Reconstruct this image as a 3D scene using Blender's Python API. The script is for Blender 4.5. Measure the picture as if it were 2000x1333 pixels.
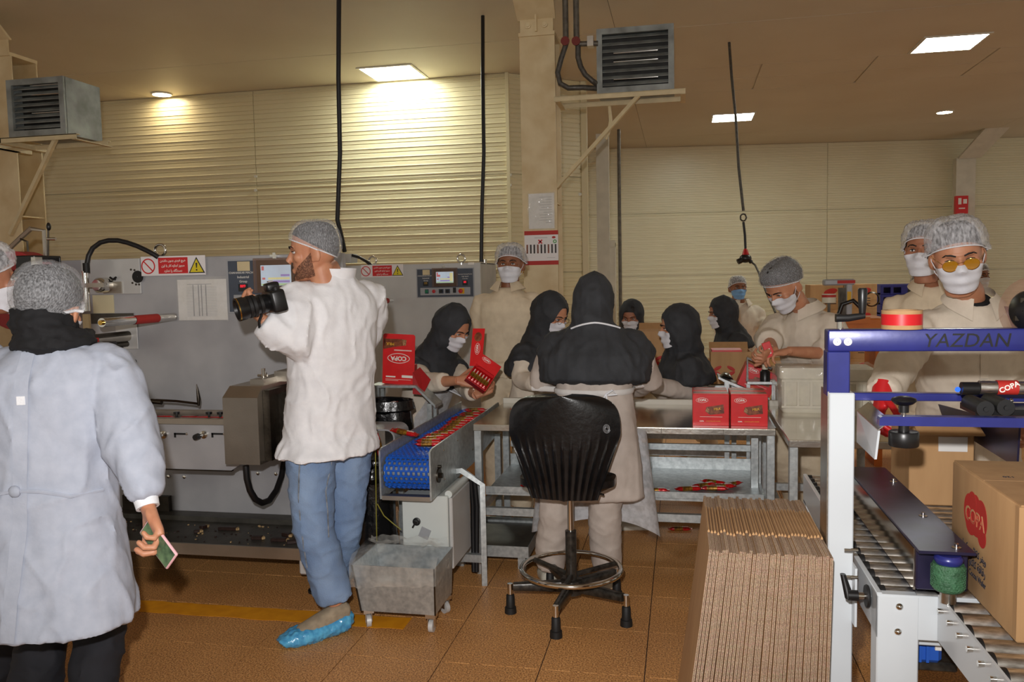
import bpy, bmesh, math, random
from math import sin, cos, pi, radians as rad, sqrt, atan2
from mathutils import Vector as V, Matrix, noise, Quaternion
from mathutils.bvhtree import BVHTree
random.seed(7)
for o in list(bpy.data.objects): bpy.data.objects.remove(o)
S = bpy.context.scene
COL = S.collection

# ------------------------------------------------------------------ camera
F = 1614.0                                   # focal length in pixels of the 2000 px frame
CAM = V((0, 0, 1.55))
YAW, PITCH, ROLL = rad(11.6), rad(4.3), -0.02
RC = Matrix.Rotation(YAW, 3, 'Z') @ Matrix.Rotation(pi/2 - PITCH, 3, 'X') @ Matrix.Rotation(ROLL, 3, 'Z')
cd = bpy.data.cameras.new('camera'); cam = bpy.data.objects.new('camera', cd); COL.objects.link(cam)
cd.sensor_width = 36; cd.lens = 36*F/2000; cd.clip_start = .05; cd.clip_end = 200
cam.matrix_world = Matrix.Translation(CAM) @ RC.to_4x4()
S.camera = cam
def ray(x, y): return RC @ V(((x-1000)/F, -(y-666.5)/F, -1))
def PD(x, y, d): return CAM + ray(x, y)*d                       # at camera depth d
def PZ(x, y, z):
    v = ray(x, y); return CAM + v*((z-CAM.z)/v.z)               # on a level surface
def PY(x, y, Y):
    v = ray(x, y); return CAM + v*(Y/v.y)                       # on a plane parallel to the back wall
def PX(x, y, X):
    v = ray(x, y); return CAM + v*(X/v.x)
FWD = V((-sin(YAW), cos(YAW), 0)); RGT = V((cos(YAW), sin(YAW), 0)); UP = V((0, 0, 1))

# ------------------------------------------------------------------ colour management, world, flash
S.view_settings.view_transform = 'Standard'; S.view_settings.look = 'None'
S.view_settings.gamma = 1; S.view_settings.exposure = 0.0
S.view_settings.use_curve_mapping = False
def lin(c): return tuple(((v/255+.055)/1.055)**2.4 if v > 10 else v/255/12.92 for v in c)
W = bpy.data.worlds.new('hall_ambient'); S.world = W; W.use_nodes = True
W.node_tree.nodes['Background'].inputs[0].default_value = (1.0, .93, .80, 1)
W.node_tree.nodes['Background'].inputs[1].default_value = .50
fl = bpy.data.lights.new('camera_flash_offscreen', 'SPOT'); flo = bpy.data.objects.new('camera_flash_offscreen', fl); COL.objects.link(flo)
fl.energy = 310; fl.color = (1, .97, .96); fl.shadow_soft_size = .025; fl.spot_size = rad(105); fl.spot_blend = .75
flo.location = CAM + V((-.06, -.02, .19))
flo.rotation_euler = (RC @ Matrix.Rotation(rad(4), 3, 'X')).to_euler()
HC = 3.9                                     # ceiling height

# ------------------------------------------------------------------ materials
MATS = {}
def nodes(name):
    m = bpy.data.materials.new(name); m.use_nodes = True
    nt = m.node_tree; b = nt.nodes['Principled BSDF']
    MATS[name] = m
    return m, nt, b
def mat(name, rgb, rough=.5, metal=0, var=.06, scale=9, bump=0, bscale=90, rgb2=None, stretch=(1, 1, 1), spec=None, coat=0, alpha=1, emit=0, sub=0, detail=3, trans=0):
    if name in MATS: return MATS[name]
    m, nt, b = nodes(name); L = nt.links
    c = lin(rgb); c2 = lin(rgb2) if rgb2 else tuple(max(0, v*(1-3*var)) for v in c)
    tc = nt.nodes.new('ShaderNodeTexCoord'); mp = nt.nodes.new('ShaderNodeMapping'); mp.inputs['Scale'].default_value = stretch
    L.new(tc.outputs['Object'], mp.inputs[0])
    if var > 0:
        n = nt.nodes.new('ShaderNodeTexNoise'); n.inputs['Scale'].default_value = scale; n.inputs['Detail'].default_value = detail
        L.new(mp.outputs[0], n.inputs['Vector'])
        r = nt.nodes.new('ShaderNodeValToRGB'); r.color_ramp.elements[0].position = .3; r.color_ramp.elements[1].position = .7
        r.color_ramp.elements[0].color = (*c2, 1); r.color_ramp.elements[1].color = (*c, 1)
        L.new(n.outputs['Fac'], r.inputs[0]); L.new(r.outputs[0], b.inputs['Base Color'])
    else: b.inputs['Base Color'].default_value = (*c, 1)
    b.inputs['Roughness'].default_value = rough; b.inputs['Metallic'].default_value = metal
    if spec is not None: b.inputs['Specular IOR Level'].default_value = spec
    b.inputs['Coat Weight'].default_value = coat; b.inputs['Coat Roughness'].default_value = .08
    if alpha < 1: b.inputs['Alpha'].default_value = alpha
    if trans: b.inputs['Transmission Weight'].default_value = trans
    if emit: b.inputs['Emission Color'].default_value = (*c, 1); b.inputs['Emission Strength'].default_value = emit
    if sub:
        b.inputs['Subsurface Weight'].default_value = sub; b.inputs['Subsurface Radius'].default_value = (.012, .005, .003); b.inputs['Subsurface Scale'].default_value = .5
    if bump:
        n2 = nt.nodes.new('ShaderNodeTexNoise'); n2.inputs['Scale'].default_value = bscale; n2.inputs['Detail'].default_value = 4
        L.new(mp.outputs[0], n2.inputs['Vector'])
        bp = nt.nodes.new('ShaderNodeBump'); bp.inputs['Strength'].default_value = bump; bp.inputs['Distance'].default_value = .01
        L.new(n2.outputs['Fac'], bp.inputs['Height']); L.new(bp.outputs[0], b.inputs['Normal'])
    return m

mat('wall_cream', (218, 208, 172), .34, 0, .03, 1.2, rgb2=(210, 198, 160))
mat('wall_far', (222, 216, 188), .34, 0, .03, 1.2, rgb2=(216, 208, 178))
mat('ceiling_tan', (208, 200, 182), .55, 0, .03, .8, rgb2=(200, 190, 170))
mat('column_cream', (226, 208, 168), .45, 0, .08, 5, rgb2=(205, 180, 135))
mat('cream_paint', (222, 204, 162), .45, 0, .06, 10)
mat('white_paint', (214, 210, 196), .5, 0, .04, 8)
mat('steel', (224, 221, 214), .28, 1, .10, 6, .08, 60, rgb2=(186, 182, 174))
mat('brushed', (200, 194, 184), .42, 1, .08, 5, .05, 160, rgb2=(176, 170, 160))
mat('steel_top', (228, 225, 218), .17, 1, .08, 5, .03, 40, rgb2=(206, 202, 194))
mat('wire_yellow', (150, 142, 60), .5)
mat('chrome', (225, 222, 215), .1, 1, .05, 20)
mat('roller_steel', (236, 234, 230), .36, 1, .12, 18, rgb2=(165, 160, 152), stretch=(2, 8, 8))
mat('dark_steel', (92, 86, 78), .4, 1, .2, 9, .1, 50)
mat('machine_grey', (186, 186, 188), .42, .15, .10, 3, .04, 60, rgb2=(156, 156, 160))
mat('machine_grey_light', (206, 206, 204), .42, .2, .06, 3, .04, 60)
mat('tray_dark', (98, 95, 88), .5, .5, .15, 10, .1, 60)
mat('black_plastic', (26, 26, 27), .35, 0, .1, 12)
mat('black_rubber', (20, 20, 21), .6, 0, .1, 12)
mat('chair_black', (20, 20, 22), .28, 0, .2, 30, .12, 45, coat=.2)
mat('black_metal', (28, 27, 26), .32, .3, .3, 40, .1, 60, rgb2=(70, 66, 60))
mat('hose_black', (24, 24, 26), .45, 0, .05)
mat('hose_grey', (96, 92, 86), .45, .4, .15, 40)
mat('pipe_grey', (120, 114, 104), .5, .5, .15, 20)
mat('valve_red', (120, 36, 28), .45)
mat('heater_grey', (160, 166, 164), .5, .1, .12, 6, rgb2=(108, 110, 106))
mat('heater_dark', (60, 58, 54), .55, .2, .2, 8)
mat('blue_paint', (44, 50, 128), .3, .1, .08, 14, .02, 40, coat=.25)
mat('blue_dark', (62, 58, 92), .34, .55, .15, 10)
mat('blue_belt', (22, 96, 200), .42, 0, .12, 12, rgb2=(14, 70, 165))
mat('white_enamel', (206, 212, 216), .3, 0, .02, 5, coat=.2)
mat('green_roller', (70, 118, 84), .55, 0, .15, 40, .5, 160)
mat('orange_paint', (206, 112, 30), .45)
mat('motor_blue', (38, 92, 190), .4)
mat('kraft', (190, 150, 104), .75, 0, .05, 20, .05, 120, rgb2=(178, 138, 94), stretch=(1, 1, .2))
mat('kraft_dark', (150, 116, 78), .8, 0, .08, 10)
mat('print_red', (190, 44, 36), .6, 0, .04)
mat('print_dark', (60, 56, 62), .7, 0, .02)
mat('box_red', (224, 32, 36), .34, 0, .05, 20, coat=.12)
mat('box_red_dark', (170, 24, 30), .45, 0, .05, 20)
mat('print_white', (244, 240, 232), .4, 0, .02)
mat('print_yellow', (232, 176, 52), .4, 0, .06, 40)
mat('print_brown', (92, 40, 26), .35, 0, .35, 60, rgb2=(150, 84, 50))
mat('print_wafer', (206, 150, 100), .5, 0, .3, 120)
mat('wrapper_red', (206, 18, 22), .2, .15, .3, 30, .3, 60, rgb2=(150, 8, 14), coat=.5)
mat('wrapper_gold', (190, 140, 50), .25, .5, .4, 50, rgb2=(70, 34, 16))
mat('wrapper_silver', (214, 210, 204), .25, .7, .2, 60)
mat('chocolate', (52, 32, 26), .45, 0, .2, 60)
mat('wafer', (206, 172, 122), .8, 0, .2, 90)
mat('paper', (232, 230, 226), .55, 0, .03, 8)
mat('paper_line', (176, 176, 178), .7, 0, 0)
mat('ink', (44, 42, 46), .6, 0, 0)
mat('sign_red', (206, 30, 36), .4, 0, 0)
mat('sign_yellow', (226, 206, 40), .4, 0, 0)
mat('sign_white', (234, 230, 230), .4, 0, 0)
mat('sign_green', (70, 160, 70), .4, 0, 0)
mat('panel_slate', (72, 80, 94), .4, 0, .04)
mat('panel_light', (170, 172, 176), .4, .2, .04)
mat('button_green', (18, 120, 82), .35)
mat('button_red', (196, 30, 34), .35)
mat('yellow_plastic', (230, 178, 24), .45)
mat('floor_line', (236, 160, 20), .6, 0, .12, 14, rgb2=(216, 140, 14))
mat('galvanised', (200, 206, 206), .42, .7, .10, 45, .05, 60, rgb2=(166, 172, 174))
mat('cabinet_grey', (206, 212, 208), .4, 0, .03, 5)
mat('bag_black', (18, 18, 20), .22, 0, .1, 20, .5, 30, coat=.3)
mat('crate_white', (226, 220, 200), .45, 0, .05, 8)
mat('pallet_blue', (34, 36, 128), .5, 0, .08, 8)
mat('rug_green', (70, 76, 24), .8)
# people
mat('coat_white', (182, 188, 202), .75, 0, .03, 26, .10, 70, rgb2=(170, 177, 192))
mat('coat_cream', (240, 240, 242), .75, 0, .03, 26, .10, 70, rgb2=(230, 230, 233))
mat('cuff_white', (240, 242, 246), .8, 0, .02, 40, .2, 200)
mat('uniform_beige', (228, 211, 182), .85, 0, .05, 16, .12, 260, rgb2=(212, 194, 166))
mat('uniform_grey', (200, 188, 178), .85, 0, .05, 16, .12, 260, rgb2=(184, 172, 162))
mat('uniform_light', (228, 216, 198), .85, 0, .05, 16, .12, 260, rgb2=(214, 202, 184))
mat('hijab_black', (54, 56, 60), .8, 0, .12, 14, .15, 200)
mat('black_cloth', (22, 22, 25), .85, 0, .12, 14, .1, 120)
mat('apron_white', (222, 218, 214), .75, 0, .03, 16, .15, 90)
mat('denim', (138, 162, 194), .85, 0, .12, 6, .3, 260, rgb2=(100, 126, 164), stretch=(1, 1, .5))
mat('denim_seam', (142, 150, 160), .85, 0, .2, 40)
mat('trousers_black', (30, 31, 38), .85, 0, .1, 9)
mat('shoe_suede', (168, 152, 128), .9, 0, .1, 30)
mat('shoe_white', (216, 214, 200), .6, 0, .05)
mat('shoe_cover', (96, 184, 226), .22, 0, .25, 40, .5, 40, rgb2=(60, 140, 196), coat=.4)
mat('mask_white', (226, 226, 232), .7, 0, .02, 30, .08, 200)
mat('mask_blue', (120, 168, 218), .7, 0, .02, 30, .08, 200)
mat('hair_dark', (30, 25, 23), .55, 0, .3, 60, .3, 120, stretch=(4, 1, 1))
mat('hair_grey', (96, 92, 90), .55, 0, .4, 60, .3, 120, stretch=(4, 1, 1))
mat('skin_a', (204, 146, 112), .5, 0, .06, 20, .04, 200, rgb2=(190, 128, 96), sub=.12)
mat('skin_b', (178, 122, 92), .5, 0, .06, 20, .04, 200, rgb2=(160, 104, 78), sub=.12)
mat('skin_c', (150, 98, 68), .5, 0, .06, 20, .04, 200, rgb2=(134, 84, 58), sub=.12)
mat('eye_white', (226, 220, 214), .25, 0, 0)
mat('eye_dark', (24, 17, 14), .15, 0, 0)
mat('lens_amber', (196, 138, 30), .08, 0, 0, alpha=.62)
mat('gold', (200, 160, 80), .25, 1, 0)
mat('phone_pink', (236, 184, 190), .35, 0, 0)
mat('phone_screen', (40, 62, 52), .08, 0, .5, 22, rgb2=(120, 150, 110))

def transp(name, rgb, dens, scale, rough=.6, stretch=(1, 1, 1), lo=.4, hi=.62, gloss=False):
    """see-through gauze or film: a noise decides how much of the thin sheet is there"""
    m, nt, b = nodes(name); L = nt.links
    b.inputs['Base Color'].default_value = (*lin(rgb), 1); b.inputs['Roughness'].default_value = rough
    tc = nt.nodes.new('ShaderNodeTexCoord'); mp = nt.nodes.new('ShaderNodeMapping'); mp.inputs['Scale'].default_value = stretch
    n = nt.nodes.new('ShaderNodeTexNoise'); n.inputs['Scale'].default_value = scale; n.inputs['Detail'].default_value = 5
    r = nt.nodes.new('ShaderNodeMapRange'); r.inputs[1].default_value = lo; r.inputs[2].default_value = hi
    r.inputs[3].default_value = dens[0]; r.inputs[4].default_value = dens[1]
    L.new(tc.outputs['Object'], mp.inputs[0]); L.new(mp.outputs[0], n.inputs['Vector']); L.new(n.outputs['Fac'], r.inputs[0]); L.new(r.outputs[0], b.inputs['Alpha'])
    if gloss:
        b.inputs['Specular IOR Level'].default_value = 1; b.inputs['Coat Weight'].default_value = .6
        bp = nt.nodes.new('ShaderNodeBump'); bp.inputs['Strength'].default_value = .6; bp.inputs['Distance'].default_value = .02
        n2 = nt.nodes.new('ShaderNodeTexNoise'); n2.inputs['Scale'].default_value = 14; n2.inputs['Detail'].default_value = 3
        L.new(mp.outputs[0], n2.inputs['Vector']); L.new(n2.outputs['Fac'], bp.inputs['Height']); L.new(bp.outputs[0], b.inputs['Normal'])
    return m
transp('hairnet', (222, 224, 228), (.10, .42), 170, .7, (1, 2.2, .6), .34, .7)
transp('hairnet_loose', (226, 226, 230), (.2, .66), 60, .7, (2.2, 1, .8), .36, .68)
transp('apron_gauze', (214, 214, 216), (.62, .9), 30, .7)
transp('clear_film', (236, 234, 226), (.04, .26), 9, .1, gloss=True)
transp('beard', (50, 38, 34), (.12, .62), 190, .8, (1, 1, 1), .3, .6)
mat('grout', (72, 50, 34), .8)
transp('clear_reel', (150, 116, 96), (.3, .42), 5, .15)
transp('tape_film', (200, 60, 56), (.5, .85), 30, .2)

def terrazzo():
    m, nt, b = nodes('terrazzo'); L = nt.links
    tc = nt.nodes.new('ShaderNodeTexCoord')
    v = nt.nodes.new('ShaderNodeTexNoise'); v.inputs['Scale'].default_value = 150; v.inputs['Detail'].default_value = 3
    r = nt.nodes.new('ShaderNodeValToRGB'); e = r.color_ramp.elements
    e[0].position = .34; e[0].color = (*lin((132, 92, 56)), 1); e[1].position = .62; e[1].color = (*lin((232, 176, 112)), 1)
    k = e.new(.5); k.color = (*lin((206, 146, 84)), 1)
    n = nt.nodes.new('ShaderNodeTexNoise'); n.inputs['Scale'].default_value = 1.6; n.inputs['Detail'].default_value = 4
    mx = nt.nodes.new('ShaderNodeMix'); mx.data_type = 'RGBA'; mx.blend_type = 'MULTIPLY'; mx.inputs[0].default_value = .35
    r2 = nt.nodes.new('ShaderNodeValToRGB'); r2.color_ramp.elements[0].position = .35; r2.color_ramp.elements[0].color = (.5, .45, .42, 1); r2.color_ramp.elements[1].position = .6
    L.new(tc.outputs['Object'], v.inputs['Vector']); L.new(v.outputs['Fac'], r.inputs[0])
    geo = nt.nodes.new('ShaderNodeNewGeometry'); L.new(geo.outputs['Position'], n.inputs['Vector'])
    L.new(n.outputs['Fac'], r2.inputs[0]); L.new(r.outputs[0], mx.inputs[6]); L.new(r2.outputs[0], mx.inputs[7]); L.new(mx.outputs[2], b.inputs['Base Color'])
    b.inputs['Roughness'].default_value = .5
terrazzo()
def corr_edge():
    m, nt, b = nodes('board_edge'); L = nt.links
    tc = nt.nodes.new('ShaderNodeTexCoord')
    w = nt.nodes.new('ShaderNodeTexWave'); w.wave_type = 'BANDS'; w.bands_direction = 'Z'; w.inputs['Scale'].default_value = 75; w.inputs['Distortion'].default_value = 7; w.inputs['Detail'].default_value = 2; w.inputs['Detail Scale'].default_value = 6
    r = nt.nodes.new('ShaderNodeValToRGB'); r.color_ramp.elements[0].color = (*lin((128, 104, 84)), 1); r.color_ramp.elements[1].color = (*lin((190, 164, 138)), 1); r.color_ramp.elements[0].position = .25
    n = nt.nodes.new('ShaderNodeTexNoise'); n.inputs['Scale'].default_value = 300
    mx = nt.nodes.new('ShaderNodeMix'); mx.data_type = 'RGBA'; mx.blend_type = 'OVERLAY'; mx.inputs[0].default_value = .25
    L.new(tc.outputs['Object'], w.inputs['Vector']); L.new(w.outputs['Fac'], r.inputs[0]); L.new(tc.outputs['Object'], n.inputs['Vector'])
    L.new(r.outputs[0], mx.inputs[6]); L.new(n.outputs['Color'], mx.inputs[7]); L.new(mx.outputs[2], b.inputs['Base Color'])
    b.inputs['Roughness'].default_value = .9
corr_edge()
def emis(name, col, st):
    m = bpy.data.materials.new(name); m.use_nodes = True; MATS[name] = m
    nt = m.node_tree; nt.nodes.remove(nt.nodes['Principled BSDF'])
    e = nt.nodes.new('ShaderNodeEmission'); e.inputs[0].default_value = (*col, 1); e.inputs[1].default_value = st
    nt.links.new(e.outputs[0], nt.nodes['Material Output'].inputs[0])
emis('led_panel', (.95, 1, .9), 42); emis('led_round', (1, .84, .58), 70)
emis('screen_lit', lin((206, 222, 236)), .85); emis('screen_purple', lin((170, 150, 215)), .8); emis('screen_green', lin((190, 225, 160)), .8)
emis('screen_red', lin((215, 120, 120)), .8); emis('screen_yellow', lin((240, 232, 170)), .85); emis('digit_red', (1, .03, .05), 1.3); emis('led_blue', (.05, .2, 1), 1.2)

# ------------------------------------------------------------------ mesh builder
MW = {}                                      # world matrix of every object that has children
class MB:
    def __init__(s): s.v = []; s.f = []; s.m = []; s.sm = []; s.T = None; s.mi = 0
    def add(s, vs, fs, smooth=False):
        k = len(s.v)
        s.v += [(s.T @ V(p)) if s.T else V(p) for p in vs]
        s.f += [tuple(i+k for i in q) for q in fs]; s.m += [s.mi]*len(fs); s.sm += [smooth]*len(fs)
        return s
    def bm(s, b, smooth=False):
        b.verts.index_update()
        s.add([v.co.copy() for v in b.verts], [[v.index for v in f.verts] for f in b.faces], smooth); b.free(); return s
    def box(s, c, d, R=None, bev=0, seg=1):
        b = bmesh.new(); bmesh.ops.create_cube(b, size=1)
        for v in b.verts: v.co = V((v.co.x*d[0], v.co.y*d[1], v.co.z*d[2]))
        if bev: bmesh.ops.bevel(b, geom=b.edges[:], offset=min(bev, min(d)*.49), segments=seg, affect='EDGES', profile=.5)
        for v in b.verts: v.co = (R @ v.co if R else v.co) + V(c)
        return s.bm(b, bev > 0 and seg > 1)
    def mm(s, a, b, bev=0, seg=1):
        a = V(a); b = V(b)
        return s.box((a+b)/2, [abs(q) for q in (b-a)], None, bev, seg)
    def cyl(s, p, q, r, r2=None, n=16, cap=True):
        p = V(p); q = V(q); r2 = r if r2 is None else r2
        z = (q-p).normalized(); x = z.orthogonal().normalized(); y = z.cross(x)
        vs = [p+(x*cos(a)+y*sin(a))*r for a in (2*pi*i/n for i in range(n))]+[q+(x*cos(a)+y*sin(a))*r2 for a in (2*pi*i/n for i in range(n))]
        s.add(vs, [(i, (i+1) % n, n+(i+1) % n, n+i) for i in range(n)], True)
        if cap: s.add(vs, [tuple(range(n-1, -1, -1)), tuple(range(n, 2*n))])
        return s
    def lathe(s, prof, o=(0, 0, 0), axis=(0, 0, 1), n=24, smooth=True):
        o = V(o); z = V(axis).normalized(); x = z.orthogonal().normalized(); y = z.cross(x)
        vs = []; fs = []
        for r, h in prof: vs += [o+z*h+(x*cos(a)+y*sin(a))*r for a in (2*pi*i/n for i in range(n))]
        for j in range(len(prof)-1): fs += [(j*n+i, j*n+(i+1) % n, (j+1)*n+(i+1) % n, (j+1)*n+i) for i in range(n)]
        return s.add(vs, fs, smooth)
    def tube(s, pts, r, n=8, cap=True, closed=False, flat=None):
        pts = [V(p) for p in pts]; m = len(pts); rr = r if isinstance(r, (list, tuple)) else [r]*m
        vs = []; fs = []; x = None
        for i, p in enumerate(pts):
            a = pts[i-1] if i or closed else p; b = pts[(i+1) % m] if i < m-1 or closed else p
            t = (b-a).normalized()
            x = t.orthogonal().normalized() if x is None else (x-t*x.dot(t)).normalized()
            y = t.cross(x)
            vs += [p+(x*cos(k)+y*sin(k)*(flat or 1))*rr[i] for k in (2*pi*j/n for j in range(n))]
        for i in range(m if closed else m-1):
            q = (i+1) % m; fs += [(i*n+j, i*n+(j+1) % n, q*n+(j+1) % n, q*n+j) for j in range(n)]
        s.add(vs, fs, True)
        if cap and not closed: s.add(vs, [tuple(range(n-1, -1, -1)), tuple(range((m-1)*n, m*n))])
        return s
    def loft(s, secs, n=24, cap=True, e=2.0, smooth=True):
        """secs: (centre, x half axis vector, y half axis vector[, exponent])"""
        vs = []; fs = []; m = len(secs)
        for q in secs:
            c, ax, ay = V(q[0]), V(q[1]), V(q[2]); k = 2/(q[3] if len(q) > 3 else e)
            for i in range(n):
                a = 2*pi*i/n; ca, sa = cos(a), sin(a)
                vs.append(c+ax*(abs(ca)**k*(1 if ca >= 0 else -1))+ay*(abs(sa)**k*(1 if sa >= 0 else -1)))
        for j in range(m-1): fs += [(j*n+i, j*n+(i+1) % n, (j+1)*n+(i+1) % n, (j+1)*n+i) for i in range(n)]
        s.add(vs, fs, smooth)
        if cap: s.add(vs, [tuple(range(n-1, -1, -1)), tuple(range((m-1)*n, m*n))])
        return s
    def ball(s, c, r, n=16, R=None):
        b = bmesh.new(); bmesh.ops.create_uvsphere(b, u_segments=n, v_segments=max(6, n*2//3), radius=1)
        r = (r, r, r) if not hasattr(r, '__len__') else r
        for v in b.verts:
            w = V((v.co.x*r[0], v.co.y*r[1], v.co.z*r[2])); v.co = (R @ w if R else w)+V(c)
        return s.bm(b, True)
    def prism(s, poly, h, smooth=False):
        """poly: world points in a plane, h: extrusion vector"""
        poly = [V(p) for p in poly]; h = V(h); n = len(poly)
        return s.add(poly+[p+h for p in poly], [tuple(range(n-1, -1, -1)), tuple(range(n, 2*n))]+[(i, (i+1) % n, n+(i+1) % n, n+i) for i in range(n)], smooth)
    def grid(s, fn, nu, nv, smooth=True, closeu=False):
        vs = [fn(i/(nu if closeu else nu-1), j/(nv-1)) for j in range(nv) for i in range(nu)]
        fs = [(j*nu+i, j*nu+(i+1) % nu, (j+1)*nu+(i+1) % nu, (j+1)*nu+i) for j in range(nv-1) for i in range(nu if closeu else nu-1)]
        return s.add(vs, fs, smooth)
    def mesh(s, name, mats):
        me = bpy.data.meshes.new(name); me.from_pydata([tuple(p) for p in s.v], [], s.f)
        for q in (mats if isinstance(mats, (list, tuple)) else [mats]): me.materials.append(MATS[q])
        me.polygons.foreach_set('material_index', s.m); me.polygons.foreach_set('use_smooth', s.sm)
        me.update()
        if any(s.sm): me.set_sharp_from_angle(angle=rad(48))
        return me
    def build(s, name, mats, parent=None, world=True, **kw):
        if parent is not None:
            if world:
                iv = MW[parent].inverted(); s.v = [iv @ p for p in s.v]
            me = s.mesh(name, mats); o = bpy.data.objects.new(name, me); COL.objects.link(o); o.parent = parent; MW[o] = MW[parent]
        else:
            lo = V([min(p[i] for p in s.v) for i in range(3)]); hi = V([max(p[i] for p in s.v) for i in range(3)])
            c = V(((lo.x+hi.x)/2, (lo.y+hi.y)/2, lo.z)); s.v = [p-c for p in s.v]
            me = s.mesh(name, mats); o = bpy.data.objects.new(name, me); COL.objects.link(o); o.location = c; MW[o] = Matrix.Translation(c)
        for k, q in kw.items(): o[k] = q
        return o
def thing(name, label, cat, M=None, group=None, **kw):
    o = bpy.data.objects.new(name, None); COL.objects.link(o); o.empty_display_size = .05
    M = Matrix.Translation(M) if isinstance(M, (V, tuple)) else (M or Matrix.Identity(4))
    o.matrix_world = M; MW[o] = M.copy()
    o['label'] = label; o['category'] = cat
    if group: o['group'] = group
    for k, q in kw.items(): o[k] = q
    return o
def tag(o, label, cat, group=None):
    o['label'] = label; o['category'] = cat
    if group: o['group'] = group
    return o
def struct(o): o['kind'] = 'structure'; return o
def sobj(name, M=None):
    o = bpy.data.objects.new(name, None); COL.objects.link(o); M = M or Matrix.Identity(4); o.matrix_world = M; MW[o] = M.copy(); o['kind'] = 'structure'; return o
def inst(me, name, parent, M):
    """part sharing mesh data, placed by a matrix in its parent's space"""
    o = bpy.data.objects.new(name, me); COL.objects.link(o); o.parent = parent; o.matrix_local = M; MW[o] = MW[parent] @ M; return o
def copy_tree(o, M=None, parent=None, **kw):
    c = o.copy(); COL.objects.link(c)
    if parent: c.parent = parent
    elif M is not None: c.matrix_world = M
    MW[c] = M if M is not None else MW[o]
    for k, q in kw.items(): c[k] = q
    for ch in [x for x in bpy.data.objects if x.parent == o]: copy_tree(ch, parent=c)
    return c
def TM(loc, x=None, z=None, rz=0, s=1):
    return Matrix.Translation(V(loc)) @ Matrix.Rotation(rz, 4, 'Z') @ Matrix.Scale(s, 4)
def frame(o, x, y, z): return Matrix(((x[0], y[0], z[0], o[0]), (x[1], y[1], z[1], o[1]), (x[2], y[2], z[2], o[2]), (0, 0, 0, 1)))

# lettering: Blender's own font, turned into thin meshes
_txt = {}
def text_mesh(body, size, depth=.0004, shear=0, bold=0):
    cu = bpy.data.curves.new('lettering', 'FONT'); cu.body = body; cu.size = size; cu.extrude = depth; cu.align_x = 'CENTER'; cu.align_y = 'CENTER'
    cu.shear = shear; cu.offset = bold; cu.resolution_u = 3
    o = bpy.data.objects.new('lettering', cu); COL.objects.link(o)
    me = bpy.data.meshes.new_from_object(o.evaluated_get(bpy.context.evaluated_depsgraph_get()))
    vs = [v.co.copy() for v in me.vertices]; fs = [tuple(p.vertices) for p in me.polygons]
    bpy.data.objects.remove(o); bpy.data.curves.remove(cu); bpy.data.meshes.remove(me)
    return vs, fs
def letter(mb, body, size, M, depth=.0004, shear=0, bold=0, fitw=None):
    k = (body, size, depth, shear, bold)
    if k not in _txt: _txt[k] = text_mesh(body, size, depth, shear, bold)
    vs, fs = _txt[k]
    s = 1
    if fitw and vs:
        w = max(v.x for v in vs)-min(v.x for v in vs); s = fitw/max(w, 1e-6)
    mb.add([M @ V((v.x*s, v.y*(s if fitw else 1), v.z)) for v in vs], fs); return mb
def shade(o, ang=40):
    me = o.data
    me.polygons.foreach_set('use_smooth', [True]*len(me.polygons)); me.set_sharp_from_angle(angle=rad(ang)); return o
# ------------------------------------------------------------------ floor
floor = MB().mm((-15, -3, -.12), (9, 18.5, -.004)).build('floor', 'grout'); struct(floor)
mb = MB(); mb.box((0, 0, -.004), (.4065, .4065, .008)); tile_me = mb.mesh('tile', 'terrazzo')
cand = []
for i in range(-14, 16):
    for j in range(-4, 22):
        c = V((-1.789+.411*(i+.5), 3.13+.411*(j+.5), 0))
        q = RC.transposed() @ (c-CAM); 
        if q.z > -.6: continue
        x = 1000+F*q.x/-q.z; y = 666.5-F*q.y/-q.z
        if -150 < x < 2150 and 700 < y < 1480: cand.append((-q.z, c))
cand.sort(key=lambda a: a[0])
for d, c in cand[:300]:
    inst(tile_me, 'floor_tile', floor, Matrix.Translation(c-floor.location+V((0, 0, random.uniform(-.0006, .0006)))))
far_ = cand[299][0]
m = MB()
for i in range(-32, 26):
    for j in range(-15, 36):
        c = V((-1.789+.411*(i+.5), 3.13+.411*(j+.5), 0)); q = RC.transposed() @ (c-CAM)
        if any((c-k[1]).length < .05 for k in cand[:300]): continue
        m.box(c+V((0, 0, -.004)), (.4065, .4065, .008))
m.build('floor_tiles', 'terrazzo', floor, kind='stuff')
# yellow marking line painted on the floor
mb = MB(); ys = 3.40; ye = 3.525
def edge(x0, x1, y, n):
    return [V((x0+(x1-x0)*i/n, y+random.uniform(-.006, .006), 0)) for i in range(n+1)]
a = edge(-4.6, -1.22, ys, 50); b = edge(-4.6, -1.22, ye, 50)
for k in range(50): mb.prism([a[k]+UP*.0012, a[k+1]+UP*.0012, b[k+1]+UP*.0012, b[k]+UP*.0012], (0, 0, .0012))
struct(mb.build('trim_1', 'floor_line')); bpy.data.objects['trim_1']['label'] = 'worn yellow floor marking line'

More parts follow.
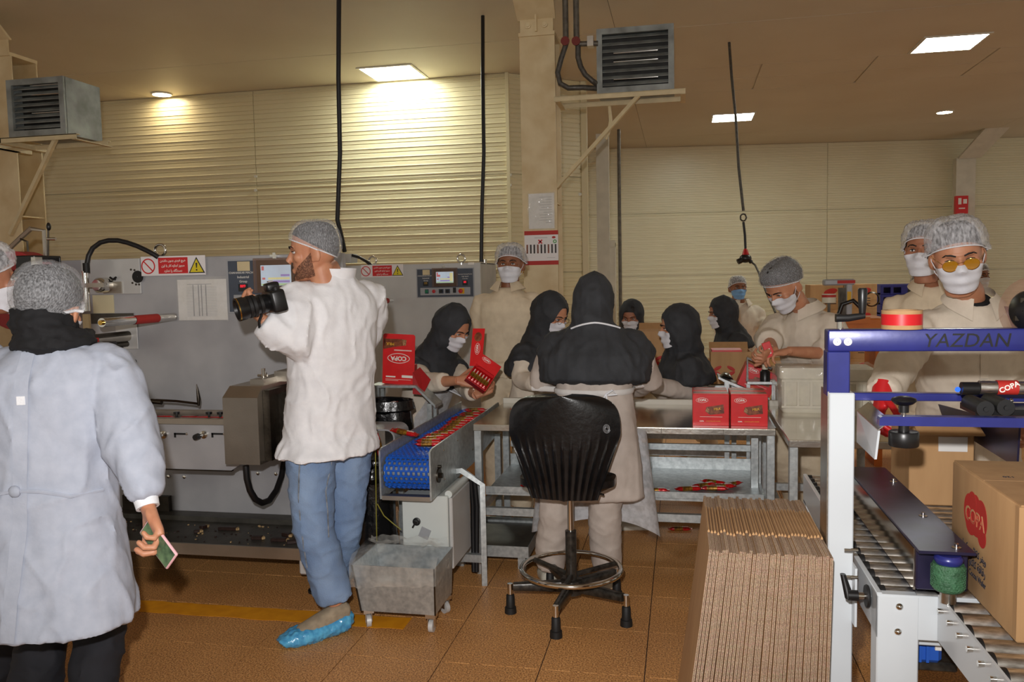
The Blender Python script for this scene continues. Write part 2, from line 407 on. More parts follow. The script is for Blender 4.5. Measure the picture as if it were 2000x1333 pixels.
# ------------------------------------------------------------------ walls of ribbed sandwich panels
def rib_panel(mb, p, q, z0, z1, pitch, out, dep=.007, thick=.06):
    """ribbed sheet between the ground points p and q, ribs running along it"""
    p = V(p); q = V(q); n = V(out).normalized()
    zs = []; z = z0+.004
    while z < z1-pitch*.4:
        t = min(z+pitch, z1-.004)
        h2 = (z+t-.03)/2
        zs += [(z, 0), (h2-.007, 0), (h2-.004, dep*.9), (h2+.003, dep*.9), (h2+.008, 0), (t-.022, 0), (t-.018, -dep*.8), (t-.010, -dep*.8), (t-.006, 0)]
        z = t
    zs.append((z1-.004, 0))
    g = (q-p).normalized()*.003
    vs = []
    for zz, d in zs: vs += [p+g+n*d+UP*zz, q-g+n*d+UP*zz]
    k = len(zs); vs += [p+g-n*thick+UP*(z0+.004), q-g-n*thick+UP*(z0+.004), p+g-n*thick+UP*(z1-.004), q-g-n*thick+UP*(z1-.004)]
    fs = [(2*i, 2*i+1, 2*i+3, 2*i+2) for i in range(k-1)]
    m = 2*k; fs += [(m, m+1, 1, 0), (2*k-2, 2*k-1, m+3, m+2), (m+1, m, m+2, m+3)]
    # closing the ends
    fs += [tuple([m]+[2*i for i in range(k)]+[m+2]), tuple([m+3]+[2*i+1 for i in range(k-1, -1, -1)]+[m+1])]
    return mb.add(vs, fs)
def wall(name, p, q, cuts, rows, pitch, m, out):
    w = sobj(name, Matrix.Translation((V(p)+V(q))/2)); p = V(p); q = V(q); L = (q-p).length
    c = MB(); n = V(out).normalized(); c.prism([p-n*.03, q-n*.03, q-n*.09, p-n*.09], UP*HC); c.build('core', m, w)
    cs = [0]+cuts+[L]
    for a, b in zip(cs, cs[1:]):
        for z0, z1 in zip(rows, rows[1:]):
            x = MB(); rib_panel(x, p+(q-p)*(a/L), p+(q-p)*(b/L), z0, z1, pitch, n); x.build('wall_panel', m, w)
    return w
CA = V((-1.935, 9.44, 0)); CB = V((-1.136, 10.134, 0))
WL = wall('wall_left', (-15, 9.44, 0), CA, [5.0, 9.9], [0, .5, 1.62, 2.76, HC], .108, 'wall_cream', (0, -1, 0))
WM = wall('wall_middle', CA, CB, [], [0, 1.62, 2.76, HC], .108, 'wall_cream', (.69, -.8, 0))
FA = PZ(1205, 290, HC); FB = PZ(2000, 268, HC); FA.z = FB.z = 0; fd = (FB-FA).normalized(); fn = V((fd.y, -fd.x, 0))
WB = wall('wall_back', FA-fd*2.6, FB+fd*3.5, [2.6, 6.4], [0, 1.55, 2.7, HC], .085, 'wall_far', fn)
# corner flashing strips and small clips at the panel joints
for n, (p, r) in enumerate([(CA, .02), (CB, .035)]):
    struct(MB().mm(p+V((-r, -r-.012, .002)), p+V((r, r, HC-.002))).build('trim_%d' % (n+2), 'wall_cream'))
mb = MB()
for px, py in ((997, 342), (997, 362), (1122, 330), (1133, 380), (500, 345), (500, 372)):
    c = PY(px, py, 9.43); mb.cyl(c, c+V((0, -.02, 0)), .018)
mb.build('panel_bolt', 'white_paint', WL, kind='stuff')
# pale door jamb post and pipe by the far room's roller shutter
t = sobj('door_1', Matrix.Translation(V((-1.0, 11.2, 0))))
a = PD(1168, 600, 11); b = PD(1203, 600, 11)
MB().mm((a.x, a.y-.02, 0), (b.x-.07, a.y+.1, 3.42)).build('door_jamb', 'white_paint', t)
MB().mm((b.x-.075, a.y+.02, 0), (b.x, a.y+.16, 2.0)).build('door_guide', 'white_paint', t)
MB().mm((b.x-.12, a.y+.0, 1.95), (b.x, a.y+.12, 2.03)).build('door_bracket', 'white_paint', t)
MB().tube([(b.x+.05, a.y+.2, 0), (b.x+.05, a.y+.2, 3.5)], .022).build('door_pipe', 'pipe_grey', t)

# ------------------------------------------------------------------ ceiling
ceil = MB().mm((-15, -3, HC+.014), (9, 18.5, HC+.12)).build('ceiling', 'ceiling_tan'); struct(ceil)
ys = [-3, .6, 4.3, 8.2, 9.87, 10.49, 11.15, 14.5, 18.5]
for k in range(8):
    y0, y1 = ys[k], ys[k+1]
    xs = [-15]+[.9-1.22*i for i in range(9, 0, -1)]+[.9+1.22*i for i in range(0, 6)]+[9] if k in (4, 5) else [-15, -12, -6.5, -.6, 5.2, 9]
    for x0, x1 in zip(xs, xs[1:]):
        g = .010 if k in (4, 5) else .002; MB().mm((x0+g, y0+.006, HC), (x1-g, y1-.006, HC+.016)).build('ceiling_panel', 'ceiling_tan', ceil)

# ------------------------------------------------------------------ lamps let into the ceiling
def led_square(px, py, label):
    c = PZ(px, py, HC); t = thing('ceiling_light', label, 'ceiling light', V((c.x, c.y, HC-.012)))
    m = MB()
    for dx, dy, w, h in ((0, .305, .64, .03), (0, -.305, .64, .03), (.305, 0, .03, .58), (-.305, 0, .03, .58)): m.box(c+V((dx, dy, -.006)), (w, h, .012))
    m.build('frame', 'white_paint', t)
    MB().box(c+V((0, 0, -.004)), (.582, .582, .008)).build('diffuser', 'led_panel', t)
led_square(768, 142, 'square ceiling light panel glaring on the ribbed wall beside the cable')
led_square(1853, 84, 'square ceiling light panel over the man in amber glasses')
led_square(1431, 229, 'square ceiling light panel with a cable hanging before it')
def led_round(px, py, label):
    c = PZ(px, py, HC); t = thing('ceiling_spotlight', label, 'ceiling light', V((c.x, c.y, HC-.02)))
    MB().lathe([(.125, 0), (.125, -.014), (.108, -.018), (.108, 0)], c).build('rim', 'white_paint', t)
    MB().lathe([(.108, -.010), (.001, -.012)], c).build('diffuser', 'led_round', t)
led_round(316, 183, 'round warm ceiling light throwing a bright patch on the wall')
led_round(1845, 218, 'round warm ceiling light before the far column')

# ------------------------------------------------------------------ steel columns
def column(name, x0, x1, yf, dep, ztop, label):
    t = sobj(name, Matrix.Translation(((x0+x1)/2, yf, 0))); xm = (x0+x1)/2; t['label'] = label
    MB().mm((x0, yf, 0), (x1, yf+.014, ztop)).build('front_flange', 'column_cream', t)
    MB().mm((x0, yf+dep-.014, 0), (x1, yf+dep, ztop)).build('rear_flange', 'column_cream', t)
    MB().mm((xm-.006, yf+.013, 0), (xm+.006, yf+dep-.013, ztop)).build('web', 'column_cream', t)
    for z in (2.18, 3.28):
        MB().mm((xm+.005, yf+.013, z), (x1-.01, yf+dep-.013, z+.012)).build('stiffener', 'column_cream', t)
    # end plate with bolts and the inclined haunch that carries on above the ceiling
    m = MB(); m.mm((x0-.004, yf-.02, ztop), (x1+.004, yf+dep, ztop+.03)); m.build('end_plate', 'column_cream', t)
    m = MB(); m.mm((x0+.01, yf-.012, ztop+.03), (x1-.01, yf, ztop+.14)); m.mm((xm-.008, yf-.05, ztop+.03), (xm+.008, yf-.01, ztop+.17)); m.build('gusset', 'column_cream', t)
    for s in (-.07, .07):
        MB().lathe([(0, .03), (.016, .03), (.016, .02), (.026, .018), (.026, 0)], (xm+s, yf-.012, ztop+.085), (0, -1, 0), 12).build('bolt', 'column_cream', t)
    MB().prism([(x0-.01, yf-.005, ztop+.13), (x1+.01, yf-.005, ztop+.13), (x1+.03, yf-.42, HC+.1), (x0-.03, yf-.42, HC+.1)], (0, .02, .01)).build('haunch', 'column_cream', t)
    return t
c0 = PD(1020, 400, 7.); c1 = PD(1090, 400, 7.)
COLX0, COLX1, COLY = c0.x, c1.x, 6.95
colm = column('trim_4', c0.x, c1.x, COLY, .3, 3.56, 'cream steel column carrying the notices')
c0 = PY(-75, 350, 6.3); c1 = PY(36, 350, 6.3)
column('trim_5', c0.x, c1.x, 6.3, .3, 3.56, 'cream steel column behind the heater above the reel')
c0 = PD(1862, 350, 14.75); c1 = PD(1897, 350, 14.75)
tf = sobj('trim_6', Matrix.Translation((c0.x, c0.y, 0)))
MB().mm((c0.x, c0.y-.16, 0), (c1.x, c0.y+.03, 3.52)).build('shaft', 'white_paint', tf)
a = PD(1865, 296, 14.7); b = PD(1905, 255, 14.6)
MB().prism([(a.x, a.y-.2, 3.5), (a.x+.36, a.y-.2, 3.5), (a.x+.62, a.y-.95, HC+.06), (a.x+.24, a.y-.95, HC+.06)], (0, .06, .02)).build('haunch', 'white_paint', tf)

# notices on the main column
def sheet(px0, py0, px1, py1, Y, th=.002):
    a = PY(px0, py0, Y); b = PY(px1, py1, Y); return a, b
a, b = sheet(1032, 379, 1083, 446, COLY-.004)
t = thing('notice_sheet', 'sheet in a clear plastic sleeve taped above the red striped notice', 'paper', V(((a.x+b.x)/2, COLY-.004, b.z)))
MB().mm((a.x, COLY-.004, b.z), (b.x, COLY-.001, a.z)).build('paper', 'paper', t)
m = MB()
for k in range(11):
    w = [.6, .3, .5, .62, .5, .6, .4, .6, .55, .62, .3][k]; z = a.z-.03-(a.z-b.z-.06)*k/11
    m.mm((b.x-.02-(b.x-a.x-.04)*w, COLY-.0050, z-.0035), (b.x-.02, COLY-.0041, z))
m.build('print', 'paper_line', t, kind='stuff')
MB().grid(lambda u, v: V((a.x-.01+(b.x-a.x+.02)*u, COLY-.008-.006*noise.noise(V((u*5, v*7, 1))), b.z-.01+(a.z-b.z+.02)*v)), 14, 18).build('sleeve', 'clear_film', t)
a, b = sheet(1024, 452, 1091, 517, COLY-.004)
t = thing('reject_notice', 'white notice with red stripes and a row of dark bars on the column', 'sign', V(((a.x+b.x)/2, COLY-.004, b.z)))
h = a.z-b.z; w = b.x-a.x
MB().mm((a.x, COLY-.004, b.z), (b.x, COLY-.001, a.z)).build('board', 'sign_white', t)
for z in (a.z-.035, b.z): MB().mm((a.x, COLY-.0058, z), (b.x, COLY-.0041, z+.035)).build('stripe', 'print_red', t)
for k in range(9):
    x = a.x+w*(.08+.105*k); MB().mm((x-.007, COLY-.0055, b.z+h*.34), (x+.007, COLY-.0041, b.z+h*.60)).build('bar_picture', 'chocolate' if k % 3 else 'print_brown', t)
m = MB(); c = V((a.x+w*.47, COLY-.005, b.z+h*.68))
for s in (1, -1): m.box(c, (.045, .001, .012), Matrix.Rotation(s*pi/4, 3, 'Y'))
m.build('cross_mark', 'sign_red', t)
MB().lathe([(.016, 0), (.008, 0)], V((a.x+w*.9, COLY-.0045, b.z+h*.68)), (0, 1, 0), 14).build('tick_mark', 'sign_green', t)
MB().ball(V((a.x+w*.87, COLY-.0046, b.z+h*.8)), (.017, .0006, .010), 10).build('emblem', 'print_red', t)
m = MB(); m.mm((a.x+w*.3, COLY-.005, b.z+h*.79), (a.x+w*.68, COLY-.0041, b.z+h*.805)); m.mm((a.x+w*.66, COLY-.005, b.z+h*.2), (a.x+w*.9, COLY-.0041, b.z+h*.21)); m.build('print', 'paper_line', t, kind='stuff')
# fire hose notice on the far column
a = PD(1867, 383, 14.5); b = PD(1890, 417, 14.5)
t = thing('fire_sign', 'small red box sign with white symbols high on the far column', 'sign', V(((a.x+b.x)/2, a.y, b.z)))
MB().mm((a.x, a.y, b.z), (b.x, a.y+.1, a.z)).build('body', 'sign_red', t)
m = MB(); m.mm((a.x+.04, a.y-.004, b.z+.16), (a.x+.09, a.y+.002, a.z-.04)); m.mm((a.x+.12, a.y-.004, b.z+.17), (a.x+.18, a.y+.002, a.z-.06)); m.mm((a.x+.05, a.y-.004, b.z+.08), (b.x-.05, a.y+.002, b.z+.10)); m.build('symbol', 'sign_white', t)

# ------------------------------------------------------------------ unit heaters on brackets
def heater(x0, x1, yf, z0, z1, dep, label, blabel, xcol, strut0, strut1):
    t = thing('unit_heater', label, 'heater', V(((x0+x1)/2, yf+dep/2, z0))); fr = .045
    m = MB(); m.mm((x0, yf+.02, z0), (x0+.012, yf+dep, z1)); m.mm((x1-.012, yf+.02, z0), (x1, yf+dep, z1)); m.mm((x0+.012, yf+.02, z1-.012), (x1-.012, yf+dep, z1)); m.mm((x0+.012, yf+.02, z0), (x1-.012, yf+dep, z0+.012)); m.mm((x0+.012, yf+dep-.012, z0+.012), (x1-.012, yf+dep, z1-.012))
    m.build('casing', 'heater_grey', t)
    m = MB(); m.mm((x0, yf, z0), (x0+fr, yf+.025, z1)); m.mm((x1-fr, yf, z0), (x1, yf+.025, z1)); m.mm((x0+fr, yf, z1-fr), (x1-fr, yf+.025, z1)); m.mm((x0+fr, yf, z0), (x1-fr, yf+.025, z0+fr)); m.build('front_frame', 'heater_grey', t)
    MB().mm((x0+.03, yf+.13, z0+.03), (x1-.03, yf+.15, z1-.03)).build('coil_plate', 'heater_dark', t)
    for k in range(5):
        z = z0+.13+k*.072; MB().cyl((x0+.13, yf+.115, z), (x1-.13, yf+.115, z), .014, n=10).build('coil_tube', 'chrome', t)
    n = 8
    for k in range(n):
        z = z0+fr+.03+(z1-z0-2*fr-.05)*k/(n-1)
        MB().box(((x0+x1)/2, yf+.035, z), (x1-x0-2*fr, .05, .004), Matrix.Rotation(rad(38), 3, 'X')).build('louvre', 'heater_grey', t)
    b = thing('heater_bracket', blabel, 'bracket', V((xcol, yf+.1, z0-.6)))
    for y in (yf+.0, yf+dep-.06):
        m = MB(); m.mm((xcol, y, z0-.042), (x1+.09, y+.006, z0-.002)); m.mm((xcol, y, z0-.008), (x1+.09, y+.045, z0-.001)); m.build('rail', 'cream_paint', b)
    for x in (xcol+.01, x1+.05): MB().mm((x, yf, z0-.046), (x+.04, yf+dep, z0-.040)).build('crosspiece', 'cream_paint', b)
    MB().tube([strut0, strut1], .021, 4).build('strut', 'cream_paint', b)
    return b
a = PY(1166, 183, 6.93); b = PY(1316, 45, 6.93)
HX0, HX1, HZ0, HZ1 = a.x, b.x, a.z, b.z
heater(HX0, HX1, 6.93, HZ0, HZ1, .36, 'grey louvred unit heater fed by hoses beside the main column', 'cream steel bracket carrying the heater beside the main column', COLX1-.01, V((HX0+.34, 6.95, HZ0-.03)), V((COLX1-.01, 6.97, PY(1094, 366, 6.95).z)))
a = PY(22, 268, 5.75); b = PY(122, 148, 5.75)
b2 = heater(a.x-.02, b.x, 5.75, a.z, b.z, .42, 'grey louvred unit heater above the wrapping machine reel', 'cream steel bracket under the heater above the reel', a.x-.35, V((b.x-.12, 5.78, a.z-.03)), V((a.x-.25, 5.95, a.z-.75)))
for x in (a.x-.34, a.x-.14): MB().mm((x, 5.75, a.z-.046), (x+.04, 6.302, a.z-.006)).build('wall_arm', 'cream_paint', b2)
# heating pipes, valves and hoses
t = thing('heating_pipes', 'grey heating pipes with red valves and black hoses beside the main column', 'pipes', V((-.9, 6.9, 3.0)))
for k, (px, top, hs) in enumerate(((1107, 60, [(1105, 88), (1096, 115), (1089, 142), (1094, 163), (1110, 172), (1138, 171), (1168, 169)]), (1128, 60, [(1129, 88), (1129, 112), (1134, 130), (1143, 146), (1157, 158), (1169, 163)]))):
    p = PY(px-2, 78, 6.9)
    MB().tube([p, V((p.x, p.y, HC+.02))], .024, 10).build('pipe', 'pipe_grey', t)
    v = MB(); v.lathe([(.001, .05), (.036, .05), (.036, .035), (.012, .03), (.012, 0)], p+V((0, -.0, -.02)), (0, -1, 0), 12); v.build('valve_wheel', 'valve_red', t)
    MB().ball(p+V((0, 0, -.02)), .03, 10).build('valve_body', 'pipe_grey', t)
    pts = [p]+[PY(x, y, 6.9) for x, y in hs]; pts[-1] = V((HX0+.012, 6.98, pts[-1].z))
    MB().tube(pts, .022, 10).build('hose', 'hose_grey', t)
p = PY(1128, 86, 6.9); MB().tube([p, V((HX0+.012, 6.93, p.z))], .022, 10).build('pipe', 'pipe_grey', t)
MB().mm((HX0-.07, 6.87, p.z-.03), (HX0-.02, 6.95, p.z+.05)).build('vent_valve', 'steel', t)
# thin pipe under the heater
m = MB().tube([PY(1190, 208, 7.1), PY(1193, 235, 7.1), PY(1188, 262, 7.1), PY(1183, 272, 7.1)], .014); m.build('drain_pipe', 'cream_paint', t)

# ------------------------------------------------------------------ cables from the ceiling
def cable(pts, r, m, label, extra=None):
    t = thing('hanging_cable', label, 'cable', pts[-1])
    MB().tube(pts, r, 8).build('sheath', m, t); return t
Y2 = 7.02
a = PZ(662, -2, HC)
t = cable([V((a.x, a.y, HC+.01)), PY(661, 150, 6.98), PY(664, 300, 7.0), PY(659, 430, 7.03), PY(668, 466, 7.08), PY(673, 492, 7.12)], .021, 'hose_black', 'thick black cable hanging from the ceiling behind the photographer')
a = PZ(943, 31, HC)
t = cable([V((a.x, a.y, HC+.01)), PY(943, 150, 7.2), PY(945, 300, 7.2), PY(941, 420, 7.2), PY(940, 512, 7.2)], .017, 'hose_black', 'straight black cable dropping to the end of the far machine cabinet')
a = PZ(1424, 83, HC)
pts = [V((a.x, a.y, HC+.01))]+[PD(x, y, 8.3) for x, y in ((1429, 150), (1437, 230), (1443, 330), (1452, 412))]
t = cable(pts, .014, 'hose_grey', 'thin grey cable with a red and black plug hanging over the packing table')
c = PD(1452, 425, 8.3); ring = [c+RGT*.03*cos(k*pi/6)+UP*.035*sin(k*pi/6)+FWD*.01*(k % 2) for k in range(12)]
MB().tube(ring, .008, 6, closed=True).build('loop', 'hose_grey', t)
MB().tube([PD(1452, 434, 8.3), PD(1455, 460, 8.3), PD(1456, 487, 8.3)], .012, 8).build('cord', 'hose_black', t)
p0 = PD(1456, 486, 8.3); p1 = PD(1457, 498, 8.3)
MB().lathe([(.012, 0), (.02, -.01), (.035, -.06), (.04, -.075), (0, -.076)], p0).build('socket', 'button_red', t)
m = MB(); m.ball(PD(1456, 505, 8.3), (.06, .05, .045), 12); m.cyl(PD(1455, 505, 8.3), PD(1441, 512, 8.3), .028); m.cyl(PD(1458, 503, 8.3), PD(1468, 513, 8.3), .02); m.build('plug', 'black_plastic', t)
MB().tube([PD(1466, 511, 8.3), PD(1475, 518, 8.2), PD(1482, 533, 8.0), PD(1494, 565, 7.6), PD(1515, 612, 7.0)], .010, 8).build('cord', 'hose_grey', t)

p = V((COLX0-.02, COLY+.04, PD(1019, 522, 7.0).z))
m = MB(); m.ball(p, (.03, .03, .045), 12); m.cyl(p-V((0, 0, .05)), p-V((0, 0, .02)), .03, .02); m.mm((p.x, p.y-.03, p.z-.01), (p.x+.035, p.y-.02, p.z+.012))
tag(m.build('wall_beacon', 'yellow_plastic'), 'small yellow fitting on the column beside the standing worker', 'fitting')
# ------------------------------------------------------------------ Persian lettering (presentation forms, drawn right to left)
_AR = {'ا': 'FE8D FE8E', 'ب': 'FE8F FE90 FE91 FE92', 'پ': 'FB56 FB57 FB58 FB59', 'ت': 'FE95 FE96 FE97 FE98', 'ج': 'FE9D FE9E FE9F FEA0', 'چ': 'FB7A FB7B FB7C FB7D', 'د': 'FEA9 FEAA', 'ر': 'FEAD FEAE', 'ز': 'FEAF FEB0', 'س': 'FEB1 FEB2 FEB3 FEB4', 'ش': 'FEB5 FEB6 FEB7 FEB8', 'ف': 'FED1 FED2 FED3 FED4', 'ق': 'FED5 FED6 FED7 FED8', 'ک': 'FB8E FB8F FB90 FB91', 'گ': 'FB92 FB93 FB94 FB95', 'م': 'FEE1 FEE2 FEE3 FEE4', 'ن': 'FEE5 FEE6 FEE7 FEE8', 'و': 'FEED FEEE', 'ه': 'FEE9 FEEA FEEB FEEC', 'ی': 'FBFC FBFD FBFE FBFF', 'ئ': 'FE89 FE8A FE8B FE8C', 'ة': 'FE93 FE94'}
def persian(s):
    out = ''
    for i, c in enumerate(s):
        if c not in _AR: out += c; continue
        f = [chr(int(h, 16)) for h in _AR[c].split()]
        prev = i > 0 and s[i-1] in _AR and len(_AR[s[i-1]].split()) == 4
        nxt = i < len(s)-1 and s[i+1] in _AR and len(f) == 4
        out += f[3] if prev and nxt else f[2] if nxt else f[1] if prev else f[0]
    return out[::-1]
WALLF = lambda c: frame(c, V((1, 0, 0)), V((0, 0, 1)), V((0, -1, 0)))      # lettering plane facing the camera side (-Y)

def warning_sign(px0, py0, px1, py1, Y, label):
    a = PY(px0, py0, Y); b = PY(px1, py1, Y); w = b.x-a.x; h = a.z-b.z
    t = thing('warning_sign', label, 'sign', V(((a.x+b.x)/2, Y, b.z)))
    MB().mm((a.x, Y-.003, b.z), (b.x, Y+.004, a.z), .001).build('plate', 'sign_white', t)
    c = V((a.x+w*.115, Y-.0032, b.z+h*.5)); r = h*.40
    m = MB(); m.lathe([(r, -.0004), (r, .0008), (r*.84, .0008), (r*.84, -.0004)], c, (0, -1, 0), 32); m.box(c+V((0, -.0006, 0)), (2*r*.9, .0008, r*.15), Matrix.Rotation(rad(45), 3, 'Y')); m.build('prohibition_ring', 'sign_red', t)
    MB().mm((a.x+w*.275, Y-.0042, b.z+h*.1), (a.x+w*.735, Y-.0028, b.z+h*.92), .0003).build('red_field', 'sign_red', t)
    m = MB()
    for k, s in enumerate(('هیچ فردی بدون داشتن', 'مجوز اجازه کار با این', 'دستگاه را ندارد')):
        letter(m, persian(s), h*.24, WALLF(V((a.x+w*.505, Y-.0046, b.z+h*(.76-.26*k)))), fitw=w*(.40, .36, .28)[k], bold=h*.004)
    m.build('lettering', 'print_white', t)
    x = a.x+w*.87; 
    MB().prism([(x-h*.46, Y-.004, b.z+h*.1), (x+h*.46, Y-.004, b.z+h*.1), (x, Y-.004, b.z+h*.92)], (0, .0012, 0)).build('triangle_border', 'ink', t)
    MB().prism([(x-h*.37, Y-.0046, b.z+h*.15), (x+h*.37, Y-.0046, b.z+h*.15), (x, Y-.0046, b.z+h*.82)], (0, .0012, 0)).build('triangle', 'sign_yellow', t)
    m = MB(); m.prism([(x-h*.05, Y-.0052, b.z+h*.62), (x-h*.025, Y-.0052, b.z+h*.36), (x+h*.025, Y-.0052, b.z+h*.36), (x+h*.05, Y-.0052, b.z+h*.62)], (0, .0012, 0)); m.lathe([(h*.045, 0), (.0001, .0003)], (x, Y-.0049, b.z+h*.26), (0, -1, 0), 12); m.build('exclamation_mark', 'ink', t)
    return t
def eyebolt(px, py, Y, r, t):
    c = PY(px, py, Y)
    m = MB(); m.tube([c+V((cos(k*pi/12)*r, 0, sin(k*pi/12)*r)) for k in range(24)], r*.24, 10, closed=True); m.cyl(c+V((0, 0, -r*1.05)), c+V((0, 0, -r*1.9)), r*.34); m.lathe([(r*.6, 0), (r*.6, -.012), (.001, -.012)], c+V((0, 0, -r*1.2)))
    m.build('lifting_eye', 'chrome', t)

# ------------------------------------------------------------------ near wrapping machine
P1 = 4.18
pl = PY(108, 516, P1).x; pr = PY(668, 497, P1).x; zt = 1.708
wm = thing('wrapping_machine', 'grey wrapping machine with film rollers and control screen by the photographer', 'machine', V(((pl+pr)/2, P1, 0)))
MB().mm((pl, P1, .24), (pr, P1+.05, zt), .004).build('face_plate', 'machine_grey', wm)
MB().mm((pl-.35, P1+.3, .1), (pr-.22, P1+.9, 1.05)).build('rear_body', 'machine_grey', wm)
def prect(m, x0, y0, x1, y1, Y, th, bev=0):
    a = PY(x0, y0, Y); b = PY(x1, y1, Y); return m.mm((a.x, Y-th, b.z), (b.x, Y, a.z), bev)
prect(MB(), 160, 508, 278, 574, P1, .012, .002).build('upper_plate', 'machine_grey_light', wm)
prect(MB(), 203, 551, 240, 573, P1-.012, .01).build('bracket_plate', 'brushed', wm)
c = PY(269, 541, P1-.012); MB().lathe([(.035, .0), (.034, .003), (.001, .003)], c, (0, -1, 0), 24).build('painted_hole', 'black_rubber', wm)  # black disc on the plate, its colour gives the dark inside of a hole
for px, py in ((263, 528), (259, 553), (266, 556), (272, 556), (256, 527)):
    c = PY(px, py, P1-.012); MB().lathe([(.006, 0), (.006, .003), (.001, .004)], c, (0, -1, 0), 8).build('screw', 'dark_steel', wm)
eyebolt(313, 489, P1+.025, .033, wm)
# black hose arching from the chrome post to the lifting eye
MB().tube([PY(x, y, P1-.12+.1*k/11) for k, (x, y) in enumerate([(169, 530), (170, 515), (173, 500), (181, 485), (196, 474), (212, 470), (230, 470), (248, 474), (268, 481), (287, 490), (300, 497), (309, 503)])], .0135, 10).build('hose', 'hose_black', wm)
p = PY(169, 530, P1-.12); MB().tube([p+V((0, 0, .045)), p, p-V((0, 0, .01))], .018, 10).build('hose_gland', 'black_rubber', wm)
q = PY(170, 608, P1-.12); MB().cyl((q.x, q.y, q.z), (q.x, q.y, p.z), .018, n=14).build('post', 'chrome', wm)
a = PY(160, 558, P1-.12); b = PY(212, 558, P1-.12)
MB().mm((a.x, P1-.16, a.z-.012), (b.x, P1-.135, a.z+.012)).build('clamp_arm', 'brushed', wm)
c = PY(200, 557, P1-.06); MB().lathe([(.03, -.07), (.042, -.06), (.042, .03), (.03, .05), (.001, .05)], c, (0, -1, 0), 18).build('knurled_knob', 'chrome', wm)
c = PY(221, 546, P1-.03); m = MB(); m.cyl(c, c+V((0, .02, 0)), .006); m.tube([c+V((-.02, 0, .012)), c+V((0, 0, .0)), c+V((.02, 0, .012))], .006); m.build('wing_knob', 'black_plastic', wm)
# wall-coloured sheet standing in for an opening in the plate
prect(MB(), 181, 577, 224, 612, P1-.001, .003).build('cutout_sheet', 'wall_cream', wm)
m = MB(); prect(m, 178, 613, 262, 632, P1-.005, .004); m.build('slot', 'tray_dark', wm)
# film rollers standing out of the plate
def froller(px, py, r, L, m, t, name='film_roller', band=None):
    c = PY(px, py, P1); o = MB().cyl(c+V((0, -.004, 0)), c+V((0, -L, 0)), r, n=20).build(name, m, t)
    MB().lathe([(r*.55, 0), (r*.55, .012), (.001, .012)], c+V((0, -L, 0)), (0, -1, 0), 14).build('end_cap', 'gold', o)
    if band: MB().lathe([(r+.0015, band[0]), (r+.0015, band[1])], c, (0, -1, 0), 20).build('printed_film', 'print_red', o)
    return o
froller(341, 619, .0225, .60, 'chrome', wm, band=(.16, .36))
froller(252, 654, .022, .5, 'dark_steel', wm); froller(250, 657, .03, .62, 'brushed', wm, band=(.28, .5)); froller(250, 672, .016, .55, 'dark_steel', wm)
prect(MB(), 226, 632, 271, 682, P1-.004, .006, .002).build('mount_plate', 'machine_grey_light', wm)
a = PY(163, 614, P1-.62); b = PY(180, 690, P1-.62); MB().mm((a.x, P1-.63, b.z-.05), (b.x, P1-.615, a.z), .002).build('end_plate', 'cream_paint', wm)
a = PY(200, 668, P1-.4); m = MB(); m.mm((a.x-.03, P1-.5, a.z-.05), (a.x+.06, P1-.36, a.z), .006); m.build('sensor_head', 'black_plastic', wm)
MB().mm((a.x-.0, P1-.503, a.z-.028), (a.x+.03, P1-.5, a.z-.01)).build('sensor_light', 'led_blue', wm)
MB().tube([PY(237, 678, P1-.1), PY(226, 686, P1-.2), PY(212, 695, P1-.3)], .005, 6).build('lead', 'hose_black', wm)
MB().tube([PY(238, 678, P1-.1), PY(246, 690, P1-.06), PY(252, 704, P1-.02), PY(261, 708, P1-.005)], .005, 6).build('lead', 'hose_black', wm)
for px, py in ((246, 708), (263, 707), (242, 744)):
    c = PY(px, py, P1); MB().lathe([(.014, 0), (.014, .01), (.001, .012)], c, (0, -1, 0), 12).build('cable_gland', 'black_plastic', wm)
# film reel with its arm and lever at the machine's inlet end
rc = PY(44, 568, P1-.25)
MB().lathe([(.03, -.06), (.215, -.06), (.215, .06), (.03, .06)], rc, (0, -1, 0), 40).build('film_reel', 'box_red_dark', wm)
c = PY(20, 545, P1-.36); MB().lathe([(.03, -.05), (.05, -.04), (.05, .05), (.03, .07), (.001, .07)], c, (0, -1, 0), 20).build('reel_hub', 'chrome', wm)
m = MB(); m.tube([PY(18, 486, P1-.1), PY(40, 465, P1-.1), PY(61, 446, P1-.1)], .014, 6); m.tube([PY(61, 447, P1-.1), PY(86, 451, P1-.1), PY(89, 500, P1-.1)], .012, 6); m.build('swing_arm', 'brushed', wm)
MB().tube([PY(40, 467, P1-.12), PY(53, 472, P1-.12), PY(55, 492, P1-.12)], .006, 6).build('pin', 'dark_steel', wm)
m = MB(); m.cyl(PY(94, 500, P1-.1), PY(94, 448, P1-.1), .005); m.build('lever_rod', 'dark_steel', wm)
c = PY(95, 443, P1-.1); MB().ball(c, (.013, .013, .023), 12).build('lever_knob', 'black_plastic', wm)
MB().cyl(PY(92, 467, P1-.1), PY(109, 467, P1-.1), .009, n=10).build('lever_stub', 'chrome', wm)
a = PY(34, 500, P1-.3); b = PY(74, 531, P1-.3); MB().mm((a.x, P1-.32, b.z), (b.x, P1-.12, a.z), .005).build('motor_housing', 'black_plastic', wm)
prect(MB(), 74, 503, 84, 531, P1-.3, .05).build('motor_flange', 'steel', wm)
prect(MB(), 92, 504, 119, 524, P1-.2, .006, .002).build('flag_plate', 'black_plastic', wm)
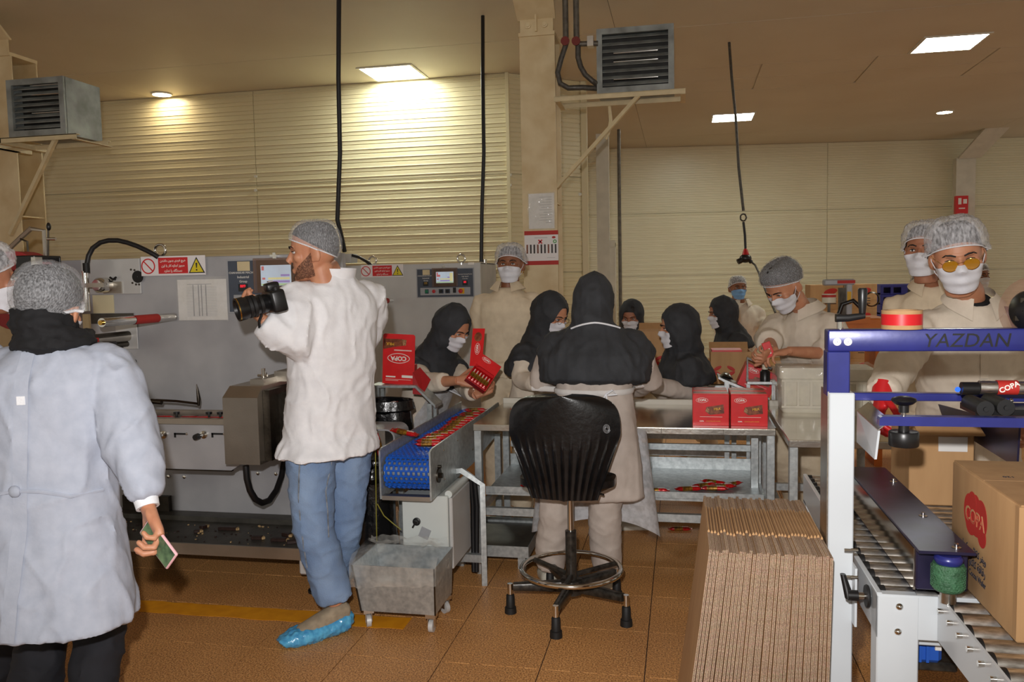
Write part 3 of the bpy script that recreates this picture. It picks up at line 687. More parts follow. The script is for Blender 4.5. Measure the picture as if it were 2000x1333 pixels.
# crumb tray along the foot of the machine
tl = -3.75; tr = -1.72; tf = 3.70
t = MB(); t.mm((tl, tf, .225), (tr, P1, .235)); t.mm((tl, P1-.1, .235), (tr, P1-.002, .262)); t.build('crumb_tray', 'tray_dark', wm)
MB().mm((tl, tf-.01, .185), (tr, tf, .243)).build('tray_lip', 'brushed', wm)
for x in (-1.80, -3.5):
    MB().mm((x-.07, 3.72, .1), (x+.1, 4.3, .185), .008).build('foot_beam', 'machine_grey_light', wm)
    m = MB(); m.cyl((x, 3.77, .03), (x, 3.77, .1), .011); m.lathe([(.001, .04), (.02, .04), (.024, .018), (.045, .012), (.045, 0), (.001, 0)], (x, 3.77, 0)); m.build('levelling_foot', 'black_rubber', wm)
# infeed channel with its pusher rails and knobs
YI = 3.74
a = PY(240, 832, YI); b = PY(452, 915, YI)
x0, x1, zI, zb = a.x-.4, b.x, PY(350, 830, YI).z, PY(400, 918, YI).z
m = MB(); m.mm((x0, YI, zb), (x1, P1-.002, zI)); m.prism([(x1, YI, zb), (x1+.07, YI, zb+.045), (x1+.07, YI, zI), (x1, YI, zI)], (0, .3, 0)); m.build('infeed_body', 'machine_grey', wm)
MB().mm((x0, YI-.004, zb-.006), (x1, YI+.02, zb)).build('infeed_edge', 'dark_steel', wm)
z1 = zI+.0
MB().mm((x0, YI+.005, z1), (x1-.02, YI+.035, z1+.032), .002).build('front_rail', 'brushed', wm)
MB().mm((x0, YI+.15, z1), (x1+.02, YI+.18, z1+.05), .002).build('rear_rail', 'brushed', wm)
MB().mm((x0, YI+.04, z1), (x1, YI+.14, z1+.012)).build('channel_bed', 'dark_steel', wm)
for px in (345, 408, 430):
    c = PY(px, 808, YI+.06); m = MB(); m.cyl(c-V((0, 0, .02)), c, .006); m.lathe([(.001, .008), (.016, .008), (.016, -.004), (.001, -.004)], c, n=10); m.build('clamp_knob', 'black_plastic', wm)
for px in (291, 322, 400):
    c = PY(px, 849, YI); m = MB(); m.lathe([(.02, 0), (.02, .012), (.009, .016), (.009, .04), (.001, .04)], c, (0, -1, 0), 14); k = m.build('adjusting_shaft', 'chrome', wm)
    m = MB(); m.lathe([(.001, .068), (.015, .068), (.017, .055), (.017, .04), (.001, .038)], c+V((-.012, 0, -.003)), (0, -1, 0), 8); m.build('star_knob', 'black_plastic', wm)
for px in (340, 413):
    m = MB(); prect(m, px, 846, px+27, 850, YI, .002); prect(m, px, 846, px+4, 855, YI, .002); m.build('adjusting_slot', 'black_rubber', wm)
    c = PY(px+25, 848, YI-.002); MB().ball(c, .007, 8).build('slot_pin', 'chrome', wm)
# guide finger above the channel
Yg = YI+.09; m = MB(); prect(m, 287, 786, 300, 806, Yg, .02); m.cyl(PY(296, 784, Yg), PY(316, 786, Yg), .013); m.tube([PY(305, 782, Yg), PY(345, 784, Yg), PY(386, 789, Yg)], .007, 6); m.tube([PY(388, 793, Yg), PY(388, 780, Yg), PY(386, 765, Yg), PY(384, 751, Yg)], [.006, .01, .007, .002], 8); m.build('guide_finger', 'dark_steel', wm)
# stainless drive box
a = PY(433, 757, 3.52); b = PY(508, 909, 3.52); bx0, bx1, bz1, bz0 = a.x, b.x, a.z, b.z; by1 = 4.0
m = MB(); m.prism([(bx0, 3.52, bz0), (bx1, 3.52, bz0), (bx1, 3.52, bz1-.05), (bx0, 3.52, bz1-.05)], (0, .46, 0)); m.add([V(p) for p in ((bx0, 3.52, bz1-.05), (bx1, 3.52, bz1-.05), (bx1+.0, 3.98, bz1-.05), (bx0, 3.98, bz1-.05), (bx0+.012, 3.57, bz1), (bx1-.0, 3.57, bz1), (bx1, 3.98, bz1), (bx0+.012, 3.98, bz1))], [(0, 1, 5, 4), (4, 5, 6, 7), (0, 4, 7, 3), (1, 2, 6, 5), (2, 3, 7, 6)]); m.build('drive_box', 'brushed', wm)
m = MB(); m.mm((bx1+.001, 3.57, bz0+.01), (bx1+.035, 3.96, bz1-.02)); m.mm((bx1+.03, 3.66, bz0+.05), (bx1+.09, 3.96, bz1-.05)); m.build('drive_side', 'dark_steel', wm)
for k in range(5):
    c = V((bx1+.09, 3.70+.05*(k % 2), bz1-.08-.055*k)); MB().cyl(c-V((.02, 0, 0)), c+V((.016, 0, 0)), .014, n=10).build('drive_bolt', 'chrome' if k % 2 else 'black_plastic', wm)
m = MB(); m.mm((bx0+.09, 3.62, bz1), (bx1-.02, 3.9, bz1+.025)); m.mm((bx1-.03, 3.75, bz1+.0), (bx1+.06, 3.98, bz1+.05)); m.build('drive_lid', 'brushed', wm)
c = V((bx0+.12, 3.7, bz1+.025)); m = MB(); m.cyl(c, c+V((0, 0, .045)), .010); m.cyl(c+V((-.03, 0, .01)), c+V((.02, 0, .01)), .006); m.build('drive_latch', 'chrome', wm)
MB().tube([PY(480, 910, 3.7), PY(482, 935, 3.7), PY(488, 958, 3.72), PY(499, 976, 3.75), PY(512, 983, 3.8), PY(526, 978, 3.9), PY(540, 958, 4.0), PY(550, 930, 4.1), PY(554, 905, 4.16)], .016, 10).build('power_cable', 'hose_black', wm)
for px, py in ((330, 931), (361, 932), (505, 925), (540, 926)):
    c = PY(px, py, P1); MB().lathe([(.01, 0), (.01, .008), (.001, .01)], c, (0, -1, 0), 10).build('bolt_head', 'chrome', wm)
prect(MB(), 245, 965, 337, 1012, P1, .03).build('painted_opening', 'dark_steel', wm)  # solid dark box, painted for the shaded inside of an opening
prect(MB(), 244, 735, 258, 758, P1, .05, .008).build('terminal_box', 'dark_steel', wm)
# wafer bars waiting in the infeed channel, chocolate crumbs in the tray
for px in (285, 318, 372, 395, 428):
    c = PY(px, 812, YI+.09); c.z = z1+.012; m = MB()
    m.loft([(c+V((-.06, 0, .008)), V((0, .018, 0)), V((0, 0, .002))), (c+V((-.045, 0, .010)), V((0, .017, 0)), V((0, 0, .009))), (c+V((.045, 0, .010)), V((0, .017, 0)), V((0, 0, .009))), (c+V((.06, 0, .008)), V((0, .018, 0)), V((0, 0, .002)))], 10)
    tag(m.build('wafer_bar', 'wrapper_red'), 'red wrapped wafer bar lying in the machine infeed channel', 'wafer bar', 'wafer bars in the infeed channel')
for px, py, L, r in ((445, 1036, .1, .1), (397, 1033, .035, 1.2), (385, 1041, .03, .4), (502, 1054, .055, .2), (560, 1048, .05, -.3), (545, 1058, .08, .15), (570, 1062, .05, .5)):
    c = PZ(px, py, .235); R = Matrix.Rotation(r, 3, 'Z'); t = thing('wafer_piece', 'broken chocolate wafer piece lying in the machine crumb tray', 'wafer', c, 'broken wafer pieces in the crumb tray')
    MB().box(c+V((0, 0, .009)), (L, .03, .018), R, .003).build('chocolate_coat', 'chocolate', t)
    MB().box(c+R @ V((L/2+.004, 0, 0))+V((0, 0, .008)), (.018, .027, .013), R @ Matrix.Rotation(.5, 3, 'Z'), .002).build('broken_end', 'wafer', t)
m = MB(); random.seed(3)
for k in range(130):
    c = V((random.uniform(-3.3, -1.75), random.uniform(3.74, 4.05), .235)); s = random.uniform(.002, .008)
    m.box(c+V((0, 0, s*.4)), (s*1.6, s, s*.8), Matrix.Rotation(random.uniform(0, 3), 3, 'Z')); m.mi = 0 if random.random() < .6 else 1
tag(m.build('wafer_crumbs', ['chocolate', 'wafer'], kind='stuff'), 'chocolate and wafer crumbs scattered over the machine crumb tray', 'crumbs')

warning_sign(275, 502, 402, 537, P1-.016, 'red and white warning sign with yellow triangle beside the black hose')
# chart in a plastic sleeve
a = PY(346, 547, P1-.004); b = PY(445, 625, P1-.004)
t = thing('record_chart', 'white printed chart in a clear sleeve on the near machine plate', 'paper', V(((a.x+b.x)/2, P1-.004, b.z)))
MB().mm((a.x, P1-.004, b.z), (b.x, P1-.0005, a.z)).build('paper', 'paper', t)
w = b.x-a.x; h = a.z-b.z; m = MB()
m.mm((a.x+w*.2, P1-.005, a.z-h*.125), (a.x+w*.7, P1-.0041, a.z-h*.11))
for k in (.31, .42, .48, .57): m.mm((a.x+w*k, P1-.005, b.z+h*.1), (a.x+w*k+.006, P1-.0041, a.z-h*.13))
for k in range(24): m.mm((a.x+w*.18, P1-.005, b.z+h*(.1+.031*k)), (a.x+w*.8, P1-.0041, b.z+h*(.1+.031*k)+.0012))
m.build('print', 'paper_line', t, kind='stuff')
MB().grid(lambda u, v: V((a.x-.006+(w+.012)*u, P1-.008-.006*noise.noise(V((u*4, v*5, 3))), b.z-.006+(h+.02)*v)), 12, 12).build('sleeve', 'clear_film', t)

def control_panel(mach, X0, X1, Z0, Z1, Y, label, right=True, scr='near'):
    """slate control panel: X/Z rectangle on the plate; parts laid out in fractions of it"""
    w = X1-X0; h = Z1-Z0
    R = lambda m, u0, v0, u1, v1, d0, d1, bev=0: m.mm((X0+w*u0, Y-d1, Z0+h*v0), (X0+w*u1, Y-d0, Z0+h*v1), bev)
    t = R(MB(), 0, 0, 1, 1, -.001, .007).build('control_panel', 'panel_slate', mach, label=label)
    R(MB(), -.02, -.03, 1.02, 1.03, -.001, .004, .001).build('border', 'panel_light', t)
    p = R(MB(), .27, .36, .73, 1.04, .006, .02, .003).build('screen_cover', 'clear_reel', t)
    s = R(MB(), .30, .38, .70, 1.0, .005, .012, .002).build('screen_bezel', 'dark_steel', t); s = t
    R(MB(), .345, .50, .655, .90, .011, .0135).build('display', 'screen_lit', s)
    for (u0, v0, u1, v1, mm_) in ((.42, .56, .64, .60, 'screen_purple'), (.42, .62, .64, .66, 'screen_yellow'), (.55, .68, .64, .72, 'screen_purple'), (.35, .51, .655, .54, 'screen_green'), (.355, .8, .38, .88, 'screen_red'), (.36, .62, .39, .66, 'screen_red')):
        R(MB(), u0, v0, u1, v1, .0134, .0142).build('screen_field', mm_, s)
    if scr == 'far':
        R(MB(), .355, .72, .42, .80, .0134, .0142).build('screen_field', 'screen_red', s); R(MB(), .59, .56, .645, .86, .0134, .0144).build('screen_field', 'screen_yellow', s)
    R(MB(), .10, .80, .23, .985, .006, .009).build('type_plate', 'cream_paint', t)
    m = MB(); letter(m, 'CHAHARKAR MACH', h*.09, WALLF(V((X0+w*.135, Y-.0075, Z0+h*.765))), fitw=w*.25); letter(m, 'Industrial', h*.08, WALLF(V((X0+w*.155, Y-.0075, Z0+h*.68))), fitw=w*.12); letter(m, 'Group', h*.08, WALLF(V((X0+w*.155, Y-.0075, Z0+h*.595))), fitw=w*.08); m.build('lettering', 'print_white', t)
    k = R(MB(), .105, .40, .20, .545, .006, .012).build('counter', 'black_plastic', t); k = t
    m = MB(); letter(m, '889' if scr == 'near' else '88', h*.07, WALLF(V((X0+w*.153, Y-.0125, Z0+h*.50))), fitw=w*.055); m.build('digits', 'digit_red' if scr == 'near' else 'gold', k)
    b = R(MB(), .05, .06, .95, .335, .006, .012, .002).build('button_plate', 'panel_light', t); b = t
    for u, kind in ((.17, 'g'), (.30, 'r'), (.43, 'k'), (.545, 'k'), (.67, 's'), (.80, 'e')):
        c = V((X0+w*u, Y-.012, Z0+h*.2)); r = h*.062
        if kind == 'g':
            MB().box(c, (r*2.3, .006, r*2.6)).build('button_base', 'panel_slate', b); MB().lathe([(r, 0), (r, .012), (.001, .014)], c, (0, -1, 0), 16).build('start_button', 'button_green', b)
        if kind == 'r': MB().lathe([(r, 0), (r, .012), (.001, .014)], c, (0, -1, 0), 16).build('stop_button', 'button_red', b)
        if kind == 'k': MB().box(c, (r*2.9, .004, r*2.6)).build('button_base', 'panel_slate', b); MB().lathe([(r, 0), (r*.9, .02), (.001, .02)], c, (0, -1, 0), 14).build('selector_knob', 'black_plastic', b)
        if kind == 's': MB().box(c+V((0, 0, r*.5)), (r*1.8, .016, r*3), None, .002).build('rocker_switch', 'black_plastic', b)
        if kind == 'e': MB().box(c, (r*3, .006, r*3.2)).build('emergency_base', 'yellow_plastic', b); MB().lathe([(r*.7, 0), (r*.7, .02), (r*1.25, .022), (r*1.2, .034), (.001, .036)], c+V((-r*.3, 0, 0)), (0, -1, 0), 18).build('emergency_stop', 'button_red', b)
    if right:
        m = MB(); letter(m, 'Automatic Packing Machine', h*.07, WALLF(V((X0+w*.86, Y-.0075, Z0+h*.80))), fitw=w*.25); letter(m, 'High Speed', h*.07, WALLF(V((X0+w*.86, Y-.0075, Z0+h*.72))), fitw=w*.12); letter(m, 'Controller', h*.07, WALLF(V((X0+w*.86, Y-.0075, Z0+h*.64))), fitw=w*.1); m.build('lettering', 'print_white', t)
        k = R(MB(), .815, .40, .905, .575, .006, .012).build('counter', 'black_plastic', t); k = t
        m = MB(); letter(m, '88', h*.07, WALLF(V((X0+w*.858, Y-.0125, Z0+h*.515))), fitw=w*.045); m.build('digits', 'digit_red', k)
    m = MB(); R(m, .46, 1.06, .53, 1.1, 0, .03); R(m, .48, 1.02, .51, 1.14, .01, .02); m.build('cover_hinge', 'chrome', t)
    return t
a = PY(446, 514, P1); b = PY(640, 607, P1)
control_panel(wm, a.x, b.x, b.z, a.z+.01, P1, 'slate control panel with lit screen behind the photographer and his camera')

# ------------------------------------------------------------------ far wrapping machine cabinet
Q = 7.02; qa = PY(660, 520, Q); qb = PY(938, 513, Q)
fm = thing('machine_cabinet', 'tall grey wrapping machine cabinet behind the woman packing the red carton', 'machine', V(((qa.x+qb.x)/2, Q, 0)))
MB().mm((qa.x, Q, .1), (qb.x, Q+.03, qb.z), .003).build('face_plate', 'machine_grey_light', fm)
MB().mm((qb.x-.03, Q+.028, .1), (qb.x, Q+.62, qb.z-.004)).build('side_panel', 'machine_grey', fm)
MB().mm((qa.x, Q+.1, .02), (qb.x-.03, Q+.6, 1.2)).build('body', 'machine_grey', fm)
MB().mm((qa.x, Q+.03, qb.z-.01), (qb.x, Q+.61, qb.z)).build('top', 'machine_grey', fm)
eyebolt(728, 509, Q+.02, .035, fm); eyebolt(901, 505, Q+.02, .035, fm)
a = PY(663, 497, Q+.1); b = PY(690, 507, Q+.1); MB().mm((a.x, Q+.05, b.z-.03), (b.x, Q+.2, a.z)).build('junction_box', 'machine_grey_light', fm)
MB().tube([PY(688, 499, Q+.08), PY(702, 503, Q+.04), PY(714, 510, Q+.0), PY(724, 518, Q+.01)], .014, 8).build('hose', 'hose_black', fm)
c = PY(764, 587, Q); MB().cyl(c, c+V((0, -.32, 0)), .022, n=16).build('film_roller', 'chrome', fm)
MB().lathe([(.0235, .1), (.0235, .2)], c, (0, -1, 0), 16).build('printed_film', 'print_red', fm)
prect(MB(), 914, 513, 926, 517, Q, .002).build('sticker', 'print_white', fm)
a = PY(937, 510, Q+.1); MB().cyl((a.x+.02, Q+.2, qb.z-.01), (a.x+.02, Q+.2, qb.z+.03), .02, n=10).build('cable_gland', 'steel', fm)
warning_sign(705, 518, 788, 541, Q-.004, 'small red and white warning sign on the far machine cabinet')
a = PY(815, 527, Q); b = PY(925, 579, Q)
control_panel(fm, a.x, b.x, b.z, a.z, Q, 'slate control panel with lit screen and emergency stop on the far cabinet', scr='far')
# ------------------------------------------------------------------ stainless work tables
def table(label, x0, x1, y0, y1, z, shelf=None, skip=()):
    t = thing('work_table', label, 'table', V(((x0+x1)/2, (y0+y1)/2, 0)))
    MB().mm((x0, y0, z-.004), (x1, y1, z), .002).build('table_top', 'steel_top', t)
    for a, b in (((x0, y0), (x1, y0+.02)), ((x0, y1-.02), (x1, y1)), ((x0, y0+.02), (x0+.02, y1-.02)), ((x1-.02, y0+.02), (x1, y1-.02))):
        MB().mm((a[0], a[1], z-.034), (b[0], b[1], z-.004), .002).build('top_rim', 'steel', t)
    for k, (x, y) in enumerate(((x0+.022, y0+.022), (x1-.022, y0+.022), (x0+.022, y1-.022), (x1-.022, y1-.022))):
        if k not in skip: MB().mm((x-.019, y-.019, 0), (x+.019, y+.019, z-.033), .002).build('leg', 'galvanised', t)
    MB().mm((x0+.04, y1-.04, z-.12), (x1-.04, y1-.015, z-.07)).build('rear_apron', 'galvanised', t)
    if shelf:
        for (a, b) in (((x0+.04, y0+.005), (x1-.04, y0+.035)), ((x0+.04, y1-.035), (x1-.04, y1-.005)), ((x0+.005, y0+.04), (x0+.035, y1-.04)), ((x1-.035, y0+.04), (x1-.005, y1-.04))):
            MB().mm((a[0], a[1], shelf-.04), (b[0], b[1], shelf)).build('stretcher', 'galvanised', t)
    return t
TX0, TX1, TY0, TY1, TZ = -1.062, .446, 4.122, 4.86, .80
mt = table('long stainless work table behind the black stool', TX0, TX1, TY0, TY1, TZ, shelf=.36)
# sheet shelf with a turned-up lip under the long table
MB().mm((TX0+.05, TY0+.04, .43), (TX1-.05, TY1-.04, .434)).build('shelf', 'galvanised', mt)
MB().mm((TX0+.05, TY0+.04, .42), (TX1-.05, TY0+.045, .465)).build('shelf_lip', 'galvanised', mt)
MB().mm((TX0+.05, TY1-.045, .42), (TX1-.05, TY1-.04, .50)).build('shelf_back', 'galvanised', mt)
MB().mm((TX0+.05, TY1-.03, .54), (TX1-.05, TY1-.005, .575)).build('rear_rail', 'galvanised', mt)
MB().mm((TX1-.09, TY0+.30, 0), (TX1-.055, TY0+.335, TZ-.035)).build('middle_leg', 'galvanised', mt)
MB().mm((TX0, TY1+.004, TZ-.02), (TX1+.1, TY1+.03, TZ+.03), .003).build('back_rim', 'white_paint', mt)
for k in range(4):
    x = (-.62, -.42, -.1, .2)[k]; MB().mm((x, TY0-.0012, TZ-.030), (x+.002, TY0+.002, TZ-.006)).build('sheet_seam', 'dark_steel', mt)
table('short stainless table holding the wrapped white crates', .474, 1.0, 3.856, 4.86, TZ, shelf=.36)
m = thing('rear_table', 'galvanised packing table behind the seated women', 'table', V((0, 6.1, 0)))
MB().mm((-.75, 5.75, .76), (.75, 6.45, .80), .003).build('table_top', 'galvanised', m)
for x in (-.7, .7):
    for y in (5.8, 6.4): MB().mm((x-.02, y-.02, 0), (x+.02, y+.02, .765)).build('leg', 'galvanised', m)
MB().mm((-.7, 6.38, .3), (.7, 6.42, .34)).build('stretcher', 'galvanised', m); MB().mm((-.7, 5.78, .3), (.7, 5.82, .34)).build('stretcher', 'galvanised', m)
# flat drip tray standing on short feet under the table's end
t = thing('drip_tray', 'low dark steel drip tray on the floor beneath the conveyor end', 'tray', V((-1.0, 4.4, 0)))
MB().mm((-1.22, 4.20, .10), (-.80, 4.72, .104)).build('tray_floor', 'tray_dark', t)
for a, b in (((-1.22, 4.195), (-.80, 4.20)), ((-1.22, 4.72), (-.80, 4.725)), ((-1.225, 4.195), (-1.22, 4.725)), ((-.80, 4.195), (-.795, 4.725))): MB().mm((*a, .075), (*b, .135)).build('tray_lip', 'galvanised', t)
for x in (-1.18, -.84):
    for y in (4.25, 4.66): MB().mm((x-.02, y-.02, 0), (x+.02, y+.02, .10)).build('foot', 'galvanised', t)

# ------------------------------------------------------------------ blue belt conveyor
KX0, KX1, KY0, KY1 = -1.362, -1.114, 3.54, 4.98
cv = thing('belt_conveyor', 'narrow conveyor with blue perforated belt carrying red wafer bars', 'conveyor', V((-1.24, 4.3, 0)))
for x, s in ((KX0, 1), (KX1, -1)):
    m = MB(); m.prism([(x, KY0, .55), (x, KY0, .775), (x, KY0+.03, .785), (x, KY1, .785), (x, KY1, .60), (x, KY0+.75, .55)], (s*.008, 0, 0)); m.build('side_plate', 'galvanised', cv)
MB().mm((KX0+.008, KY0+.005, .545), (KX1-.008, KY0+.05, .565)).build('front_crossbar', 'brushed', cv)
MB().mm((KX0+.008, KY0+.1, .60), (KX1-.008, KY1, .61)).build('slider_bed', 'dark_steel', cv)
bx = (KX0+KX1)/2; bw = KX1-KX0-.03; R_ = .078; cy = KY0+.09; cz = .662
MB().cyl((KX0+.012, cy, cz), (KX1-.012, cy, cz), .058, n=24).build('drum', 'galvanised', cv)
m = MB(); m.cyl((KX1-.002, cy+.02, cz-.02), (KX1+.008, cy+.02, cz-.02), .034, n=20); m.cyl((KX1+.008, cy+.02, cz-.02), (KX1+.022, cy+.02, cz-.02), .014, n=6); m.cyl((KX1, cy+.02, cz+.022), (KX1+.016, cy+.02, cz+.022), .008); m.build('bearing', 'dark_steel', cv)
m = MB(); m.cyl((KX0+.001, cy, cz), (KX0-.02, cy, cz), .025, n=16); m.build('bearing', 'dark_steel', cv)
for y, z in ((3.75, .74), (3.75, .6), (4.0, .74), (4.3, .63), (4.35, .74)): MB().ball((KX1+.001, y, z), (.004, .006, .006), 8).build('rivet', 'chrome', cv)
# modular belt: every link is a part
pit = .0255; nc = 9
def link(even):
    b = MB(); xs = [-bw/2+bw*(i+.5)/nc for i in range(nc)]
    b.box((0, 0, -.004), (bw, .0085, .008), None, .001)
    for x in [-bw/2+bw*i/nc+(bw/nc*.5 if even else 0) for i in range(nc+(0 if even else 1))]:
        x = min(max(x, -bw/2+.005), bw/2-.005); b.box((x, pit*.5, -.004), (.011, pit-.006, .007), None, .001)
    return b.mesh('belt_link', 'blue_belt')
LM = [link(True), link(False)]
s = 0; k = 0; top = KY1-cy; arc = pi*R_
while s < top+arc+.45:
    if s < top: y = KY1-s; z = cz+R_; ang = 0; p = V((bx, y, z)); nrm = 0
    elif s < top+arc:
        a = (s-top)/R_; p = V((bx, cy-R_*sin(a), cz+R_*cos(a))); nrm = a
    else: p = V((bx, cy+(s-top-arc), cz-R_)); nrm = pi
    M = Matrix.Translation(p) @ Matrix.Rotation(nrm, 4, 'X') @ Matrix.Rotation(0, 4, 'Z')
    inst(LM[k % 2], 'belt_link', cv, MW[cv].inverted() @ M); s += pit; k += 1
# cabinet and stand under the conveyor
cb = MB(); cb.mm((-1.30, 3.66, .18), (-1.075, 4.02, .54), .004); cb.build('control_cabinet', 'cabinet_grey', cv)
MB().mm((-1.073, 3.67, .19), (-1.055, 4.0, .53), .004).build('cabinet_door_edge', 'machine_grey_light', cv)
MB().cyl((-1.075, 3.68, .545), (-1.075, 4.0, .545), .018, n=12).build('cabinet_hinge', 'cabinet_grey', cv)
m = MB(); m.lathe([(.019, 0), (.019, .006), (.013, .008), (.011, .024), (.001, .025)], (-1.228, 3.66, .415), (0, -1, 0), 18); m.box((-1.231, 3.633, .409), (.007, .012, .036), Matrix.Rotation(rad(30), 3, 'Y')); m.build('speed_knob', 'black_plastic', cv)
MB().box((-1.19, 3.659, .36), (.05, .002, .05), Matrix.Rotation(.4, 3, 'Y')).build('worn_sticker', 'panel_light', cv)
lg = MB(); lg.tube([(-1.13, 3.98, .585), (-1.09, 3.98, .59), (-.985, 3.98, .52), (-.985, 3.98, .0)], .019, 4); lg.build('support_leg', 'galvanised', cv)
lg = MB(); lg.tube([(-1.37, 3.98, .585), (-1.41, 3.98, .56), (-1.41, 3.98, .0)], .019, 4); lg.build('support_leg', 'galvanised', cv)
MB().mm((-1.41, 3.965, .12), (-.985, 3.995, .16)).build('leg_tie', 'galvanised', cv)
for x in (-1.37, -1.10): MB().mm((x-.018, 4.85, 0), (x+.018, 4.89, .61)).build('support_leg', 'galvanised', cv)
MB().tube([(-1.03, 4.0, .55), (-1.025, 4.02, .4), (-1.03, 4.0, .06)], .012, 8).build('cable', 'hose_black', cv)
MB().tube([(-1.05, 4.0, .55), (-1.05, 4.03, .4), (-1.045, 4.0, .06)], .012, 8).build('cable', 'hose_black', cv)
MB().tube([PY(733, 868, 3.6), PY(734, 930, 3.62), PY(735, 1010, 3.66), PY(736, 1058, 3.72)], .0028, 6).build('earth_wire', 'wire_yellow', cv)
MB().tube([PY(737, 985, 3.62), PY(750, 1008, 3.65), PY(770, 1025, 3.67), PY(783, 1035, 3.68)], .0028, 6).build('earth_wire', 'wire_yellow', cv)

# wafer bars: pillow packs with crimped ends
def bar_mesh():
    b = MB(); L = .062
    prof = [(-L-.010, .020, .0015), (-L, .019, .002), (-L+.008, .0165, .009), (-L+.02, .0165, .0115), (L-.02, .0165, .0115), (L-.008, .0165, .009), (L, .019, .002), (L+.010, .020, .0015)]
    b.loft([((x, 0, 0), (0, w, 0), (0, 0, h), 2.6) for x, w, h in prof], 14)
    return b.mesh('wrapper', 'wrapper_red')
BAR = bar_mesh()
def decal():
    b = MB()
    b.loft([((x, 0, 0), (0, .0169, 0), (0, 0, .0119), 2.6) for x in (-.036, -.02, .0, .016)], 14, cap=False); return b.mesh('printed_band', 'wrapper_gold')
BARD = decal()
def decal2():
    b = MB(); letter(b, 'COPA', .014, Matrix.Translation((.03, 0, .0118)), bold=.0004); return b.mesh('logo', 'print_white')
BARL = decal2()
def wafer_bar(c, rz, label, group, tilt=(0, 0), s=1):
    M = Matrix.Translation(c) @ Matrix.Rotation(rz, 4, 'Z') @ Matrix.Rotation(tilt[0], 4, 'Y') @ Matrix.Rotation(tilt[1], 4, 'X') @ Matrix.Scale(s, 4)
    t = thing('wafer_bar', label, 'wafer bar', M, group); I = Matrix.Identity(4)
    inst(BAR, 'wrapper', t, I); inst(BARD, 'printed_band', t, I); inst(BARL, 'logo', t, I); return t
zb = cz+R_+.013
for k in range(15):
    y = 3.80+.075*k
    wafer_bar(V((-1.215+random.uniform(-.02, .02), y, zb+.004)), random.uniform(-.14, .22), 'red wrapped wafer bar lying across the blue conveyor belt', 'wafer bars on the blue belt', (random.uniform(-.03, .03), random.uniform(-.25, .25)))
wafer_bar(V((-1.345, 3.86, .802)), -.05, 'red wafer bar resting over the conveyor side plate', None, (.18, .2))
wafer_bar(V((-1.39, 3.62, .78)), 1.2, 'red wafer bar standing upright beside the conveyor end', None, (1.3, .2))
wafer_bar(V((-.86, 4.62, TZ+.013)), .1, 'red wafer bar on the long table beside the conveyor', None)
wafer_bar(V((-.88, 4.55, TZ+.013)), -.2, 'red wafer bar at the long table corner near the conveyor', None)
for px, py, rz in ((1375, 948, .5), (1395, 942, -.4), (1410, 950, .2), (1395, 954, -.1), (1430, 946, .9), (1345, 955, .3)):
    c = PZ(px, py, .449); wafer_bar(c, rz, 'crumpled red wafer bar in the heap on the long table shelf', 'heap of bars on the table shelf', (random.uniform(-.05, .05), random.uniform(-.1, .1)))
wafer_bar(PZ(1033, 945, .449), 1.3, 'red wafer bar alone on the shelf behind the stool', None, (0, .3))
wafer_bar(PZ(942, 997, .117), .3, 'red wafer bar dropped in the low drip tray', None)
wafer_bar(PZ(1328, 1033, .012), .15, 'red wafer bar dropped on the floor beside the carton stack', None)
wafer_bar(PZ(1280, 958, .447), .1, 'red wafer bar on the table shelf beside the standing woman', None)

# ------------------------------------------------------------------ black work stool
sc_ = V((-.504, 3.716, 0)); ph = PZ(1083, 1250, 0)-sc_; ph = atan2(ph.y, ph.x)
st = thing('work_stool', 'tall black plastic stool with foot ring in front of the standing woman', 'chair', sc_)
hub = sc_+V((0, 0, .125)); m = MB(); m.lathe([(.001, .03), (.05, .03), (.055, .0), (.05, -.035), (.03, -.045), (.001, -.045)], hub); m.build('base_hub', 'black_metal', st)
for k in range(5):
    a = ph+2*pi*k/5; d = V((cos(a), sin(a), 0)); e = hub+d*.285+V((0, 0, -.005)); side = V((-d.y, d.x, 0))
    m = MB(); m.loft([(hub+d*.03, side*.02, UP*.028, 4), (hub+d*.27, side*.016, UP*.018, 4)], 12); m.build('base_arm', 'black_metal', st)
    m = MB(); m.cyl(e+V((0, 0, .02)), e+V((0, 0, -.045)), .013, n=12); k_ = m.build('foot_pin', 'chrome', st)
    m = MB(); m.lathe([(.014, .09), (.019, .085), (.021, .03), (.026, .028), (.028, .0), (.001, .0)], V((e.x, e.y, 0))); m.build('rubber_foot', 'black_rubber', st)
m = MB(); m.tube([sc_+V((cos(2*pi*k/36)*.23, sin(2*pi*k/36)*.23, .205)) for k in range(36)], .0125, 10, closed=True); m.build('foot_ring', 'chrome', st)
for k in range(3):
    a = rad(30)+2*pi*k/3; d = V((cos(a), sin(a), 0)); MB().tube([sc_+d*.02+V((0, 0, .175)), sc_+d*.225+V((0, 0, .2))], .013, 6).build('ring_spoke', 'black_metal', st)
MB().cyl(sc_+V((0, 0, .12)), sc_+V((0, 0, .385)), .0255, n=20).build('lower_column', 'black_metal', st)
MB().cyl(sc_+V((0, 0, .385)), sc_+V((0, 0, .575)), .0145, n=16).build('gas_column', 'chrome', st)
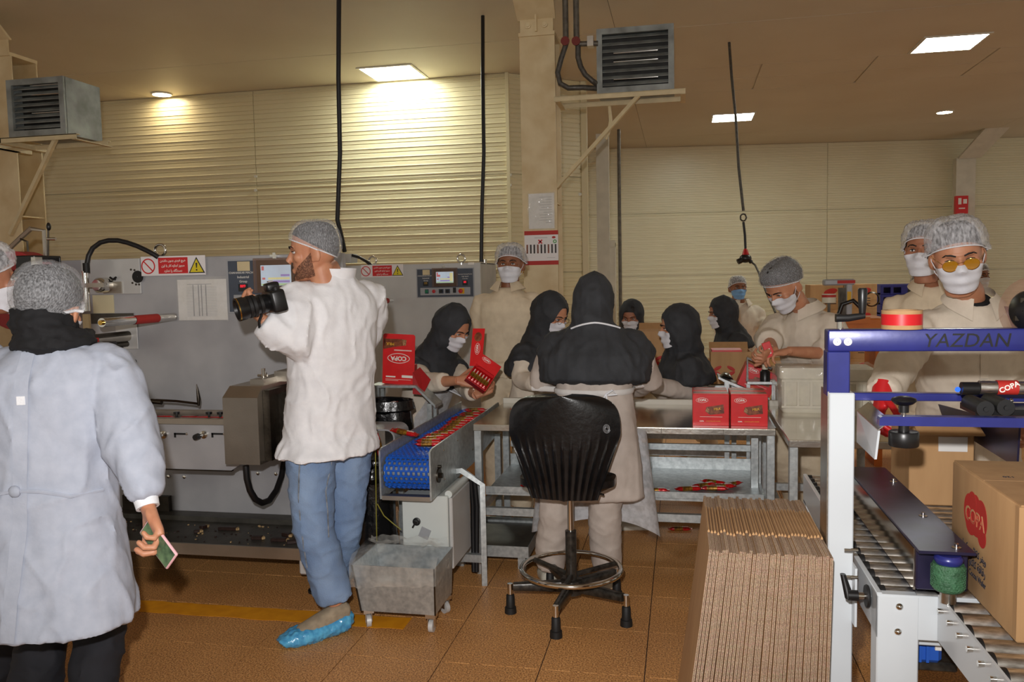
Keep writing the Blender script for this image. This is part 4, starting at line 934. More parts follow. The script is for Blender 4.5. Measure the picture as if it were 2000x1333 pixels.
# seat shell facing away from the camera, turned a little
fa = V((.02, 1, 0)).normalized(); ra = V((fa.y, -fa.x, 0))
def seat(u, v):
    x = (u-.5)*2; y = v
    w = .215*sqrt(max(.02, 1-abs(2*y-1)**3.5)); yy = -.185+.26*y
    return sc_+ra*(x*w)+fa*yy+UP*(.60+.055*abs(x)**2.2)
m = MB(); m.grid(seat, 20, 18); m.v += [p-UP*.03+(sc_-p)*.08*0 for p in m.v[:]]; n0 = 360
m.f += [tuple(i+n0 for i in reversed(f)) for f in m.f]; per = list(range(20))+[20*j+19 for j in range(1, 18)]+[17*20+i for i in range(18, -1, -1)]+[20*j for j in range(16, 0, -1)]
m.f += [(per[i], per[(i+1) % len(per)], per[(i+1) % len(per)]+n0, per[i]+n0) for i in range(len(per))]; m.m = [0]*len(m.f); m.sm = [True]*len(m.f)
m.build('seat', 'chair_black', st)
MB().box(sc_+V((0, 0, .578)), (.2, .2, .02), None, .005).build('seat_mount', 'black_metal', st)
MB().tube([sc_+ra*.07+V((0, 0, .578)), sc_+ra*.16-fa*.05+V((0, 0, .572))], .006, 6).build('height_lever', 'black_metal', st)
def backf(u, v, off=0):
    """v 0 at the seat, 1 at the top; fan-shaped, hollow towards the sitter"""
    v = 1-(1-v)**1.7
    w = .148+.100*min(1, v/.62)**1.0 if v < .62 else .248*max(0, 1-((v-.62)/.3801)**3.6)**.28
    w = max(w, .02); x = (u-.5)*2
    rib = 0
    if v < .62: rib = .010*max(0, 1-abs(((x*6.0+100.5) % 1)-.5)*5)*min(1, (.62-v)/.3)*min(1, .3+v*6)
    y = -.215-.02*v+.075*x*x*(.35+.65*v)
    z = .578+.462*v
    return sc_+ra*(x*w)+fa*(y-rib-off+.02)+UP*z
nu, nv = 97, 30
m = MB(); m.grid(lambda u, v: backf(u, v), nu, nv); n0 = len(m.v); m2 = MB(); m2.grid(lambda u, v: backf(u, v, -.014), nu, nv)
m.v += m2.v; m.f = [tuple(reversed(f)) for f in m.f]+[tuple(i+n0 for i in f) for f in m2.f]
per = list(range(nu))+[nu*j+nu-1 for j in range(1, nv)]+[(nv-1)*nu+i for i in range(nu-2, -1, -1)]+[nu*j for j in range(nv-2, 0, -1)]
m.f += [(per[i], per[(i+1) % len(per)], per[(i+1) % len(per)]+n0, per[i]+n0) for i in range(len(per))]; m.m = [0]*len(m.f); m.sm = [True]*len(m.f)
m.build('backrest', 'chair_black', st)
bk = []
for k in range(60):
    a = 2*pi*3*k/60; r = .004+.012*(k/60); u = .5+.5*.8; bk.append((r*cos(a), r*sin(a)*1.25))
m = MB(); pts = [backf(.885+x/.5, .50+z/.455)+(-fa)*.002 for x, z in bk]; m.tube(pts, .0011, 5); m.build('swirl_emblem', 'panel_light', st)

# ------------------------------------------------------------------ galvanised bin on castors, lined with film
bn = thing('bin_cart', 'small galvanised bin on castors lined with clear plastic', 'bin cart', V((-1.25, 3.5, 0)))
B0, B1, B2, B3 = -1.435, -1.055, 3.36, 3.66; zt_, zb_ = .30, .085
corn = lambda i, z: [V((B0+i, B2+i*.6, z)), V((B1-i*.2, B2+i*.6, z)), V((B1-i*.2, B3-i*.6, z)), V((B0+i, B3-i*.6, z))]
m = MB(); o = corn(0, zt_); b = corn(.03, zb_); oi = corn(.006, zt_); bi = corn(.036, zb_+.006)
m.add(o+b+oi+bi, [(0, 1, 5, 4), (1, 2, 6, 5), (2, 3, 7, 6), (3, 0, 4, 7), (7, 6, 5, 4), (9, 8, 12, 13), (10, 9, 13, 14), (11, 10, 14, 15), (8, 11, 15, 12), (12, 15, 14, 13), (0, 8, 9, 1), (1, 9, 10, 2), (2, 10, 11, 3), (3, 11, 8, 0)])
m.f = [tuple(reversed(f)) for f in m.f]; m.build('bin', 'galvanised', bn)
for i in (0, 1): MB().tube([o[i]+V((0, -.002, 0)), b[i]+V((0, -.002, 0))], .004, 6).build('weld_seam', 'dark_steel', bn)
for x, y, a in ((B0+.05, B2+.05, .5), (B1-.03, B2+.04, 0), (B1-.03, B3-.05, .9), (B0+.05, B3-.05, .3)):
    c = V((x, y, 0)); d = V((cos(a), sin(a), 0)); m = MB(); m.cyl(c+V((0, 0, .028))-d*.010, c+V((0, 0, .028))+d*.010, .028, n=20); w_ = m.build('castor_wheel', 'machine_grey_light', bn)
    m = MB(); R = Matrix.Rotation(a, 3, 'Z')
    for s in (-1, 1): m.box(c+d*(.0135*s)+V((0, 0, .05)), (.003, .03, .05), R)
    m.box(c+V((0, 0, .076)), (.045, .045, .018), R); m.build('castor_fork', 'steel', bn)
def film(u, v):
    # liner: rises a little over the rim, folds over the front and hangs down outside
    x = B0-.01+(B1-B0+.02)*u; n = noise.noise(V((u*6, v*5, 2)))
    if v < .35: p = V((x, B3-.03-(B3-B2-.06)*(v/.35)*.2, zt_+.03+.03*n+.02*(1-v/.35)))
    elif v < .6: q = (v-.35)/.25; p = V((x, B3-.05-(B3-B2-.04)*q, zt_+.028+.03*sin(q*pi)*n+.006+.02*(1-q)))
    else: q = (v-.6)/.4; p = V((x, B2-.006-.010*abs(n)-.006*q, zt_+.01-.11*q*(1-.25*u+.3*n*.3)))
    return p+V((0, 0, .012*noise.noise(V((u*14, v*9, 7)))))
MB().grid(film, 34, 24).build('film_liner', 'clear_film', bn)
def film2(u, v):
    n = noise.noise(V((u*5, v*5, 12))); y = B2-.006+(B3-B2+.01)*u
    return V((B1+.008+.008*abs(n), y, zt_+.015+.02*n-.10*v*(1-.35*u)))
MB().grid(film2, 20, 12).build('film_side', 'clear_film', bn)
# black refuse bags behind the photographer's legs
def bag(name, label, c, r, h, seed, mouth=True):
    m = MB()
    def f(u, v):
        a = 2*pi*u; n = noise.noise(V((cos(a)*2.2, sin(a)*2.2, v*3+seed))); n2 = noise.noise(V((cos(a)*6, sin(a)*6, v*2+seed*2)))
        rr = (.75+.25*min(1, v*5))*(1-.12*v)+.10*n+.07*n2
        if v > .93: rr *= 1+.12*(v-.93)/.07
        return V(c)+V((cos(a)*r[0]*rr, sin(a)*r[1]*rr, h*min(v, .93)/.93-(.05 if v > .97 else 0)))
    m.grid(f, 40, 26, closeu=True); n0 = len(m.v)
    m.add([V(c)+V((0, 0, .02))]+m.v[:40], [(0, i+1, (i+1) % 40+1) for i in range(40)], True)
    top = m.v[25*40:26*40]; m.add([V(c)+V((0, 0, h*.55))]+[V(p) for p in top], [(0, (i+1) % 40+1, i+1) for i in range(40)], True)
    return tag(m.build(name, 'bag_black'), label, 'bag')
bag('refuse_bag', 'black refuse bag slumped on the floor behind the jeans', (-1.545, 3.92, 0), (.125, .12), .62, 3)
bag('refuse_bag', 'open black refuse bag of red wrappers hanging from the sloped stand', (-1.605, 4.29, .48), (.165, .12), .42, 8)
for k, (px, py) in enumerate(((745, 800), (758, 792), (770, 803), (750, 806))):
    wafer_bar(PY(px, py, 4.27), k*.9, 'red wrapper thrown in the open black refuse bag', 'wrappers in the refuse bag', (.4*k-.5, .3))
# pale belt end of the far machine's outfeed
t = thing('outfeed_conveyor', 'short pale outfeed belt ending beside the blue belt conveyor', 'conveyor', V((-1.75, 4.05, 0)))
xe = PY(783, 842, 3.98).x; xs = xe-.34; z_ = PY(760, 838, 3.98).z
pr = [(xs, z_+.012), (xe-.05, z_+.012)]+[(xe-.05+.045*sin(a*pi/8), z_-.033+.045*cos(a*pi/8)) for a in range(1, 8)]+[(xe-.05, z_-.078), (xs, z_-.078)]
pi_ = [(xs, z_+.004), (xe-.05, z_+.004)]+[(xe-.05+.037*sin(a*pi/8), z_-.033+.037*cos(a*pi/8)) for a in range(1, 8)]+[(xe-.05, z_-.070), (xs, z_-.070)]
m = MB(); n = len(pr); vs = [V((x, y, z)) for y in (3.9, 4.12) for x, z in pr]+[V((x, y, z)) for y in (3.9, 4.12) for x, z in pi_]
fs = []
for i in range(n-1): fs += [(i, i+1, n+i+1, n+i), (2*n+i+1, 2*n+i, 3*n+i, 3*n+i+1), (i+1, i, 2*n+i, 2*n+i+1), (n+i, n+i+1, 3*n+i+1, 3*n+i)]
m.add(vs, fs, True); shade(m.build('outfeed_belt', 'panel_light', t))
MB().mm((xs, 3.91, z_-.07), (xe-.06, 4.11, z_+.003)).build('belt_bed', 'brushed', t)
MB().mm((xs, 3.885, z_-.05), (xe-.1, 3.897, z_-.01)).build('belt_rail', 'steel', t)
for x in (xs+.08, xe-.12): MB().mm((x-.015, 4.08, 0), (x+.015, 4.11, z_-.07)).build('leg', 'galvanised', t)

# ------------------------------------------------------------------ printed red cartons
def logo(m, M, w, bold=.0):
    letter(m, 'COPA', w*.34, M, bold=w*.012, fitw=w*.8)
    pts = [M @ V((w*.5*cos(a)*(1+.10*cos(2*a)), w*.21*sin(a)*(1-.25*cos(2*a))+.03*w*sin(3*a), 0)) for a in (2*pi*k/40 for k in range(40))]
    m.tube(pts, w*.017, 5, closed=True); return m
def red_print(M, w, h, t, front=True, flip=False):
    """flat print on a carton face: M is the face plane (x right, y up, z out), centred"""
    m = MB(); logo(m, M @ Matrix.Translation((-w*.24, h*.32, .0006)), w*.30); m.build('logo', 'print_white', t)
    b = MB(); b.prism([M @ V(p) for p in ((-w*.12, h*.10, .0003), (w*.35, h*.19, .0003), (w*.37, -h*.10, .0003), (-w*.02, -h*.15, .0003), (-w*.15, -h*.04, .0003))], M.to_3x3() @ V((0, 0, .0005))); b.build('chocolate_picture', 'print_brown', t)
    b = MB(); b.prism([M @ V(p) for p in ((-w*.15, -h*.04, .0004), (-w*.10, h*.10, .0004), (-w*.04, h*.02, .0004), (-w*.05, -h*.12, .0004))], M.to_3x3() @ V((0, 0, .0006))); b.build('wafer_picture', 'print_wafer', t)
    b = MB(); letter(b, 'MILK', h*.2, M @ Matrix.Translation((w*.18, h*.04, .0012)) @ Matrix.Rotation(.12, 4, 'Z'), bold=h*.006, fitw=w*.2); b.build('flavour_word', 'print_yellow', t)
    b = MB(); b.prism([M @ V(p) for p in ((-w*.3, -h*.222, .0003), (w*.32, -h*.222, .0003), (w*.32, -h*.212, .0003), (-w*.3, -h*.212, .0003))], M.to_3x3() @ V((0, 0, .0005))); b.build('rule_line', 'print_white', t)
    b = MB(); letter(b, 'COPA', h*.1, M @ Matrix.Translation((-w*.25, -h*.36, .0006)), bold=h*.004, fitw=w*.12); b.build('small_logo', 'print_white', t)
    b = MB(); letter(b, 'CHOCOLATE WAFER', h*.1, M @ Matrix.Translation((w*.07, -h*.36, .0006)), fitw=w*.4); b.build('product_name', 'print_yellow', t)
bw_, bh_ = .176, .155
for i in range(2):
    for j in range(2):
        x0 = .055+i*.185; y0 = 4.195+j*.125
        t = thing('display_carton', ['closed red display carton at the front of the pair, beside the table seam', 'closed red display carton standing behind, beside the table seam', 'closed red display carton at the front of the pair, nearer the table corner', 'closed red display carton standing behind, nearer the table corner'][i*2+j], 'carton', V((x0+bw_/2, y0+.058, TZ)))
        MB().mm((x0, y0, TZ), (x0+bw_, y0+.117, TZ+bh_), .0015).build('body', 'box_red', t)
        MB().mm((x0+.002, y0+.003, TZ+bh_), (x0+bw_-.002, y0+.114, TZ+bh_+.004)).build('lid', 'box_red', t)
        MB().mm((x0+.003, y0+.03, TZ+bh_+.004), (x0+bw_-.003, y0+.075, TZ+bh_+.0048)).build('lid_picture', 'print_brown', t)
        if j == 0: red_print(WALLF(V((x0+bw_/2, y0-.0004, TZ+bh_/2))), bw_, bh_, t)
# upright flattened carton on the sloped stand, print upside down
a = PY(748, 653, 4.46); b = PY(812, 751, 4.46); w = .19; h = a.z-b.z; tl_ = rad(-4)
t = thing('carton_blank', 'opened red carton standing upside down on the sloped stand', 'carton', V((a.x+w/2, 4.46, b.z)))
M = WALLF(V((a.x+w/2-.004, 4.455, b.z+h/2))) @ Matrix.Rotation(rad(-3), 4, 'Z')
m = MB(); m.T = M; rr = .014
out = [(-w/2, -h/2), (w/2, -h/2)]+[(w/2-rr+rr*cos(k*pi/8), h/2-rr+rr*sin(k*pi/8)) for k in range(5)]+[(-w/2+rr-rr*sin(k*pi/8), h/2-rr+rr*cos(k*pi/8)) for k in range(5)]
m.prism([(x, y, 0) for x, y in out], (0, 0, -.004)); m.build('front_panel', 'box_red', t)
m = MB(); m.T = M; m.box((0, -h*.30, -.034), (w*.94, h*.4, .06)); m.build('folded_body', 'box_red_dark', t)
m = MB(); logo(m, M @ Matrix.Translation((.0, .005, .001)) @ Matrix.Rotation(pi, 4, 'Z'), w*.62); m.build('logo', 'print_white', t)
m = MB(); m.T = M; m.prism([(-w*.48, h*.40, .0004), (w*.12, h*.40, .0004), (w*.22, h*.28, .0004), (-w*.15, h*.24, .0004), (-w*.48, h*.19, .0004)], (0, 0, .0006)); m.build('chocolate_picture', 'print_brown', t)
m = MB(); m.T = M; m.prism([(w*.10, h*.40, .0006), (w*.24, h*.39, .0006), (w*.22, h*.28, .0006), (w*.13, h*.28, .0006)], (0, 0, .0008)); m.build('wafer_picture', 'print_wafer', t)
m = MB(); letter(m, 'MILK', .04, M @ Matrix.Translation((-w*.27, h*.30, .0016)) @ Matrix.Rotation(pi, 4, 'Z'), bold=.001, fitw=w*.25); m.build('flavour_word', 'print_yellow', t)
m = MB(); m.T = M
for y in (.185, .172): m.box((w*.13, h*y, .0008), (w*.55, .0022, .0006))
m.box((-w*.24, -h*.355, .0008), (w*.3, h*.028, .0006)); m.box((w*.28, -h*.34, .0008), (w*.34, h*.05, .0006)); m.box((0, -h*.405, .0008), (w*.8, .0016, .0006)); m.box((-w*.2, -h*.43, .0008), (w*.4, .0016, .0006))
m.build('small_print', 'print_white', t, kind='stuff')
m = MB(); p0 = PY(806, 728, 4.44); p1 = PY(820, 718, 4.5); p2 = PY(841, 742, 4.5); p3 = PY(826, 772, 4.42); p4 = PY(806, 770, 4.42)
m.prism([p0, p1, p2, p3, p4], V((0, .004, 0))); m.build('side_flap', 'box_red_dark', t)
# sloped galvanised stands
def stand(label, A, B, C, dy, z_leg, legs):
    t = thing('sloped_stand', label, 'stand', V(((A.x+C.x)/2, A.y+dy/2, 0)))
    m = MB(); m.prism([A, B, B-UP*.014, A-UP*.014], V((0, dy, 0))); m.build('ledge', 'galvanised', t)
    m = MB(); m.prism([B, C, C-UP*.016, B-UP*.016], V((0, dy, 0))); m.build('sloped_tray', 'galvanised', t)
    for x, y, z in legs: MB().mm((x-.014, y-.014, 0), (x+.014, y+.014, z)).build('leg', 'galvanised', t)
    return t
A = PY(722, 753, 4.40); B = PY(811, 753, 4.40); B.z = A.z; C = PY(850, 792, 4.40)
stand('galvanised stand with a sloped side under the upside down carton', A, B, C, .14, 0, ((A.x+.03, 4.44, A.z-.01), (C.x-.04, 4.43, C.z+.005), (A.x+.03, 4.52, A.z-.01), (C.x-.04, 4.52, C.z+.005)))
A = PY(1403, 736, 5.02); B = PY(1411, 740, 5.02); C = PY(1503, 779, 5.02)
s2 = stand('galvanised stand sloping down under the tilted open red carton', A, B, C, .2, 0, ((A.x+.05, 5.05, A.z-.03), (A.x+.1, 5.2, A.z-.05), (C.x-.02, 5.05, C.z-.012), (C.x-.02, 5.2, C.z-.012)))
sl = atan2(C.z-B.z, C.x-B.x)
m = MB(); q = B+(C-B)*.11+V((0, .08, .014)); m.loft([(q+V((-.034, 0, .008)), V((0, .07, 0)), UP*.004), (q+V((-.016, 0, .012)), V((0, .08, 0)), UP*.016), (q+V((.014, 0, .004)), V((0, .08, 0)), UP*.02), (q+V((.034, 0, -.010)), V((0, .07, 0)), UP*.004)], 16)
tag(m.build('plastic_wrap', 'bag_black'), 'crumpled black plastic on the sloped stand beside the open carton', 'plastic')
# open red carton leaning on that stand
Mx = frame(B+(C-B)*.66+V((0, .005, .005)), V((cos(sl), 0, sin(sl))), V((-sin(sl), 0, cos(sl))), V((0, -1, 0)))
t = thing('open_carton', 'open red display carton tilted on the sloped stand', 'carton', Mx.copy())
w, h, d = .20, .135, .13
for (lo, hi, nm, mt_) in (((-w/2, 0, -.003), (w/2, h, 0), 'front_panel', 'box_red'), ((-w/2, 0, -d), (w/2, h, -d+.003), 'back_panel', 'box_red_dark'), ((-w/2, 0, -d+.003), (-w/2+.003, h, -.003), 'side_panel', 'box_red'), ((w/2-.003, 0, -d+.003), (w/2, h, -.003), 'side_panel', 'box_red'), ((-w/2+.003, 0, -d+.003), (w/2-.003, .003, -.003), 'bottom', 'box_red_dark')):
    m = MB(); m.T = Mx; m.mm(lo, hi); m.build(nm, mt_, t)
m = MB(); m.T = Mx; m.box((0, h+.018, -d-.02), (w, .05, .003), Matrix.Rotation(.7, 3, 'X')); m.build('lid_flap', 'kraft', t)
red_print(Mx @ Matrix.Translation((0, h/2, 0)), w, h, t)

# ------------------------------------------------------------------ wrapped white crates on the short table
def crate(label, x0, x1, y0, y1, z0, z1):
    t = thing('wrapped_crate', label, 'crate', V(((x0+x1)/2, (y0+y1)/2, z0))); i = .02
    m = MB(); m.loft([(V(((x0+x1)/2, (y0+y1)/2, z)), V(((x1-x0)/2-g, 0, 0)), V((0, (y1-y0)/2-g, 0)), 9) for z, g in ((z0, .022), (z0+.01, .016), (z1-.06, .008), (z1-.058, .0), (z1, .0))], 40); m.build('shell', 'crate_white', t)
    for k in range(4):
        x = x0+.03+(x1-x0-.06)*k/3; MB().mm((x-.006, y0-.002, z0+.035), (x+.006, y0+.012, z1-.07)).build('rib', 'crate_white', t)
    for z in (z0+.03, z1-.075): MB().mm((x0+.012, y0-.003, z), (x1-.012, y0+.012, z+.012)).build('rib', 'crate_white', t)
    def f(u, v):
        a = 2*pi*u; n = noise.noise(V((cos(a)*2, sin(a)*2, v*4+x0*9))); e = .16
        cx = abs(cos(a))**e*(1 if cos(a) >= 0 else -1); cy_ = abs(sin(a))**e*(1 if sin(a) >= 0 else -1)
        k = 1 if v < .8 else 1-(v-.8)*3.4
        return V(((x0+x1)/2+cx*((x1-x0)/2+.010+.012*abs(n))*k, (y0+y1)/2+cy_*((y1-y0)/2+.010+.012*abs(n))*k, z0+.025+(z1-z0-.01)*min(1, v/.8)+.008*n))
    MB().grid(f, 64, 20, closeu=True).build('film_wrap', 'clear_film', t)
crate('white crate wrapped in clear film beside the bowed worker', .515, .775, 4.60, 4.84, TZ, 1.045)
crate('white crate wrapped in clear film beneath the blue frame', .828, .99, 4.52, 4.80, TZ, 1.045)
# kraft cartons with red leaf print behind the women
def leaf_carton(label, px0, py0, px1, py1, Y, dep, n, redtop=False):
    a = PY(px0, py0, Y); b = PY(px1, py1, Y); z0 = .80
    t = thing('kraft_carton', label, 'carton', V(((a.x+b.x)/2, Y+dep/2, z0)))
    for lo, hi in (((a.x, Y, z0), (b.x, Y+.006, a.z)), ((a.x, Y+dep-.006, z0), (b.x, Y+dep, a.z)), ((a.x, Y+.006, z0), (a.x+.006, Y+dep-.006, a.z)), ((b.x-.006, Y+.006, z0), (b.x, Y+dep-.006, a.z))): MB().mm(lo, hi).build('wall', 'kraft', t)
    MB().mm((a.x, Y, z0), (b.x, Y+dep, z0+.005)).build('bottom', 'kraft_dark', t)
    MB().box(((a.x+b.x)/2, Y+dep+.05, a.z+.0), (b.x-a.x, .006, .12), Matrix.Rotation(-.9, 3, 'X')).build('flap', 'kraft', t)
    if redtop: MB().mm((a.x+.01, Y+.05, a.z-.02), (b.x-.06, Y+dep-.05, a.z+.008)).build('red_filling', 'box_red', t)
    for k in range(n):
        x = a.x+(b.x-a.x)*(k+.5)/n; z = z0+(a.z-z0)*.42
        for s in (-1, 1): MB().ball((x, Y-.001, z+s*.018), (.032, .0012, .012), 10, Matrix.Rotation(s*.5*(1 if k % 2 else -1), 3, 'Y')).build('leaf_print', 'print_red', t)
leaf_carton('open kraft carton with red leaf print beside the column end wall', 1243, 648, 1312, 712, 5.9, .3, 4)
leaf_carton('open kraft carton with red leaf print filled with red packs', 1388, 688, 1468, 745, 5.78, .28, 3, True)
# small things on the rear line: upright red packs, glue bottle, metal frame
p = PY(1490, 698, 5.0)
t = thing('red_pack', 'upright red pack in the hands of the bowed worker', 'carton', PY(1500, 700, 4.72))
Mx = frame(PY(1500, 683, 4.72), V((.94, 0, .34)), V((-.34, 0, .94)), V((0, -1, 0)))
m = MB(); m.T = Mx; m.box((0, 0, 0), (.045, .085, .03), None, .002); m.build('pack', 'box_red', t)
m = MB(); m.T = Mx; m.box((-.004, -.01, .0155), (.026, .03, .001)); m.build('label', 'print_white', t)
p = PZ(1497, 742, TZ+.03); p = PY(1494, 738, 4.9)
t = thing('glue_bottle', 'small black bottle with a pale cap behind the wrapped crate', 'bottle', V((p.x, 4.9, p.z-.02)))
m = MB(); m.lathe([(.001, 0), (.028, 0), (.028, .055), (.012, .07), (.001, .07)], (p.x, 4.9, p.z-.02)); m.build('bottle_body', 'black_plastic', t)
m = MB(); m.lathe([(.016, .068), (.016, .095), (.001, .096)], (p.x, 4.9, p.z-.02)); m.build('cap', 'crate_white', t)
t = thing('bottle_stand', 'small galvanised frame stand under the black bottle', 'stand', V((p.x, 4.9, 0)))
MB().mm((p.x-.10, 4.86, p.z-.034), (p.x+.06, 5.0, p.z-.02)).build('shelf', 'galvanised', t)
for x in (p.x-.09, p.x+.05): MB().mm((x-.01, 4.92, 0), (x+.01, 4.94, p.z-.033)).build('leg', 'galvanised', t)
MB().tube([V((p.x-.095, 4.93, p.z-.02)), V((p.x-.095, 4.93, p.z+.11)), V((p.x+.04, 4.93, p.z+.05))], .009, 4).build('brace', 'galvanised', t)

# ------------------------------------------------------------------ far end: stacked cartons, pallets and the second taping machine
a = PD(1582, 625, 9.6); 
k = 0
for j in range(4):
    for i in range(2):
        w, h = .36, .285; x0 = a.x+i*(w+.006); z0 = .0+j*h+.27
        c = V((x0+w/2, a.y, z0))
        if i == 0 and j == 0: pass
        t = thing('shipping_carton', ['kraft shipping carton with red emblem, lowest of the %s stack beside the blue pallets', 'kraft shipping carton with red emblem, second of the %s stack beside the blue pallets', 'kraft shipping carton with red emblem, third of the %s stack beside the blue pallets', 'kraft shipping carton with red emblem, topmost of the %s stack beside the blue pallets'][j] % ('inner', 'outer')[i], 'carton', c)
        MB().mm((x0, a.y, z0), (x0+w, a.y+.4, z0+h), .002).build('body', 'kraft', t)
        MB().ball((x0+w*.62, a.y-.001, z0+h*.72), (.075, .0015, .035), 12, Matrix.Rotation(-.25, 3, 'Y')).build('emblem', 'print_red', t)
        m = MB()
        for q in range(3): m.mm((x0+w*.45, a.y-.001, z0+h*(.42-.1*q)), (x0+w*.8, a.y+.0005, z0+h*(.45-.1*q)))
        m.build('print', 'print_dark', t, kind='stuff')
t = thing('pallet_base', 'low wooden pallet under the stacked shipping cartons', 'pallet', V((a.x+.36, a.y+.2, 0)))
for q in range(5): MB().mm((a.x-.03, a.y-.02+.1*q, .24), (a.x+.76, a.y+.06+.1*q, .265)).build('deck_board', 'kraft_dark', t)
for q in range(3): MB().mm((a.x-.03+.35*q, a.y-.02, 0), (a.x+.06+.35*q, a.y+.46, .24)).build('bearer', 'kraft_dark', t)
a = PD(1719, 660, 12.6)
for j in range(9):
    z0 = j*.150+.002; t = thing('plastic_pallet', 'blue plastic pallet, number %s up in the stack behind the kraft cartons' % ('one', 'two', 'three', 'four', 'five', 'six', 'seven', 'eight', 'nine')[j], 'pallet', V((a.x+.5, a.y+.4, z0)))
    MB().mm((a.x, a.y, z0+.105), (a.x+1.1, a.y+.9, z0+.146), .004).build('deck', 'pallet_blue', t)
    MB().mm((a.x, a.y+.03, z0), (a.x+1.1, a.y+.87, z0+.02)).build('base_frame', 'pallet_blue', t)
    for x in (a.x+.02, a.x+.16, a.x+.31, a.x+.60, a.x+.98): MB().mm((x-.02, a.y, z0), (x+.07 if x > a.x+.3 else x+.02, a.y+.9, z0+.11)).build('block', 'pallet_blue', t)
YB = 6.9
a = PY(1655, 640, YB); b = PY(1738, 622, YB)
t = thing('taping_machine', 'orange and grey carton taping machine behind the bowed worker', 'machine', V((a.x, YB, 0)))
MB().mm((a.x-.15, YB, a.z-.02), (b.x, YB+.5, b.z), .01).build('bed', 'orange_paint', t)
for x in (a.x-.1, b.x-.06): MB().mm((x-.03, YB+.05, 0), (x+.03, YB+.45, a.z-.02)).build('leg', 'orange_paint', t)
m = MB(); c0_ = PY(1640, 620, YB+.1); c1_ = PY(1665, 555, YB+.1); m.mm((c0_.x+.05, YB+.1, c0_.z-.1), (c1_.x, YB+.2, c1_.z), .006); m.build('mast', 'panel_light', t)
MB().mm((c0_.x, YB+.12, c0_.z-.1), (c0_.x+.05, YB+.18, c1_.z-.03)).build('mast_slide', 'dark_steel', t)
MB().mm((c0_.x+.055, YB+.097, c1_.z-.16), (c1_.x-.008, YB+.101, c1_.z-.06)).build('rating_plate', 'yellow_plastic', t)
MB().mm((c0_.x-.12, YB+.1, c1_.z-.01), (c1_.x+.02, YB+.2, c1_.z+.04), .01).build('head_arm', 'panel_light', t)
MB().mm((c0_.x-.02, YB+.095, c1_.z+.005), (c1_.x+.02, YB+.1, c1_.z+.03)).build('head_stripe', 'print_red', t)
c = PY(1619, 583, YB); m = MB(); m.lathe([(.03, -.035), (.052, -.035), (.052, .035), (.03, .035)], c, (0, 0, 1), 20); m.build('tape_roll', 'crate_white', t)
MB().lathe([(.0535, .008), (.0535, .028)], c, (0, 0, 1), 20).build('tape_print', 'print_red', t)
MB().mm((c.x-.01, YB-.01, c.z-.16), (c.x+.01, YB+.01, c.z-.036)).build('roll_post', 'dark_steel', t)
MB().mm((c.x-.06, YB-.04, c.z-.20), (c.x+.3, YB+.2, c.z-.15)).build('tape_head', 'orange_paint', t)
m = MB(); m.tube([c+V((.07, 0, -.14)), c+V((.10, 0, -.05)), c+V((.18, 0, -.02)), c+V((.24, 0, -.08))], .018, 8); m.build('tape_arm', 'black_plastic', t)
MB().lathe([(.05, -.02), (.06, 0), (.05, .02)], PY(1703, 585, YB), (0, 1, 0), 16).build('guide_wheel', 'dark_steel', t)
# ------------------------------------------------------------------ blue and white carton taping machine
tm = thing('carton_sealer', 'blue and white carton sealing machine with steel roller conveyor', 'machine', V((.8, 2.6, 0)))
pY = 2.33
def tpost(x0, x1):
    MB().mm((x0, pY, 0), (x1, pY+.075, 1.227), .003).build('post', 'white_enamel', tm)
    MB().mm((x0-.004, pY+.002, 0), (x0-.0005, pY+.11, 1.23)).build('post_guide', 'steel', tm)
    MB().mm((x0-.005, pY+.006, 1.215), (x1-.012, pY+.07, 1.339), .003).build('upper_post', 'blue_paint', tm)
tpost(.390, .455); tpost(1.37, 1.435)
MB().mm((.385, pY-.002, 1.339), (1.44, pY+.06, 1.397), .004, 2).build('top_beam', 'blue_paint', tm)
for px in (1635, 1656):
    c = PY(px, 668, pY-.002); m = MB(); m.lathe([(.0105, 0), (.0105, .002), (.006, .003), (.005, .005), (.001, .005)], c, (0, -1, 0), 18); m.build('bolt', 'sign_white', tm)
m = MB(); c = PY(1886, 671, pY); letter(m, 'YAZDAN', .034, WALLF(V((c.x, pY-.0026, 1.366))), depth=.0008, shear=.18, fitw=.205); m.build('cut_lettering', 'black_rubber', tm)
for px, py in ((1688, 646), (1697, 647), (1939, 648), (1958, 650)): MB().ball(PY(px, py, pY+.02), .004, 8).build('screw', 'chrome', tm)
# height crank on top of the post
c = PY(1641, 640, pY+.03); m = MB(); m.cyl((c.x, pY+.03, 1.395), (c.x, pY+.03, 1.425), .0085, n=12); m.build('crank_spindle', 'chrome', tm)
e = PY(1689, 620, pY+.0); m = MB(); m.loft([(V((c.x-.012, pY+.03, 1.427)), V((0, .013, 0)), UP*.011, 4), (V((c.x+.02, pY+.03, 1.427)), V((0, .013, 0)), UP*.010, 4), (V((e.x+.006, pY+.03, 1.433)), V((0, .010, 0)), UP*.008, 4)], 12); m.build('crank_arm', 'black_plastic', tm)
m = MB(); m.lathe([(.001, .075), (.010, .075), (.0125, .07), (.011, .035), (.0085, .01), (.007, 0)], V((e.x, pY+.03, 1.432)), (0, 0, 1), 18); m.build('crank_handle', 'black_plastic', tm)
# carton tape roll set down on the beam
c = V((PY(1767, 640, pY).x, pY+.03, 1.397)); t = thing('tape_roll', 'roll of red printed brown tape standing on the blue beam', 'tape', c)
m = MB(); m.lathe([(.038, 0), (.0505, 0), (.0505, .05), (.038, .05), (.038, 0)], c, (0, 0, 1), 40); shade(m.build('tape', 'kraft', t))
MB().lathe([(.0508, .011), (.0508, .040)], c, (0, 0, 1), 40).build('red_print', 'sign_red', t)
